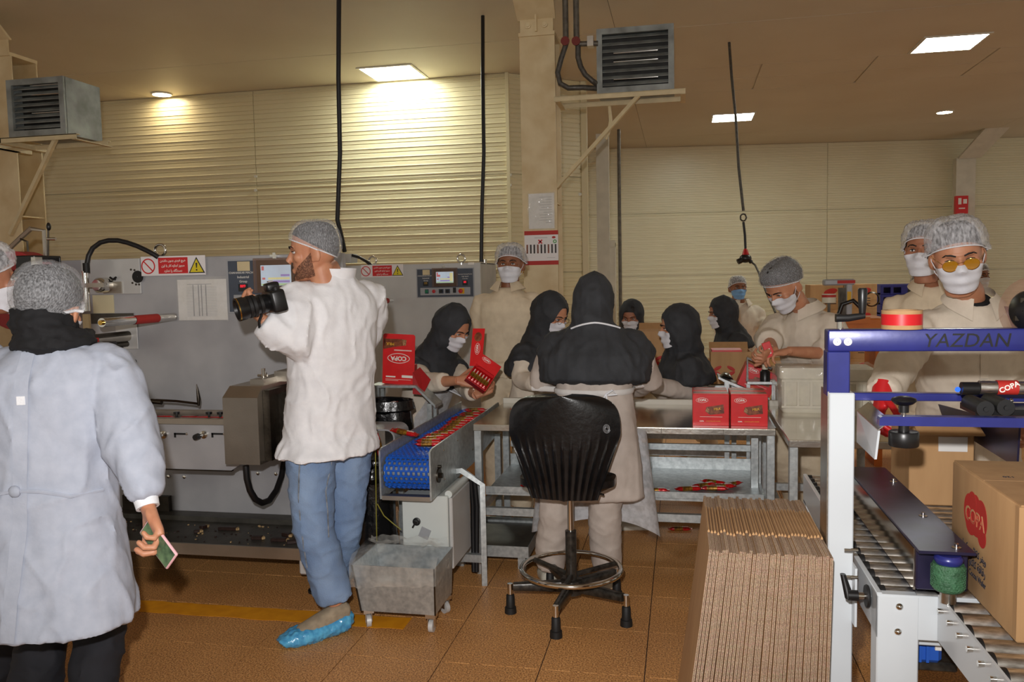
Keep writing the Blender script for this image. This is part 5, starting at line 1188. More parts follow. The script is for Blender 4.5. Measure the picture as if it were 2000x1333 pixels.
# tape reel, hub and the printed film coming down at the beam's end
ax = V((-.8, -.6, 0)).normalized(); c = PD(2012, 607, 2.12)
m = MB(); m.lathe([(.03, -.03), (.085, -.03), (.085, .0), (.03, .0), (.03, -.03)], c, ax, 36); m.build('tape_reel', 'clear_reel', tm)
m = MB(); m.lathe([(.001, .03), (.02, .03), (.03, .022), (.045, .018), (.052, .008), (.052, -.034), (.001, -.034)], c, ax, 28); m.build('reel_hub', 'black_plastic', tm)
for k in range(3):
    a = k*2*pi/3+.4; x = ax.orthogonal().normalized(); y = ax.cross(x); MB().box(c+(x*cos(a)+y*sin(a))*.028+ax*.022, (.012, .012, .012)).build('hub_lug', 'dark_steel', tm)
MB().tube([c-ax*.03, c-ax*.03+V((0, .2, 0)), V((c.x, pY+.05, 1.35))], .01, 8).build('reel_bracket', 'blue_paint', tm)
m = MB(); q = [PD(1998, 668, 2.2), PD(2008, 700, 2.22), PD(2004, 740, 2.24), PD(1990, 762, 2.26)]
m.grid(lambda u, v: q[min(2, int(v*3))].lerp(q[min(2, int(v*3))+1], v*3-min(2, int(v*3)))+V((0, .05*(u-.5), 0))+RGT*.03*u, 6, 13); m.build('tape_web', 'tape_film', tm)
y_ = 2.30; a = PY(1912, 757, y_); r_ = .0175
MB().cyl((a.x, y_, a.z), (a.x+.16, y_, a.z-.002), r_, n=24).build('printed_roller', 'roller_steel', tm)
MB().cyl((a.x-.042, y_, a.z-.003), (a.x-.002, y_, a.z-.003), r_*.95, n=20).build('roller_end', 'black_plastic', tm)
MB().ball((a.x-.05, y_, a.z-.006), .007, 8).build('indicator_light', 'led_blue', tm)
MB().loft([((a.x+.04+.012*k, y_, a.z), (0, r_+.0012, 0), (0, 0, r_+.0012)) for k in range(5)], 24, cap=False).build('roller_print', 'print_red', tm)
m = MB(); letter(m, 'COPA', .018, frame(V((a.x+.064, y_-r_-.0016, a.z+.003)), V((.9, 0, .42)), V((-.42, 0, .9)), V((0, -1, 0))), bold=.0005, fitw=.05); m.build('roller_logo', 'print_white', tm)
for px, py in ((1925, 800), (1965, 797)):
    c = PY(px, py, 2.28); m = MB(); m.cyl(c, c+V((0, .12, 0)), .021, n=20); m.cyl(c-V((0, .006, 0)), c, .006); m.build('press_roller', 'black_rubber', tm)
MB().mm((PY(1905, 805, 2.3).x, 2.3, PY(1905, 812, 2.3).z), (1.3, 2.42, PY(1905, 800, 2.3).z)).build('press_plate', 'black_plastic', tm)
# lower arms, clamp knob and hold-down roller
a = PY(1668, 768, 2.42); b = PY(1900, 785, 2.42); MB().mm((a.x-.01, 2.42, b.z), (1.38, 2.45, a.z), .002).build('rear_arm', 'blue_paint', tm)
for px in (1887, 1899, 1975): MB().ball(PY(px, 783, 2.41), .006, 8).build('screw', 'chrome', tm)
yb = 2.22; a = PY(1718, 814, yb); b = PY(1990, 836, yb); h_ = a.z-b.z
m = MB(); m.prism([(a.x+.008, yb, a.z), (a.x+.002, yb, a.z-.003), (a.x, yb, a.z-.01), (a.x, yb, b.z), (1.3, yb, b.z), (1.3, yb, a.z)], (0, .03, 0)); m.build('front_arm', 'blue_paint', tm)
k = PY(1765, 815, yb+.015); m = MB(); m.cyl((k.x, yb+.015, k.z-.035), (k.x, yb+.015, k.z+.03), .0055, n=10); m.build('knob_screw', 'chrome', tm)
m = MB(); m.lathe([(.012, 0), (.012, .018), (.022, .022), (.031, .030), (.028, .036), (.012, .041), (.001, .042)], (k.x, yb+.015, k.z+.012)); m.build('clamp_knob', 'black_plastic', tm)
q = PY(1765, 857, yb+.015); m = MB(); m.lathe([(.001, .019), (.013, .019), (.013, .036), (.001, .036)], (q.x, yb+.015, q.z)); m.lathe([(.001, -.019), (.034, -.019), (.036, -.016), (.036, .016), (.034, .019), (.001, .019)], (q.x, yb+.015, q.z), n=32); m.build('hold_down_roller', 'black_plastic', tm)
a = PD(1674, 804, 2.36); b = PD(1715, 842, 2.12); c = PD(1708, 898, 2.12); d = PD(1673, 864, 2.36)
m = MB(); m.prism([a, b, b+(c-b)*.7, c, d], V((.006, .002, 0))); m.build('guide_flap', 'white_enamel', tm)
m = MB(); m.prism([a, b, b+UP*.025+V((.03, 0, 0)), a+UP*.025+V((.03, 0, 0))], V((0, 0, .003))); m.build('flap_hinge', 'steel', tm)
# blue guard plate at the far side and its upright
m = MB(); m.prism([PX(1832, 790, .98), PX(1990, 832, .98), PX(1985, 914, .98), PX(1845, 826, .98)], V((.006, 0, 0))); m.build('guard_plate', 'blue_dark', tm)
MB().mm((.975, 2.16, PX(1985, 914, .98).z), (1.02, 2.2, PX(1985, 815, .98).z+.02), .002).build('guard_upright', 'blue_paint', tm)
MB().mm((1.0, 2.16, 1.10), (1.37, 2.19, 1.14)).build('guard_tie', 'blue_paint', tm)
# roller bed
FX0, FX1, FY0, FY1, FZ = .476, 1.33, 2.15, 3.42, .75
for x in (FX0, FX1): MB().mm((x, FY0, FZ-.11), (x+.014, FY1, FZ), .002).build('side_rail', 'white_enamel', tm)
MB().mm((FX0, FY0-.004, FZ-.115), (FX1+.014, FY0+.004, FZ-.002), .002).build('front_panel', 'white_enamel', tm)
MB().mm((FX0, FY0-.005, 0), (FX0+.098, FY0+.06, FZ-.004), .003).build('front_leg', 'white_enamel', tm)
MB().mm((FX1-.08, FY0-.005, 0), (FX1+.014, FY0+.06, FZ-.004), .003).build('front_leg', 'white_enamel', tm)
for x in (FX0, FX1-.05): MB().mm((x, FY1-.08, 0), (x+.064, FY1, FZ-.1), .003).build('rear_leg', 'white_enamel', tm)
rm = MB(); rm.cyl((0, 0, 0), (FX1-FX0-.03, 0, 0), .0235, n=20); rme = rm.mesh('roller', 'roller_steel')
rk = MB(); rk.cyl((-.002, 0, 0), (.012, 0, 0), .0245, n=16); rke = rk.mesh('roller_cap', 'black_rubber')
for k in range(21):
    M = MW[tm].inverted() @ Matrix.Translation((FX0+.016, FY0+.045+.0595*k, FZ-.0215)); inst(rme, 'roller', tm, M); inst(rke, 'roller_cap', tm, M)
for px, py in ((1757, 1186), (1754, 1235)):
    c = PY(px, py, FY0-.006); MB().lathe([(.009, 0), (.007, .004), (.001, .006)], c, (0, -1, 0), 14).build('dome_bolt', 'chrome', tm)
for px, py in ((1655, 1075), (1668, 1075), (1652, 1127), (1667, 1128)):
    c = PY(px, py, 2.28); MB().cyl(c+V((-.008, 0, 0)), c+V((.010, 0, 0)), .0045, n=8).build('side_bolt', 'chrome', tm)
MB().mm((.452, 2.29, .60), (.458, 2.37, .76)).build('side_bracket', 'white_enamel', tm)
c = PY(1690, 1165, 2.22); m = MB(); m.cyl((FX0, 2.22, c.z), (c.x-.03, 2.22, c.z), .009, n=12); m.build('lever_shaft', 'chrome', tm)
m = MB(); m.lathe([(.001, .004), (.028, .004), (.03, 0), (.028, -.004), (.001, -.004)], (FX0-.008, 2.22, c.z), (1, 0, 0)); m.build('lever_washer', 'black_rubber', tm)
h = PY(1662, 1172, 2.2); m = MB(); m.loft([(V((FX0-.030, 2.22, c.z)), V((0, .014, 0)), UP*.014), (V((FX0-.055, 2.22, c.z)), V((0, .014, 0)), UP*.014)], 14); m.loft([(V((FX0-.05, 2.22, c.z-.008)), V((.012, 0, 0)), V((0, .012, 0))), (V((FX0-.062, 2.25, c.z+.045)), V((.007, 0, 0)), V((0, .009, 0)))], 12); m.build('clamp_lever', 'black_plastic', tm)
# side drive belt housing with polished face and green friction belt
HX0_, HX1_, HY0_, HY1_ = .558, .676, 2.105, 2.98
MB().mm((HX0_+.002, HY0_+.02, .772), (HX1_, HY1_, .875), .003).build('drive_housing', 'blue_dark', tm)
MB().mm((HX0_-.002, HY0_+.03, .768), (HX0_+.003, HY1_-.01, .872)).build('polished_side', 'chrome', tm)
MB().mm((HX0_-.004, HY0_-.02, .874), (HX1_+.006, HY1_, .882), .002).build('housing_cover', 'blue_dark', tm)
for px, py in ((1745, 942), (1803, 1009), (1868, 1071)):
    c = PZ(px, py, .882); m = MB(); m.lathe([(.012, .001), (.012, 0)], c, n=16); m.lathe([(.011, .0), (.011, .002), (.005, .002), (.005, .011), (.001, .012)], c, n=12); m.build('cover_bolt', 'chrome', tm)
c = V(((HX0_+HX1_)/2+.006, HY0_-.01, .786)); m = MB(); m.lathe([(.001, .0), (.030, 0), (.035, .005), (.0365, .010), (.0365, .060), (.034, .066), (.001, .066)], c, n=36); m.build('friction_belt', 'green_roller', tm)
m = MB()
for j in range(9):
    for i in range(30):
        a = 2*pi*(i+.5*(j % 2))/30; m.box(c+V((cos(a)*.0368, sin(a)*.0368, .012+.0056*j)), (.0025, .0045, .0034), Matrix.Rotation(a, 3, 'Z'))
m.build('belt_nubs', 'green_roller', tm, kind='stuff')
m = MB(); m.lathe([(.028, .066), (.032, .074), (.032, .080), (.026, .087), (.001, .087)], c); m.build('pulley_flange', 'blue_paint', tm)
m = MB(); m.cyl(c-V((0, 0, .03)), c, .018, n=20); m.build('pulley_shaft', 'steel', tm)
# extension rollers in front, running out under the carton
EX0, EX1 = .616, 1.30
m = MB(); m.prism([(EX0, FY0-.005, .755), (EX0, 1.45, .755), (EX0, 1.45, .66), (EX0, FY0-.005, .64)], (.006, 0, 0)); m.build('extension_rail', 'white_enamel', tm)
m = MB(); m.prism([(EX1, FY0-.005, .755), (EX1, 1.45, .755), (EX1, 1.45, .66), (EX1, FY0-.005, .64)], (.006, 0, 0)); m.build('extension_rail', 'white_enamel', tm)
em = MB(); em.cyl((0, 0, 0), (EX1-EX0-.008, 0, 0), .0235, n=20); eme = em.mesh('roller', 'roller_steel')
for k in range(10):
    y = FY0-.045-.069*k; M = MW[tm].inverted() @ Matrix.Translation((EX0+.007, y, .729)); inst(eme, 'roller', tm, M); inst(rke, 'roller_cap', tm, M)
    m = MB(); m.cyl((EX0-.012, y, .729), (EX0+.002, y, .729), .0065, n=10); m.build('roller_bolt', 'chrome', tm)
m = MB(); m.mm((.61, 1.60, .60), (.66, 1.66, .655), .004); m.build('rail_clamp', 'steel', tm); MB().mm((.608, 1.598, .655), (.662, 1.662, .668), .004).build('clamp_cap', 'black_plastic', tm)
for x in (.62, 1.28): MB().mm((x-.012, 1.48, 0), (x+.012, 1.52, .67)).build('extension_leg', 'white_enamel', tm)
# blue gear motor hanging beneath
a = PY(1797, 1262, 2.3); m = MB(); m.mm((.56, 2.25, .53), (.66, 2.45, .605), .01); m.build('gear_motor', 'motor_blue', tm)
for k in range(4): MB().mm((.565+.018*k, 2.244, .535), (.572+.018*k, 2.252, .60)).build('motor_fin', 'motor_blue', tm)
MB().mm((.57, 2.26, .505), (.70, 2.5, .53), .004).build('motor_bracket', 'black_metal', tm)
MB().mm((.64, 2.243, .57), (.655, 2.25, .60)).build('motor_plate', 'paper', tm)
MB().tube([(.62, 2.4, .64), (.62, 2.42, .62), (.61, 2.4, .60)], .01, 6).build('motor_cable', 'hose_black', tm)
MB().mm((.56, 2.2, .6), (1.3, 2.5, .64), .002).build('cross_beam', 'white_enamel', tm)

# ------------------------------------------------------------------ kraft carton in the sealer
CX0, CX1, CY0, CY1, CZ0, CZ1 = .697, .965, 1.885, 2.325, .7535, 1.05
bx_ = thing('shipping_box', 'sealed kraft shipping carton with red emblem on the roller conveyor', 'carton', V(((CX0+CX1)/2, (CY0+CY1)/2, CZ0)))
MB().mm((CX0, CY0, CZ0), (CX1, CY1, CZ1), .004, 2).build('body', 'kraft', bx_)
xm = (CX0+CX1)/2
MB().mm((CX0+.003, CY0+.002, CZ1), (CX1-.003, (CY0+CY1)/2-.001, CZ1+.003)).build('top_flap', 'kraft', bx_); MB().mm((CX0+.003, (CY0+CY1)/2+.001, CZ1), (CX1-.003, CY1-.002, CZ1+.003)).build('top_flap', 'kraft', bx_)
MB().mm((CX0-.0012, CY0-.0014, CZ0+.004), (CX0+.02, CY0+.022, CZ1-.001), .001).build('corner_seam', 'kraft', bx_)
FL = frame(V((CX0-.0004, (CY0+CY1)/2, (CZ0+CZ1)/2)), V((0, -1, 0)), V((0, 0, 1)), V((-1, 0, 0)))
def blob(M, lobes, m, z):
    for i, (x, y, rx, ry) in enumerate(lobes): m.prism([M @ V((x+rx*cos(2*pi*k/28), y+ry*sin(2*pi*k/28), z+.00004*i)) for k in range(28)], M.to_3x3() @ V((0, 0, .0004)))
lm = FL @ Matrix.Translation((-.045, .045, 0))
m = MB(); blob(lm, ((-.038, .008, .040, .044), (.006, .030, .030, .030), (.042, .010, .040, .046), (.004, -.012, .055, .030), (-.028, -.022, .034, .026), (.05, -.03, .028, .026), (-.018, .036, .028, .026)), m, .0002); m.build('emblem', 'print_red', bx_)
m = MB(); letter(m, 'COPA', .062, lm @ Matrix.Translation((.0, .0, .0010)), bold=.0012, fitw=.132); m.build('emblem_letters', 'kraft', bx_)
m = MB(); letter(m, 'COPA', .062, lm @ Matrix.Translation((.002, -.001, .0015)), bold=-.0008, fitw=.118); m.build('emblem_letter_fill', 'print_red', bx_)
for k, (s, w, dy) in enumerate(((persian('ویفر کاکائویی کوپا'), .16, -.038), (persian('رقاقة کاکاو کوبا'), .155, -.068), ('Copa Cocoa Wafer', .165, -.095))):
    m = MB(); letter(m, s, .022, FL @ Matrix.Translation((-.045, dy, .0006)), bold=.0004, fitw=w); m.build('lettering', 'print_dark', bx_)
m = MB(); letter(m, '120', .018, frame(PZ(1970, 932, CZ1+.0036), V((-1, 0, 0)), V((0, -1, 0)), V((0, 0, 1)))); m.build('stamp', 'print_dark', bx_)

# ------------------------------------------------------------------ stack of flattened cartons standing on edge
NS = 36; random.seed(11)
gname = 'flattened cartons standing in a row beside the white post'
for i in range(NS):
    u = (i+.5)/NS; th = .312/NS
    xt = .07+.312*u; xb = -.055+.415*u+random.uniform(-.002, .002); dy = random.uniform(-.010, .008); dz = random.uniform(-.005, .003)
    y0, y1 = 2.205+dy, 2.755+dy; z1 = .82+dz
    # each sheet is slightly bowed: bottom x -> top x
    def X(z): q = z/.82; return xb+(xt-xb)*(q**.8)
    lab = 'flattened kraft carton standing on edge inside the packed row by the white post'
    if i == 0: lab = 'outermost flattened kraft carton facing the stool, side wall exposed'
    if i == NS-1: lab = 'flattened kraft carton pressed against the white machine post'
    t = thing('flattened_carton', lab, 'carton', V((X(.0), (y0+y1)/2, 0)), gname)
    zs = [0.001, .2, .4, .6, z1]; hw = th*.5-.0007
    for s in (-1, 1):
        m = MB(); vs = []; fs = []
        for z in zs:
            c = X(min(z, .82)); a0 = c+(-hw if s < 0 else .0004); a1 = c+(-.0004 if s < 0 else hw)
            vs += [V((a0, y0, z)), V((a1, y0, z)), V((a1, y1, z)), V((a0, y1, z))]
        n = len(zs)
        for k in range(n-1):
            b = 4*k; fs += [(b, b+1, b+5, b+4), (b+1, b+2, b+6, b+5), (b+2, b+3, b+7, b+6), (b+3, b, b+4, b+7)]
        fs += [(3, 2, 1, 0), (4*n-4, 4*n-3, 4*n-2, 4*n-1)]
        m.add(vs, fs); 
        m.m = [1 if (k < 4*(n-1) and k % 4 in (0, 2)) or k >= 4*(n-1) else 0 for k in range(len(fs))]
        m.build('board_wall', ['kraft', 'board_edge'], t)
    m = MB(); c = X(.82); m.loft([(V((c, y0+.155, z1-.004)), V((hw, 0, 0)), UP*.012), (V((c, y1-.15, z1-.004)), V((hw, 0, 0)), UP*.012)], 10); m.build('fold', 'kraft', t)
# ------------------------------------------------------------------ people: helpers
def remesh(mb, voxel, smooth=4, fac=.5):
    me = bpy.data.meshes.new('tmp'); me.from_pydata([tuple(p) for p in mb.v], [], mb.f); me.update()
    o = bpy.data.objects.new('tmp', me); COL.objects.link(o)
    r = o.modifiers.new('r', 'REMESH'); r.mode = 'VOXEL'; r.voxel_size = voxel
    if smooth: s = o.modifiers.new('s', 'SMOOTH'); s.iterations = smooth; s.factor = fac
    bpy.context.view_layer.update()
    ev = o.evaluated_get(bpy.context.evaluated_depsgraph_get()); m = ev.to_mesh()
    vs = [v.co.copy() for v in m.vertices]; fs = [tuple(p.vertices) for p in m.polygons]; ns = [v.normal.copy() for v in m.vertices]
    ev.to_mesh_clear(); bpy.data.objects.remove(o); bpy.data.meshes.remove(me)
    return vs, fs, ns
def cloth(mb, voxel, amp, seed=0, sc=(9, 9, 4), smooth=4, fine=.35):
    vs, fs, ns = remesh(mb, voxel, smooth); o = V((seed*3.7, seed*1.9, seed*.7)); out = MB(); w = []
    for p, n in zip(vs, ns):
        q = V((p.x*sc[0], p.y*sc[1], p.z*sc[2]))+o
        q += V((noise.noise(p*5+o), noise.noise(p*5-o), 0))*.6
        a = 1-abs(noise.noise(q))*2.2; b = noise.noise(q*2.7)
        c_ = (1-abs(noise.noise(V((q.x*1.2+q.z*.5, q.y*1.2-q.z*.4, q.z*1.5))+o)))**7; w.append(p+n*amp*(a*.55-.2+b*fine+c_*.6))
    out.add(w, fs, True); return out
def bvh(mb): return BVHTree.FromPolygons([tuple(p) for p in mb.v], mb.f)

# head template: +Y is the face, +Z up, about 0.23 m tall
def head_template():
    h = MB()
    sec = [(.117, .022, .018, -.045), (.110, .045, .045, -.07), (.095, .060, .064, -.086), (.07, .070, .079, -.097), (.04, .0755, .087, -.102), (.012, .076, .089, -.101), (-.012, .0745, .087, -.094), (-.035, .0715, .086, -.078), (-.058, .066, .085, -.052), (-.08, .056, .083, -.02), (-.098, .043, .080, .008), (-.110, .028, .074, .026), (-.116, .015, .064, .034)]
    h.loft([((0, (f+b)/2, z), (a, 0, 0), (0, (f-b)/2, 0), 2.15) for z, a, f, b in reversed(sec)], 32)
    h.loft([((0, .078, .012), (.007, 0, 0), (0, 0, .008)), ((0, .088, .004), (.008, 0, 0), (0, .006, .008)), ((0, .098, -.018), (.010, 0, 0), (0, .008, .010)), ((0, .108, -.036), (.0135, 0, 0), (0, .010, .010)), ((0, .094, -.047), (.016, 0, 0), (0, .008, .006))], 14)
    h.ball((0, .083, .022), (.052, .010, .009), 14)
    h.ball((0, .086, -.068), (.024, .009, .007), 12); h.ball((0, .085, -.078), (.021, .009, .006), 12); h.ball((0, .078, -.104), (.021, .013, .012), 12)
    for s in (-1, 1):
        h.ball((s*.05, .058, -.02), (.022, .022, .022), 12)
        R = Matrix.Rotation(s*.35, 3, 'Z') @ Matrix.Rotation(-.18, 3, 'X')
        h.ball((s*.083, -.014, -.010), (.010, .022, .036), 14, R); h.ball((s*.078, -.003, -.034), (.008, .010, .012), 10)
    h.tube([(0, -.018, -.06), (0, -.022, -.10), (0, -.030, -.145)], [.053, .051, .050], 20)
    vs, fs, ns = remesh(h, .0042, 5)
    out = []
    for p, n in zip(vs, ns):
        for s in (-1, 1):
            d = (p-V((s*.033, .086, .001))).length; p = p-V((0, 1, 0))*.0095*math.exp(-(d/.0165)**2)
            d = (p-V((s*.083, -.006, -.006))).length; p = p-V((s, 0, 0))*.004*math.exp(-(d/.010)**2)
        out.append(p)
    m = MB(); m.add(out, fs, True); return m
HEAD = head_template(); HB = bvh(HEAD)
def cast(z, phi, c=(0, -.005)):
    d = V((sin(phi), cos(phi), 0)); o = V((c[0], c[1], z))+d*.4
    hit = HB.ray_cast(o, -d, .4)
    return (hit[0]-V((c[0], c[1], z))).length if hit[0] else .03
def shell_mask(loops=True):
    nu, nv = 33, 17; R = []
    for j in range(nv):
        row = []
        for i in range(nu):
            u = i/(nu-1)*2-1; v = j/(nv-1); phi = u*rad(72)
            zt = -.010-.022*abs(u)**1.4; zb = -.118+.034*abs(u)**2.2; z = zb+(zt-zb)*v
            row.append([z, phi, max(cast(max(z, -.094), phi)+.005, cast(-.07, phi)-.004 if abs(u) < .8 else 0)])
        R.append(row)
    for it in range(6):
        for j in range(1, nv-1):
            for i in range(1, nu-1): 
                b = (R[j-1][i][2]+R[j+1][i][2]+R[j][i-1][2]+R[j][i+1][2])/4; R[j][i][2] = max(R[j][i][2], b)
    m = MB()
    def f(u, v):
        i = round(u*(nu-1)); j = round(v*(nv-1)); z, phi, r = R[j][i]; bul = .006*(1-(2*u-1)**2)*sin(pi*min(1, v*1.1+.02))
        pl = .0016*sin(v*6*pi)*(1-abs(2*u-1)**2); r += bul+pl
        return V((sin(phi)*r, cos(phi)*r-.005, z))
    m.grid(f, nu, nv); k = len(m.v); inner = [p-V((p.x, p.y, 0)).normalized()*.0022 for p in m.v]
    fs = list(m.f); m.v += inner; m.f += [tuple(q+k for q in reversed(g)) for g in fs]; m.m += [0]*len(fs); m.sm += [True]*len(fs)
    for s in ((0, nu-1) if loops else ()):
        top = m.v[(nv-1)*nu+s]; bot = m.v[2*nu+s]; sg = -1 if s == 0 else 1
        e1 = V((sg*.083, -.012, .018)); e2 = V((sg*.083, -.022, -.030))
        m.tube([top, top.lerp(e1, .5)+V((sg*.006, 0, 0)), e1, V((sg*.085, -.03, -.005)), e2, bot.lerp(e2, .5)+V((sg*.005, 0, 0)), bot], .0016, 5)
    return m
MASK = shell_mask(); MASK_NL = shell_mask(False)
def shell_cap(off, front, back, puff=0, sag=0, wr=0, seed=0, drop=.0, nth=40, nz=22):
    """cap over the skull; rim at z=front over the brow and z=back at the nape"""
    m = MB(); c = V((0, -.010, .02))
    def f(u, v):
        phi = 2*pi*u; k = (1+cos(phi))/2; zr = front*k**.8+back*(1-k**.8)-.004*sin(phi)**2
        e0 = atan2(zr-c.z, .085); el = e0+(pi/2-e0)*v
        d = V((sin(phi)*cos(el), cos(phi)*cos(el), sin(el)))
        hit = HB.ray_cast(c+d*.4, -d, .4); r = (hit[0]-c).length if hit[0] else .1
        n = noise.noise(V((d.x*7+seed, d.y*7, d.z*5))); n2 = noise.noise(V((d.x*16, d.y*16+seed, d.z*9)))
        rr = r+off+puff*sin(pi*min(1, v*.9+.08))**.7*(1+.25*n)+sag*max(0, -d.y)*sin(pi*min(1, v+.1))+wr*(n2+.6*n)
        return c+d*rr
    m.grid(f, nth, nz, closeu=True); return m
def rim(front, back, off, r=.0028):
    c = V((0, -.010, .02)); pts = []
    for i in range(48):
        phi = 2*pi*i/48; k = (1+cos(phi))/2; zr = front*k**.8+back*(1-k**.8)-.004*sin(phi)**2
        el = atan2(zr-c.z, .085); d = V((sin(phi)*cos(el), cos(phi)*cos(el), sin(el))); h = HB.ray_cast(c+d*.4, -d, .4)
        q = ((h[0]-c).length if h[0] else .1)+off; pts.append(c+d*q)
    m = MB(); m.tube(pts, r, 6, closed=True); return m
HAIR = shell_cap(.0045, .062, -.055, wr=.002)
HAIR_HIGH = shell_cap(.009, .070, -.02, puff=.019, sag=.006, wr=.003)
HAIR_LOW = shell_cap(.004, .075, -.04, wr=.002)
HAIR_BUN = shell_cap(.008, .07, -.038, puff=.006, sag=.014, wr=.003)
NETS = {'tight': (shell_cap(.010, .052, -.035, puff=.008, wr=.0025, seed=1), rim(.052, -.035, .009)), 'loose': (shell_cap(.012, .050, -.03, puff=.020, wr=.006, seed=2), rim(.05, -.03, .010)), 'bouffant': (shell_cap(.016, .045, -.040, puff=.012, sag=.020, wr=.004, seed=3), rim(.045, -.040, .014, .005)), 'high': (shell_cap(.012, .060, -.02, puff=.022, sag=.008, wr=.002, seed=4), rim(.06, -.02, .010))}
def beard_shell():
    m = MB()
    def f(u, v):
        k_ = abs(2*u-1); phi = (u*2-1)*rad(84); zt_ = -.088+.026*min(1, k_/.4)**2+.062*max(0, k_-.35)**1.2/.65; z = -.112+.012*k_+(zt_+.112-.012*k_)*v
        r = cast(max(z, -.110), phi)+.0022; return V((sin(phi)*r, cos(phi)*r-.005, z))
    m.grid(f, 40, 14); return m
BEARD = beard_shell()
def eye_tpl(s):
    w = MB(); d = MB(); b = MB(); l = MB()
    if True:
        c = V((s*.033, .0735, .0015)); w.ball(c, (.0135, .0085, .0056), 12); d.ball(c+V((0, .0048, 0)), (.0056, .0042, .0052), 10)
        b.tube([(s*.013, .094, .020), (s*.028, .0925, .026), (s*.044, .083, .025), (s*.054, .073, .018)], [.0032, .0042, .0036, .0016], 6, flat=.7)
        l.tube([(s*.018, .082, .003), (s*.026, .0845, .0066), (s*.036, .083, .0070), (s*.047, .074, .003)], [.0012, .0022, .0022, .0012], 6)
    return w, d, b, l
EYES = {s: eye_tpl(s) for s in (-1, 1)}
TPL = {k: v for k, v in dict(mask=MASK, hair=HAIR, hair_low=HAIR_LOW, hair_bun=HAIR_BUN, hair_high=HAIR_HIGH, beard=BEARD).items()}
_tm = {}
def tpl_mesh(key, mb, mats):
    k = (key, str(mats))
    if k not in _tm: _tm[k] = mb.mesh(key, mats)
    return _tm[k]

# right hand template: wrist at the origin, fingers along +Y, palm towards -Z, thumb at -X
_hands = {}
def hand(pose):
    if pose in _hands: return _hands[pose]
    cur = {'relax': ((18, 28, 18), 24), 'flat': ((6, 12, 8), 14), 'grip': ((48, 55, 35), 40), 'hold': ((28, 42, 30), 34), 'curl': ((58, 70, 45), 45), 'phone': ((38, 62, 38), 30)}[pose]
    m = MB()
    m.loft([((0, -.012, 0), (.025, 0, 0), (0, 0, .019), 2.4), ((0, .012, 0), (.028, 0, 0), (0, 0, .0175), 2.6), ((.001, .045, -.001), (.037, 0, 0), (0, 0, .0155), 2.8), ((.003, .075, 0), (.040, 0, 0), (0, 0, .0135), 2.8), ((.003, .092, 0), (.038, 0, 0), (0, 0, .010), 2.6)], 20)
    for k, (x, y, L, r, spread) in enumerate(((-.028, .088, .073, .0092, 7), (-.0085, .093, .081, .0094, 2), (.011, .090, .075, .0090, -3), (.030, .080, .058, .0080, -9))):
        p = V((x, y-.006, 0)); ang = 0; pts = [p+V((0, -.012, 0)), p]; rr = [r, r]
        for j, f in enumerate((.45, .30, .25)):
            ang += cur[0][j]*(1+.06*k)
            d = V((sin(rad(-spread)), cos(rad(ang)), -sin(rad(ang)))).normalized(); q = p+d*L*f; pts += [p.lerp(q, .5), q]; rr += [r*(.97-.06*j), r*(.95-.07*j)]; p = q
        m.tube(pts, rr, 10); m.ball(p, r*.80, 8)
        for q in (pts[3], pts[5]): m.ball(q, r*.98, 8)
    a = cur[1]; p = V((-.022, .018, -.004)); d = V((-.75, .62, -.25)).normalized(); pts = [p+V((.012, -.004, 0)), p]; rr = [.014, .0145]
    for L, b in ((.036, 0), (.032, a*.5), (.026, a)):
        d2 = (Matrix.Rotation(rad(-b*.8), 3, 'Z') @ Matrix.Rotation(rad(-b*.3), 3, 'X') @ d).normalized(); q = p+d2*L; pts.append(q); rr.append(.0118-.0012*len(pts)*.3); p = q
    m.tube(pts, rr, 10); m.ball(p, .0095, 8)
    m.ball((-.020, .035, -.008), (.014, .024, .012), 10); m.ball((.024, .035, -.008), (.011, .028, .010), 10)
    vs, fs, ns = remesh(m, .0031, 3); o = MB(); o.add(vs, fs, True); _hands[pose] = o; return o
def hand_matrix(w, d, palm, left, s=1):
    y = V(d).normalized(); z = -V(palm); z = (z-y*z.dot(y)).normalized(); x = y.cross(z)
    M = frame(V(w), x, y, z) @ Matrix.Scale(s, 4)
    return M @ Matrix.Scale(-1, 4, V((1, 0, 0))) if left else M
def addm(dst, src, M):
    vs = [M @ p for p in src.v]; fs = src.f if M.determinant() > 0 else [tuple(reversed(f)) for f in src.f]
    dst.add(vs, fs, True)
def adir(a, pitch=0):
    """direction by image angle: 0 away from the camera, 90 to the picture's right, 180 towards the camera"""
    a = rad(a); h = RGT*sin(a)+FWD*cos(a); p = rad(pitch); return (h*cos(p)-UP*sin(p)).normalized()
def ik(a, b, la, lb, pole):
    d = b-a; L = min(d.length, (la+lb)*.995); x = d.normalized(); c = (la*la+L*L-lb*lb)/(2*L); h = sqrt(max(0, la*la-c*c))
    y = V(pole); y = (y-x*y.dot(x)).normalized(); return a+x*c+y*h

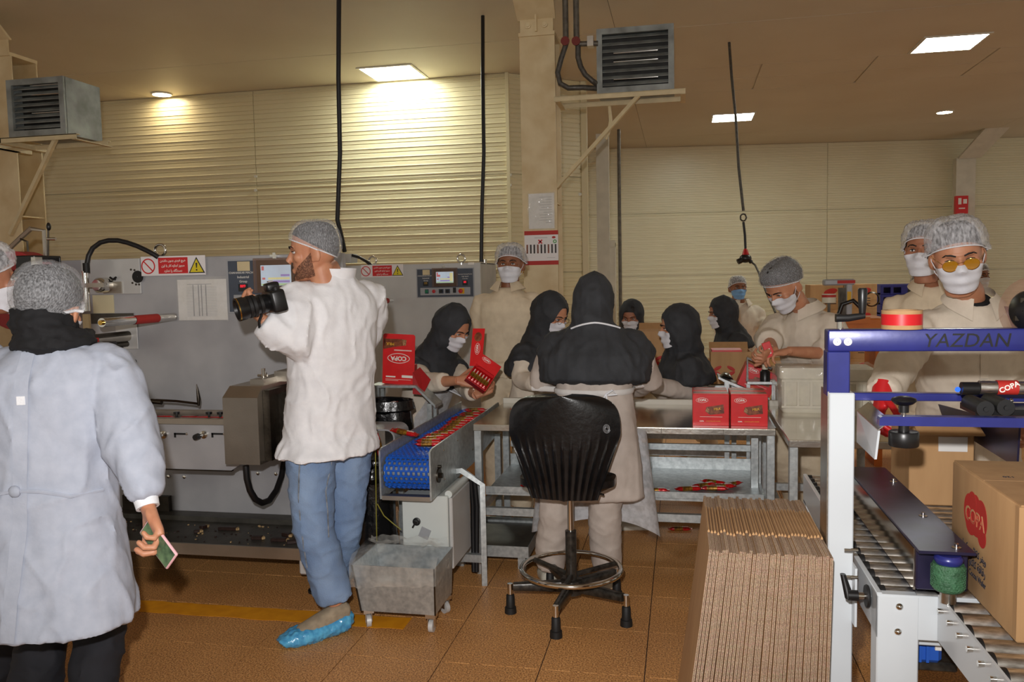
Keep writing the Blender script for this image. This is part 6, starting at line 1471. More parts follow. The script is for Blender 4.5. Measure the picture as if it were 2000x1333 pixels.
def person(label, H, N, P, face, body, arms, legs, top='uniform_beige', bottom='uniform_beige', skin='skin_b', hs=1.0, pitch=0, tilt=0, sw=.185, tw=1.0, hem=None, mask='mask_white', net=None, netmat='hairnet', hair='hair', hairmat='hair_dark', hijab=False, apron=None, collar=False, shoes='shoe_white', voxel=.011, wr=.007, seed=1, sleeve=(.074, .062, .047), slen=1.0, cape=1.0, capel=.52, coat=False, beard=False, seated=False, foot=True, brows=True, inner=None):
    root = thing('person', label, 'person', V((P.x, P.y, 0)))
    fb = adir(body); rb = fb.cross(UP).normalized(); sp = (N-P); SL = sp.length; sp.normalize(); fd_ = sp.cross(rb).normalized(); fd_ = -fd_ if fd_.dot(fb) < 0 else fd_
    S_ = lambda t: P+sp*(SL*t)
    ff = adir(face, pitch); rt = ff.cross(UP).normalized(); uh = rt.cross(ff).normalized()
    if tilt: q = Matrix.Rotation(rad(tilt), 3, ff); rt = q @ rt; uh = q @ uh
    HM = frame(H, rt*hs, ff*hs, uh*hs)
    sho = {'R': S_(.855)+rb*sw*.97, 'L': S_(.855)-rb*sw*.97}
    J = {}
    for s in 'RL':
        e, w = arms[s][0], arms[s][1]
        if e is None or not isinstance(e, V): e = ik(sho[s], w, .29, .26, e or (-fb*.6-UP))
        J[s] = (sho[s], e, w)
    hip = {'R': P+rb*.092*tw, 'L': P-rb*.092*tw}
    K = {}
    for s in 'RL':
        k, a, td = legs[s]
        if k is None: k = ik(hip[s], a, max(.42, (hip[s]-a).length*.51), max(.42, (hip[s]-a).length*.51), fb)
        K[s] = (hip[s], k, a, td)
    # body: head, neck, hands and limbs in one mesh
    b = MB(); addm(b, HEAD, HM)
    core = MB(); core.loft([(S_(t), rb*w*tw, fd_*d*tw) for t, w, d in ((-.06, .12, .09), (.1, .14, .09), (.4, .125, .085), (.7, .14, .09), (.9, .12, .07), (1.0, .05, .05))], 16)
    core.tube([S_(.96), N.lerp(H, .25), HM @ V((0, -.03, -.10))], [.052, .050*hs, .050*hs], 16)
    for s in 'RL':
        a, e, w = J[s]; core.tube([a, a.lerp(e, .5), e, e.lerp(w, .55), w], [.05, .045, .038, .034, .025], 12)
        h, k, an, td = K[s]; core.tube([h, h.lerp(k, .5), k, k.lerp(an, .4), an], [.075, .068, .05, .046, .034], 12)
    addm(b, core, Matrix.Identity(4))
    for s in 'RL':
        if len(arms[s]) > 2 and arms[s][2]: pose, hd, palm = arms[s][2:5]; addm(b, hand(pose), hand_matrix(J[s][2], hd, palm, s == 'L', hs*(arms[s][5] if len(arms[s]) > 5 else 1)))
    body_o = b.build('body', skin, root)
    # garments
    t = MB(); k = tw; sec = [(-.02, .185, .135), (.12, .18, .13), (.35, .168, .125), (.62, .185, .132), (.78, .188, .124), (.87, .172, .108), (.93, .128, .094), (.975, .088, .080), (1.02, .066, .066)]
    secs = []
    if hem:
        hc, hw, hdp = hem; c0 = S_(-.02)
        for q in (0, .33, .66): secs.append((hc.lerp(c0, q), rb*(hw+(.19*k-hw)*q), fb*(hdp+(.14*k-hdp)*q), 2.3))
    secs += [(S_(u), rb*w*k, (fd_ if u > .2 else fb)*d*k, 2.3) for u, w, d in sec]
    t.loft(secs, 28)
    for s in 'RL':
        a, e, w = J[s]; we = e.lerp(w, slen); r0, r1, r2 = sleeve
        t.ball(a-rb*(.03 if s == 'R' else -.03)-UP*.008, r0*.88, 12); t.tube([a.lerp(S_(.86), .35)-UP*.012, a-UP*.012, a.lerp(e, .22), a.lerp(e, .5), e, e.lerp(we, .5), we], [r0*.82, r0*.88, r0*.96, (r0+r1)/2, r1, (r1+r2)/2, r2], 16)
    sh = cloth(t, voxel, wr, seed); so = sh.build('coat' if coat else 'shirt', top, root); sb = None
    if coat:
        for s in 'RL':
            a, e, w = J[s]; MB().loft([(w.lerp(e, .22), (w-e).orthogonal().normalized()*.036, (w-e).normalized().cross((w-e).orthogonal().normalized())*.036), (w.lerp(e, .0), (w-e).orthogonal().normalized()*.033, (w-e).normalized().cross((w-e).orthogonal().normalized())*.033)], 16).build('cuff', 'cuff_white', root)
    t = MB(); t.ball(P-UP*.01, (.15*tw, .105*tw, .11), 16, frame((0, 0, 0), rb, fb, UP).to_3x3())
    for s in 'RL':
        h, kn, an, td = K[s]; f2 = an.lerp(kn, .08); t.tube([h+UP*.03, h.lerp(kn, .3), kn, kn.lerp(f2, .5), f2], [.086*tw, .090*tw, .075*tw, .073*tw, .070*tw], 18)
    cloth(t, voxel, wr*.85, seed+5, (8, 8, 10)).build('trousers', bottom, root)
    if foot:
        for s in 'RL':
            h, kn, an, td = K[s]; td = V(td).normalized(); sd = td.cross(UP).normalized(); up = sd.cross(td)
            m = MB(); o = an-up*.05
            m.loft([(o-td*.055+up*.01, sd*.02, up*.02), (o-td*.04, sd*.036, up*.048, 2.6), (o+td*.03, sd*.039, up*.045, 2.6), (o+td*.11-up*.012, sd*.047, up*.034, 2.6), (o+td*.17-up*.018, sd*.042, up*.026, 2.6), (o+td*.205-up*.024, sd*.018, up*.014)], 18); m.build('shoe', shoes, root)
    # head gear
    HL = MW[root].inverted() @ HM
    if hair: inst(tpl_mesh(hair, TPL[hair], hairmat), 'hair', root, HL)
    if brows:
        for s in (-1, 1):
            w, d, br, li = EYES[s]; I4 = Matrix.Identity(4)
            e_ = inst(tpl_mesh('eye%d' % s, w, 'eye_white'), 'eye', root, HL); inst(tpl_mesh('iris%d' % s, d, 'eye_dark'), 'iris', e_, I4); inst(tpl_mesh('lash%d' % s, li, 'hair_dark'), 'eyelash', e_, I4); inst(tpl_mesh('brow%d' % s, br, 'hair_dark'), 'eyebrow', root, HL)
    if beard: inst(tpl_mesh('beard', BEARD, 'beard'), 'beard', root, HL)
    if mask: inst(tpl_mesh('mask_plain', MASK_NL, mask) if hijab else tpl_mesh('mask', MASK, mask), 'face_mask', root, HL)
    if net:
        a, r = NETS[net]; n_ = inst(tpl_mesh('net_'+net, a, netmat), 'hairnet', root, HL); inst(tpl_mesh('rim_'+net, r, 'cuff_white'), 'hairnet_band', n_, Matrix.Identity(4))
    if hijab:
        t = MB(); hv = lambda x, y, z: HM @ V((x, y, z))
        t.ball(hv(0, -.026, .008), (.102*hs, .124*hs, .135*hs), 20, HM.to_3x3().normalized())
        t.loft([(hv(0, -.024, -.02), rt*.099*hs, ff*.110*hs), (hv(0, -.024, -.075), rt*.098, ff*.104), (hv(0, -.030, -.125).lerp(S_(1.06), .4), rt.lerp(rb, .5)*.100, ff.lerp(fb, .5)*.112), (S_(1.0)+UP*.01+fd_*.012, rb*.132, fd_*.118), (S_(.94)+fd_*.010, rb*.158*cape, fd_*.132), (S_(.87)+fd_*.006, rb*.194*cape, fd_*.145), (S_(.79)+fd_*.006, rb*.228*cape, fd_*.156), (S_(.70)+fd_*.0, rb*.246*cape, fd_*.168), (S_(capel+.03), rb*.238*cape, fd_*.176), (S_(capel), rb*.19*cape, fd_*.14)], 28)
        for s in 'RL':
            a, e, w = J[s]; t.tube([a.lerp(S_(.9), .5)-UP*.01, a-UP*.012, a.lerp(e, .38), a.lerp(e, .42)], [.078, .084, .088, .06], 16)
        cl = cloth(t, .0100, .0105, seed+9, (12, 12, 4.5), 3)
        # face opening cut as a smooth oval
        me = cl.mesh('hijab', 'hijab_black'); ho = bpy.data.objects.new('hijab', me); COL.objects.link(ho)
        cm = MB(); cm.ball((0, .128, -.014), (.072, .112, .108), 40); cm.T = None; cm.v = [HM @ p for p in cm.v]; cme = cm.mesh('cut', 'hijab_black'); co = bpy.data.objects.new('cut', cme); COL.objects.link(co)
        bo = ho.modifiers.new('b', 'BOOLEAN'); bo.operation = 'DIFFERENCE'; bo.object = co; bo.solver = 'EXACT'
        bpy.context.view_layer.update(); ev = ho.evaluated_get(bpy.context.evaluated_depsgraph_get()); m2 = bpy.data.meshes.new_from_object(ev)
        bpy.data.objects.remove(co); bpy.data.objects.remove(ho)
        m2.transform(MW[root].inverted()); m2.polygons.foreach_set('use_smooth', [True]*len(m2.polygons)); m2.set_sharp_from_angle(angle=rad(50))
        hb_o = bpy.data.objects.new('hijab', m2); COL.objects.link(hb_o); hb_o.parent = root
    if collar:
        m = MB(); nb = S_(1.0)
        def cf(u, v):
            a = rad(-158+316*u); q = abs(2*u-1)**5; rr = .078+.044*v
            d = -fd_*cos(a)+rb*sin(a)
            return nb+d*rr+sp*(.050*(1-v)+.002*v-.030*q*v)+fd_*(.004+.014*q)+UP*.006
        m.grid(cf, 30, 5); n0 = len(m.v); fs = list(m.f); m.v += [p-sp*.004-(p-nb).normalized()*.003 for p in m.v[:n0]]; m.f += [tuple(i+n0 for i in reversed(f)) for f in fs]; m.m += [0]*len(fs); m.sm += [True]*len(fs)
        m.build('collar', top, root)
        B = bvh_world(so); m = MB(); pts = []
        for j in range(22):
            tt = .93-.9*j/21; o = S_(tt)+fd_*.5; row = []
            for x in (-.016, .016):
                h = B.ray_cast(o+rb*x, -fd_, .6); row.append((h[0] if h[0] else o-fd_*.4)+fd_*.0035)
            pts.append(row)
        m.grid(lambda u, v: pts[round(v*21)][round(u)], 2, 22); m.build('placket', top, root)
        if inner: MB().loft([(S_(.93)+fd_*.03, rb*.06, fd_*.05), (S_(1.04)+fd_*.006, rb*.063, fd_*.066)], 18).build('undershirt', inner, root)
    if apron:
        B = bvh_world(so); amat, u0, v0, v1, w0, w1 = apron
        Bh = None
        def af(u, v):
            tt = v0+(v1-v0)*v; x = (w0+(w1-w0)*min(1, v*1.5))*(2*u-1); o = S_(tt)+fd_*.6+rb*x
            h = B.ray_cast(o, -fd_, .7); p = h[0] if h[0] else S_(tt)+rb*x+fd_*.12
            return p+fd_*(.012+.006*noise.noise(V((u*4, v*5, seed))))
        m = MB(); m.grid(af, 17, 22); m.build('apron', amat, root)
        e0 = af(0, 0); e1 = af(1, 0); MB().tube([af(i/12, 0) for i in range(13)], .004, 6).build('apron_hem', 'cuff_white', root)
        for e, s in ((e0, -1), (e1, 1)): MB().tube([e, e.lerp(S_(1.0)+rb*s*.07, .5)+fd_*.03, S_(1.02)+rb*s*.075-fd_*.02], .0045, 6).build('apron_strap', 'cuff_white', root)
    return root, J, S_, (rb, fb, fd_), HM
def bvh_world(o):
    M = MW[o]; return BVHTree.FromPolygons([tuple(M @ v.co) for v in o.data.vertices], [tuple(p.vertices) for p in o.data.polygons])
def gnd(p, z=.075): return V((p.x, p.y, z))
def stand_legs(P, body, spread=.1, back=.0):
    fb = adir(body); rb = fb.cross(UP); return {'R': (None, V((P.x, P.y, .085))+rb*spread-fb*back, fb), 'L': (None, V((P.x, P.y, .085))-rb*spread-fb*back, fb)}
def seat_legs(P, body, reach=.42):
    fb = adir(body); rb = fb.cross(UP); o = {}
    for s, k in (('R', 1), ('L', -1)):
        kn = P+fb*reach+rb*.11*k-UP*.04; o[s] = (kn, V((kn.x, kn.y, .085))-fb*.06, fb)
    return o
# ------------------------------------------------------------------ people: who stands where
# photographer, back to us, head turned to the picture's left
P = PD(645, 842, 3.66); N = PD(652, 540, 3.60); H = PD(613, 492, 3.52)
FH = PZ(676, 1208, .055); FT = PZ(556, 1254, .022); FD = (FT-FH).normalized()
pr, J, S_, ax_, HM = person('person in a white disposable coat and jeans aiming a large camera', H, N, P, -97, -48,
    {'L': (PD(575, 672, 3.42), PD(512, 624, 3.36), 'hold', adir(-70, -35), (UP*.8+FWD*.5)), 'R': (PD(700, 690, 3.9), PD(566, 592, 3.62), 'hold', adir(-95, -10), -UP+FWD*.3)},
    {'L': (PD(612, 1030, 3.58), FH+FD*.045+UP*.085, FD), 'R': (PD(672, 1030, 3.78), V((PZ(652, 1180, 0).x, PZ(652, 1180, 0).y-.05, .085)), adir(-15))},
    top='coat_cream', bottom='denim', skin='skin_a', pitch=4, sw=.205, tw=1.14, hem=(PD(640, 884, 3.64), .236, .185), mask=None, net='tight', hair='hair_low', coat=False, beard=True, shoes='shoe_suede', seed=2, sleeve=(.098, .088, .062), slen=.93, wr=.012, voxel=.010, hs=1.04)
# stand-up collar of the coat, seam and cuff details
rb, fb, fd_ = ax_
m = MB(); nb = S_(1.0)
m.grid(lambda u, v: nb+(fd_*cos(2*pi*u)+rb*sin(2*pi*u))*(.082+.012*v)+UP*(-.02+.055*v)-fb*.01, 32, 4, closeu=True); m.build('coat_collar', 'coat_cream', pr)
MB().tube([PD(507, 640, 3.33), PD(506, 628, 3.30), PD(511, 615, 3.31)], .006, 6).build('wrist_band', 'black_rubber', pr)
tr_ = [o for o in bpy.data.objects if o.parent == pr and o.name.startswith('trousers')][0]; B = bvh_world(tr_)
for sm in ([(586, 895), (584, 930), (583, 970), (586, 1010), (592, 1060), (600, 1110), (606, 1150), (611, 1190)], [(648, 900), (642, 930), (636, 960), (640, 1000), (642, 1050)]):
    pts = []
    for x, y in sm:
        v = ray(x, y).normalized(); h = B.ray_cast(CAM, v, 8)
        if h[0]: pts.append(h[0]-v*.002)
    if len(pts) > 2: MB().tube(pts, .0035, 6).build('trouser_seam', 'denim_seam', pr)
# blue plastic overshoe on the lifted foot
heel = FH-UP*.012; tp = FT; d = (tp-heel).normalized(); sd = d.cross(UP).normalized(); L = (tp-heel).length
m = MB(); up = sd.cross(d)
m.loft([(heel-d*.03+up*.015, sd*.022, up*.02), (heel+up*.005, sd*.044, up*.045, 2.5), (heel+d*L*.3-up*.002, sd*.050, up*.038, 2.5), (heel+d*L*.62-up*.0, sd*.062, up*.040, 2.5), (heel+d*L*.85+up*.003, sd*.060, up*.034, 2.5), (heel+d*L*1.02+up*.004, sd*.045, up*.018, 2.5), (heel+d*L*1.10+up*.012, sd*.026, up*.005)], 24)
cloth(m, .006, .006, 4, (22, 22, 22), 2, .6).build('overshoe', 'shoe_cover', pr)
# his camera
c0 = PD(462, 606, 3.24); c1 = PD(520, 592, 3.30); cdir = (c1-c0).normalized()
cm_ = thing('camera', 'black reflex camera with a large lens held by the photographer', 'camera', c0.lerp(c1, .9)-UP*.05)
m = MB(); m.lathe([(.040, 0), (.046, 0), (.046, .03), (.043, .035), (.043, .075), (.038, .08), (.038, .115), (.034, .12), (.034, .13)], c0, cdir, 32); m.lathe([(.040, .0), (.036, .012), (.001, .014)], c0, cdir, 32); m.build('lens', 'black_plastic', cm_)
m = MB(); m.lathe([(.0468, .002), (.0468, .006)], c0, cdir, 32); m.build('lens_ring', 'gold', cm_)
for k in (.045, .062, .09): MB().lathe([(.0445 if k < .08 else .0395, k), (.0445 if k < .08 else .0395, k+.012)], c0, cdir, 32).build('grip_ring', 'black_rubber', cm_)
e = c0+cdir*.155; sx = cdir.cross(UP).normalized(); uy = sx.cross(cdir)
RB = frame((0, 0, 0), sx, cdir, uy).to_3x3()
m = MB(); m.box(e, (.135, .06, .092), RB, .012, 2); m.build('camera_body', 'black_plastic', cm_)
m = MB(); m.box(e+uy*.058, (.055, .055, .035), RB, .010, 2); m.build('viewfinder', 'black_plastic', cm_)
MB().box(e+uy*.08, (.02, .02, .004), RB).build('hot_shoe', 'steel', cm_)
MB().cyl(e+sx*.05+uy*.044, e+sx*.05+uy*.056, .012, n=14).build('mode_dial', 'black_rubber', cm_)

# woman with the phone, seen from behind
P = PD(103, 1010, 2.56); N = PD(106, 666, 2.55); H = PD(98, 604, 2.57)
hw = PD(289, 992, 2.44)
pr2, J, S_, ax_, HM = person('person in a long white disposable coat holding a pink phone', H, N, P, -6, -8,
    {'R': (PD(262, 880, 2.50), hw, 'phone', (PD(322, 1075, 2.40)-hw), (-RGT*.75-FWD*.35+UP*.1), 1.14), 'L': (PD(-35, 880, 2.62), PD(-30, 1010, 2.40), None)},
    {'R': (None, V((PD(150, 1300, 2.6).x, PD(150, 1300, 2.6).y, .085)), adir(10)), 'L': (None, V((PD(40, 1300, 2.62).x, PD(40, 1300, 2.62).y, .085)), adir(-20))},
    top='coat_white', bottom='trousers_black', skin='skin_a', pitch=14, tilt=5, sw=.17, tw=1.06, hem=(PD(122, 1215, 2.52), .215, .165), mask='mask_white', net='bouffant', hair='hair_bun', coat=True, shoes='shoe_cover', seed=3, sleeve=(.082, .080, .046), slen=.84, wr=.013, voxel=.009, hs=1.0)
# black scarf round her neck, coat ties at the back
m = MB(); m.loft([(HM @ V((0, -.03, -.02)), HM.to_3x3() @ V((.085, 0, 0)), HM.to_3x3() @ V((0, .088, 0))), (HM @ V((0, -.032, -.07)), HM.to_3x3() @ V((.090, 0, 0)), HM.to_3x3() @ V((0, .098, 0))), (S_(1.05), ax_[0]*.105, ax_[1]*.115), (S_(.98), ax_[0]*.122, ax_[1]*.125), (S_(.93), ax_[0]*.08, ax_[1]*.08)], 24)
cloth(m, .008, .012, 8, (14, 14, 22)).build('scarf', 'black_cloth', pr2)
B = bvh_world([o for o in bpy.data.objects if o.parent == pr2 and o.name.startswith('coat')][0])
def onback(x, t, off=.006):
    o = S_(t)+ax_[0]*x-ax_[1]*.6; h = B.ray_cast(o, ax_[1], 1); return (h[0] if h[0] else o+ax_[1]*.45)-ax_[1]*off
m = MB(); rows = [(onback(-.056, .95-1.5*k/29), onback(-.016, .95-1.5*k/29)) for k in range(30)]; m.grid(lambda u, v: rows[round(v*29)][round(u)], 2, 30); m.build('back_seam_flap', 'coat_white', pr2)
m = MB(); m.tube([onback(-.17, .18), onback(-.10, .20), onback(-.045, .22), onback(.02, .205), onback(.10, .17), onback(.17, .17)], .006, 6); m.ball(onback(-.05, .215), (.02, .012, .018), 10); m.build('waist_tie', 'coat_white', pr2)
MB().box(onback(-.036, .70, .008), (.024, .004, .026), frame((0, 0, 0), ax_[0], ax_[1], UP).to_3x3(), .001).build('tie_patch', 'cuff_white', pr2)
# phone in her hand
pc = PD(310, 1062, 2.395); py = (PD(340, 1106, 2.37)-PD(284, 1030, 2.41)).normalized(); pn = (-RGT*.72-FWD*.62+UP*.32); pn = (pn-py*pn.dot(py)).normalized(); px_ = py.cross(pn)
t = thing('mobile_phone', 'mobile phone in a pink case held in a lowered hand', 'phone', pc)
R3 = frame((0, 0, 0), px_, py, pn).to_3x3()
MB().box(pc, (.070, .143, .010), R3, .006, 3).build('case', 'phone_pink', t)
MB().box(pc+pn*.0048, (.062, .134, .0014), R3, .0006).build('screen', 'phone_screen', t)
for x in (-.014, .006): MB().box(pc-py*.0716+px_*x, (.010, .002, .0035), R3).build('port', 'ink', t)

# person cut by the frame's edge
P = PD(-98, 960, 2.98); N = PD(-84, 640, 2.93); H = PD(-34, 548, 2.80)
pr3, J, S_, ax_, HM = person('person in a white coat and hairnet standing beside the film reel', H, N, P, 38, 30,
    {'R': (None, PD(0, 930, 2.7), None), 'L': (None, PD(-120, 900, 3.1), None)}, stand_legs(P, 20), top='coat_white', bottom='trousers_black', skin='skin_b', mask='mask_white', net='loose', netmat='hairnet_loose', hair='hair', coat=True, shoes='shoe_cover', hem=(PD(-50, 1150, 2.9), .2, .16), seed=4, tw=1.05, sw=.17, sleeve=(.082, .07, .04), slen=.86, wr=.009)

# standing worker by the column
P = PD(998, 738, 5.55); N = PD(992, 566, 5.55); H = PD(997, 517, 5.50)
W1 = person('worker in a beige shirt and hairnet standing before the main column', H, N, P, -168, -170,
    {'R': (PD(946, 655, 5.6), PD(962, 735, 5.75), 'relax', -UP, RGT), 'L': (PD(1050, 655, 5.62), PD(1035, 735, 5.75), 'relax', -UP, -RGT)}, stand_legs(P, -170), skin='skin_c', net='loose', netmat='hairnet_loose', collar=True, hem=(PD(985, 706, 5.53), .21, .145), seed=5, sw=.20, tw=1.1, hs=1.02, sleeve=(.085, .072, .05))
# seated packer with the open red carton
P = PD(818, 836, 5.25); N = PD(850, 694, 5.12); H = PD(886, 641, 4.98)
b0 = PD(945, 728, 4.56)
W2 = person('seated woman in black headscarf and white apron packing an open red carton', H, N, P, 128, 128,
    {'R': (PD(828, 748, 4.87), PD(895, 744, 4.62), 'flat', adir(92, 2)+FWD*.2, (FWD*.8-UP*.5)), 'L': (PD(915, 760, 5.0), PD(930, 772, 4.74), 'hold', adir(70, -25), UP*.8-FWD*.6)},
    seat_legs(P, 170, .02), top='uniform_light', skin='skin_a', pitch=30, sw=.165, tw=.96, hijab=True, hair='hair_low', apron=('apron_gauze', 0, .66, .05, .10, .15), capel=.64, seed=6, slen=.62, sleeve=(.07, .062, .052))
# the open carton she fills
q = rad(-36); bxx = (RGT*cos(q)+UP*sin(q)); byy = (-RGT*sin(q)+UP*cos(q)); bzz = (-FWD*.8+UP*.50-RGT*.05); bzz = (bzz-bxx*bzz.dot(bxx)-byy*0).normalized(); byy = bzz.cross(bxx).normalized()
Mb = frame(b0, bxx, byy, bzz)
t = thing('open_carton', 'open red carton with wafer bars held by the seated woman', 'carton', Mb)
w, h, d = .125, .17, .055
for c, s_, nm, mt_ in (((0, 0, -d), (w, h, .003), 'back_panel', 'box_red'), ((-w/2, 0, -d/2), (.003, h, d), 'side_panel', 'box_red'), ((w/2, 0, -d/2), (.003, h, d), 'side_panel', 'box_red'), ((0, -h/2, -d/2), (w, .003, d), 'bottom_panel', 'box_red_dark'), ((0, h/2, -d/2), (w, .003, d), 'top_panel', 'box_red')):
    m = MB(); m.T = Mb; m.box(c, s_); m.build(nm, mt_, t)
m = MB(); m.T = Mb @ Matrix.Translation((-w/2-.002, .03, -d*.4)) @ Matrix.Rotation(rad(28), 4, 'Z') @ Matrix.Rotation(rad(-25), 4, 'Y'); m.box((-.002, .09, 0), (.07, .22, .003)); m.build('lid', 'box_red', t)
lm_ = m.T; m = MB(); logo(m, lm_ @ Matrix.Translation((0, .08, .0025)) @ Matrix.Rotation(rad(90), 4, 'Z'), .06); m.build('lid_logo', 'print_white', t)
m = MB(); m.T = lm_; m.ball((-.002, .15, .002), (.022, .028, .0012), 12); m.build('lid_picture', 'print_brown', t)
m = MB(); m.T = Mb; m.box((0, h*.30, -.004), (w*.98, h*.38, .003)); m.build('front_panel', 'box_red', t)
m = MB(); logo(m, Mb @ Matrix.Translation((-.025, h*.40, -.001)), .05); m.build('logo', 'print_white', t)
for k in range(6):
    wafer_bar(Mb @ V((-w*.38+k*w*.152, -.035, -d*.45)), 0, 'red wafer bar packed upright in the open carton', 'bars in the held carton').matrix_world = Mb @ Matrix.Translation((-w*.38+k*w*.152, -.032, -d*.42)) @ Matrix.Rotation(pi/2, 4, 'Z') @ Matrix.Scale(.56, 4)

# woman in glasses across the table
P = PD(1038, 800, 5.2); N = PD(1056, 668, 5.18); H = PD(1078, 616, 5.10)
W3 = person('woman in black headscarf and glasses bent over the table by the column', H, N, P, 132, 130,
    {'R': (PD(1020, 742, 5.0), PD(1058, 752, 4.78), 'hold', adir(100, 10), -UP), 'L': (None, PD(1090, 750, 4.86), 'hold', adir(120, 10), -UP)}, seat_legs(P, 130, .05), top='uniform_light', skin='skin_a', pitch=22, sw=.16, tw=.95, hijab=True, hair='hair_low', seed=7, slen=.7)
HM = W3[4]; pr_ = W3[0]
m = MB()
for s in (-1, 1): m.tube([HM @ V((s*.033+.021*cos(2*pi*k/20), .098, -.002+.017*sin(2*pi*k/20))) for k in range(20)], .0011, 5, closed=True)
m.tube([HM @ V((-.012, .100, .004)), HM @ V((0, .104, .006)), HM @ V((.012, .100, .004))], .0011, 5)
for s in (-1, 1): m.tube([HM @ V((s*.054, .096, .002)), HM @ V((s*.082, .0, .006))], .0011, 5)
m.build('glasses', 'ink', pr_)
# woman standing with her back to us behind the stool
P = PD(1160, 826, 4.0); N = PD(1163, 646, 4.02); H = PD(1160, 592, 4.08)
W4 = person('woman in black headscarf and grey tunic standing behind the black stool', H, N, P, 18, 8,
    {'L': (PD(1058, 742, 4.12), PD(1100, 748, 4.36), 'hold', adir(30, 0), -UP), 'R': (PD(1268, 742, 4.12), PD(1228, 762, 4.36), 'hold', adir(-20, 5), -UP)},
    {'R': (PD(1180, 1000, 4.05), PZ(1185, 1112, .085), adir(5)), 'L': (PD(1085, 1000, 4.05), PZ(1072, 1112, .085), adir(-5))}, top='uniform_grey', bottom='uniform_grey', skin='skin_a', pitch=28, sw=.185, tw=1.08, hijab=True, hair='hair', apron=None, seed=8, hem=(PD(1153, 972, 4.0), .262, .10), cape=1.12, capel=.42, mask='mask_white', sleeve=(.078, .068, .05), slen=.98, wr=.008)
S_ = W4[2]; rb, fb, fd_ = W4[3]; pr_ = W4[0]
sh_ = [o for o in bpy.data.objects if o.parent == pr_ and o.name.startswith('shirt')][0]; B = bvh_world(sh_)
m = MB(); ring = []
for k in range(40):
    a = 2*pi*k/40; d = rb*cos(a)+fb*sin(a); h = B.ray_cast(S_(.36)+d*.7, -d, .7); ring.append((h[0] if h[0] else S_(.36)+d*.17)+d*.005)
m.tube(ring, .013, 6, closed=True, flat=.4); m.build('apron_band', 'apron_white', pr_)
c = S_(.36)-fb*.165+rb*.06
m = MB(); m.tube([c, c+rb*.03+UP*.02-fb*.01, c+rb*.05-UP*.0-fb*.012, c+rb*.01-UP*.004-fb*.01], .005, 6); m.tube([c, c-UP*.07+rb*.01-fb*.01, c-UP*.13+rb*.0], .004, 6); m.tube([c, c-UP*.05-rb*.03-fb*.01, c-UP*.09-rb*.035], .004, 6); m.build('apron_bow', 'cuff_white', pr_)
m = MB(); HM = W4[4]
hj = [o for o in bpy.data.objects if o.parent == pr_ and o.name.startswith('hijab')][0]; Bj = BVHTree.FromPolygons([tuple(MW[pr_] @ v.co) for v in hj.data.vertices], [tuple(p.vertices) for p in hj.data.polygons])
pts = []
for k in range(15):
    a = rad(-62+124*k/14); d = -fb*cos(a)+rb*sin(a); o = S_(1.10)-UP*.03*(abs(k-7)/7)**1.5; h = Bj.ray_cast(o+d*.5, -d, .6); pts.append((h[0] if h[0] else o+d*.11)+d*.003)
m.tube(pts, .0045, 6); m.build('apron_strap', 'cuff_white', pr_)
def ap(u, v):
    a = rad(-100+200*u); rr = .20+.05*v; d = fb*cos(a)*.62+rb*sin(a)*1.25
    return S_(.0)-UP*(.02+.52*v+.02*sin(u*9))+d*rr+fb*.02*noise.noise(V((u*5, v*4, 3)))
MB().grid(ap, 34, 14).build('apron', 'apron_gauze', pr_)
# profile woman at the table's end
P = PD(1343, 808, 5.12); N = PD(1339, 692, 5.10); H = PD(1322, 640, 5.02)
W5 = person('woman in black headscarf in profile beside the red display cartons', H, N, P, -88, -86,
    {'L': (PD(1352, 768, 4.98), PD(1275, 752, 4.84), 'hold', adir(-90, 5), -UP), 'R': (None, PD(1270, 750, 5.15), 'hold', adir(-90, 5), -UP)}, seat_legs(P, -86, .36), top='uniform_grey', skin='skin_a', pitch=6, sw=.165, tw=.95, hijab=True, hair='hair', seed=9, slen=.97)
# woman facing us at the rear line
P = PD(1256, 770, 7.2); N = PD(1250, 662, 7.12); H = PD(1233, 618, 7.02)
W6 = person('woman in black headscarf facing the camera behind the leaf printed carton', H, N, P, -158, -165,
    {'L': (None, PD(1290, 720, 6.9), 'hold', adir(180, 0), -UP), 'R': (None, PD(1225, 720, 6.9), 'hold', adir(180, 0), -UP)}, seat_legs(P, -165, .2), top='uniform_light', skin='skin_b', pitch=18, sw=.165, hijab=True, hair='hair', seed=10, voxel=.013)
P = PD(1437, 735, 6.95); N = PD(1431, 650, 6.90); H = PD(1408, 612, 6.84)
W7 = person('woman in black headscarf and white bib in profile before the man in blue mask', H, N, P, -93, -88,
    {'L': (PD(1440, 700, 6.75), PD(1395, 712, 6.7), 'hold', adir(-90, 5), -UP), 'R': (None, PD(1390, 712, 7.0), 'hold', adir(-90, 5), -UP)}, seat_legs(P, -88, .3), top='uniform_light', skin='skin_b', pitch=8, sw=.165, hijab=True, hair='hair', seed=11, apron=('apron_gauze', 0, .7, .1, .1, .14), capel=.66, voxel=.013)
P = PD(1443, 690, 8.75); N = PD(1446, 594, 8.70); H = PD(1441, 563, 8.64)
W8 = person('worker in a pale shirt wearing a blue mask at the far shutter', H, N, P, 178, 178,
    {'L': (PD(1487, 630, 8.7), PD(1503, 643, 8.4), 'relax', adir(120, 30), -UP), 'R': (None, PD(1410, 690, 8.6), None)}, stand_legs(P, 178), top='uniform_light', skin='skin_c', mask='mask_blue', net='tight', netmat='hairnet_loose', collar=True, seed=12, voxel=.014, sw=.19, slen=.9)
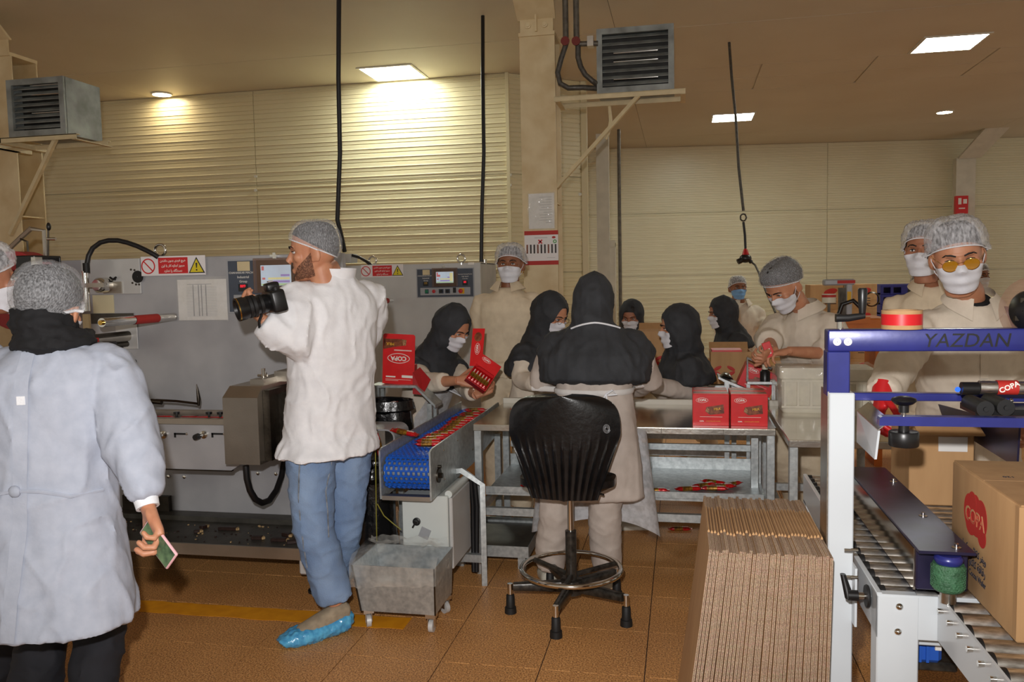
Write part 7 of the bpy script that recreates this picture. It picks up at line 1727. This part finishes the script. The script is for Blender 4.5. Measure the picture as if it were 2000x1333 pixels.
# bowed worker filling packs behind the crates
P = PD(1598, 775, 4.98); N = PD(1572, 607, 4.86); H = PD(1530, 560, 4.72)
W9 = person('worker in a beige shirt and hairnet bowed over packs behind the wrapped crate', H, N, P, -118, -122,
    {'L': (PD(1624, 692, 4.70), PD(1540, 686, 4.56), 'hold', adir(-92, 8), -UP), 'R': (PD(1500, 665, 4.95), PD(1512, 686, 4.58), 'grip', adir(-120, 20), -RGT)}, stand_legs(P, -122), top='uniform_light', skin='skin_a', pitch=38, tilt=0, net='high', netmat='hairnet', hair='hair_high', collar=True, seed=13, sw=.195, tw=1.1, hs=1.08, slen=.30, sleeve=(.09, .085, .075), hem=(PD(1598, 800, 4.98), .21, .15), beard=True)
# worker in amber glasses at the sealer
P = PD(1885, 880, 3.72); N = PD(1900, 592, 3.42); H = PD(1870, 500, 3.26)
W10 = person('worker in beige overall and amber glasses leaning over the carton sealer', H, N, P, -158, -172,
    {'R': (PD(1752, 715, 3.36), PD(1722, 772, 3.16), 'hold', adir(-140, 60), RGT), 'L': (PD(2025, 740, 3.45), PD(1990, 815, 3.2), 'hold', adir(180, 40), -RGT)}, stand_legs(P, -172), top='uniform_light', bottom='uniform_light', skin='skin_a', pitch=14, tilt=7, net='loose', netmat='hairnet_loose', hairmat='hair_grey', collar=True, inner='black_cloth', seed=14, sw=.205, tw=1.18, hs=1.10, hem=(PD(1885, 930, 3.7), .24, .17), beard=True, sleeve=(.09, .082, .06), wr=.008, slen=.97)
HM = W10[4]; pr_ = W10[0]
for s in (-1, 1):
    m = MB(); m.prism([HM @ V((s*.033+.025*cos(2*pi*k/24)*(1 if cos(2*pi*k/24) < 0 else 1), .103-.006*abs(cos(2*pi*k/24)), -.010+.020*sin(2*pi*k/24)*(1.0 if sin(2*pi*k/24) < 0 else .9))) for k in range(24)], (HM.to_3x3() @ V((0, .0012, 0)))); m.build('amber_lens', 'lens_amber', pr_)
    MB().tube([HM @ V((s*.033+.025*cos(2*pi*k/24), .104-.006*abs(cos(2*pi*k/24)), -.010+.020*sin(2*pi*k/24))) for k in range(24)], .0011, 5, closed=True).build('lens_frame', 'gold', pr_)
    MB().tube([HM @ V((s*.058, .098, .0)), HM @ V((s*.080, .05, .012)), HM @ V((s*.084, -.01, .012))], .0012, 5).build('temple_arm', 'gold', pr_)
MB().tube([HM @ V((-.009, .104, -.002)), HM @ V((0, .108, .0)), HM @ V((.009, .104, -.002))], .0011, 5).build('glasses_bridge', 'gold', pr_)
w_ = W10[1]['R'][2]; gm = MB(); addm(gm, hand('hold'), hand_matrix(w_, adir(-140, 60), RGT, False, 1.22)); g2 = gm; g2.tube([w_-adir(-140, 60)*.05, w_+adir(-140, 60)*.02], [.040, .036], 16); g2.build('red_glove', 'sign_red', pr_)
# further workers half hidden behind him
P = PD(1835, 800, 4.5); N = PD(1822, 560, 4.34); H = PD(1806, 490, 4.22)
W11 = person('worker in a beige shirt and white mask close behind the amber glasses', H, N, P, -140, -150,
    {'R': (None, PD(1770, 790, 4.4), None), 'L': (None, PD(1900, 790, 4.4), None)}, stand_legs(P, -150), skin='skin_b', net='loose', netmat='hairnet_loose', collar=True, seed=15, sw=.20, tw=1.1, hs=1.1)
P = PD(1808, 690, 7.2); N = PD(1808, 592, 7.15); H = PD(1800, 558, 7.1)
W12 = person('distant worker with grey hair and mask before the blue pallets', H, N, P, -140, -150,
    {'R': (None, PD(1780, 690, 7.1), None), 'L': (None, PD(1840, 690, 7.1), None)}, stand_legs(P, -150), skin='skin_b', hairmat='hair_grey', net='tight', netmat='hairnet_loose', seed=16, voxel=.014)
P = PD(1912, 690, 7.8); N = PD(1912, 576, 7.75); H = PD(1910, 540, 7.7)
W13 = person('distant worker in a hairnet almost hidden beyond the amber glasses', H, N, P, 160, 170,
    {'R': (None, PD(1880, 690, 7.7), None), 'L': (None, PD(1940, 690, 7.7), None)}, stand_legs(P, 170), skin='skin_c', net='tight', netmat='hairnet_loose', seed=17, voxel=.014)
# carton, olive sack behind the sealer
a = PY(1742, 800, 3.62); 
t = thing('half_closed_carton', 'kraft carton with a white label being closed in the sealer', 'carton', V((.93, 3.1, .752)))
MB().mm((.76, 2.99, .752), (.962, 3.24, 1.02), .003).build('body', 'kraft', t)
m = MB(); m.box((.86, 2.94, 1.035), (.2, .12, .004), Matrix.Rotation(.35, 3, 'X')); m.build('flap', 'kraft', t)
MB().mm((.85, 2.986, .94), (.94, 2.991, .99)).build('label', 'paper', t)
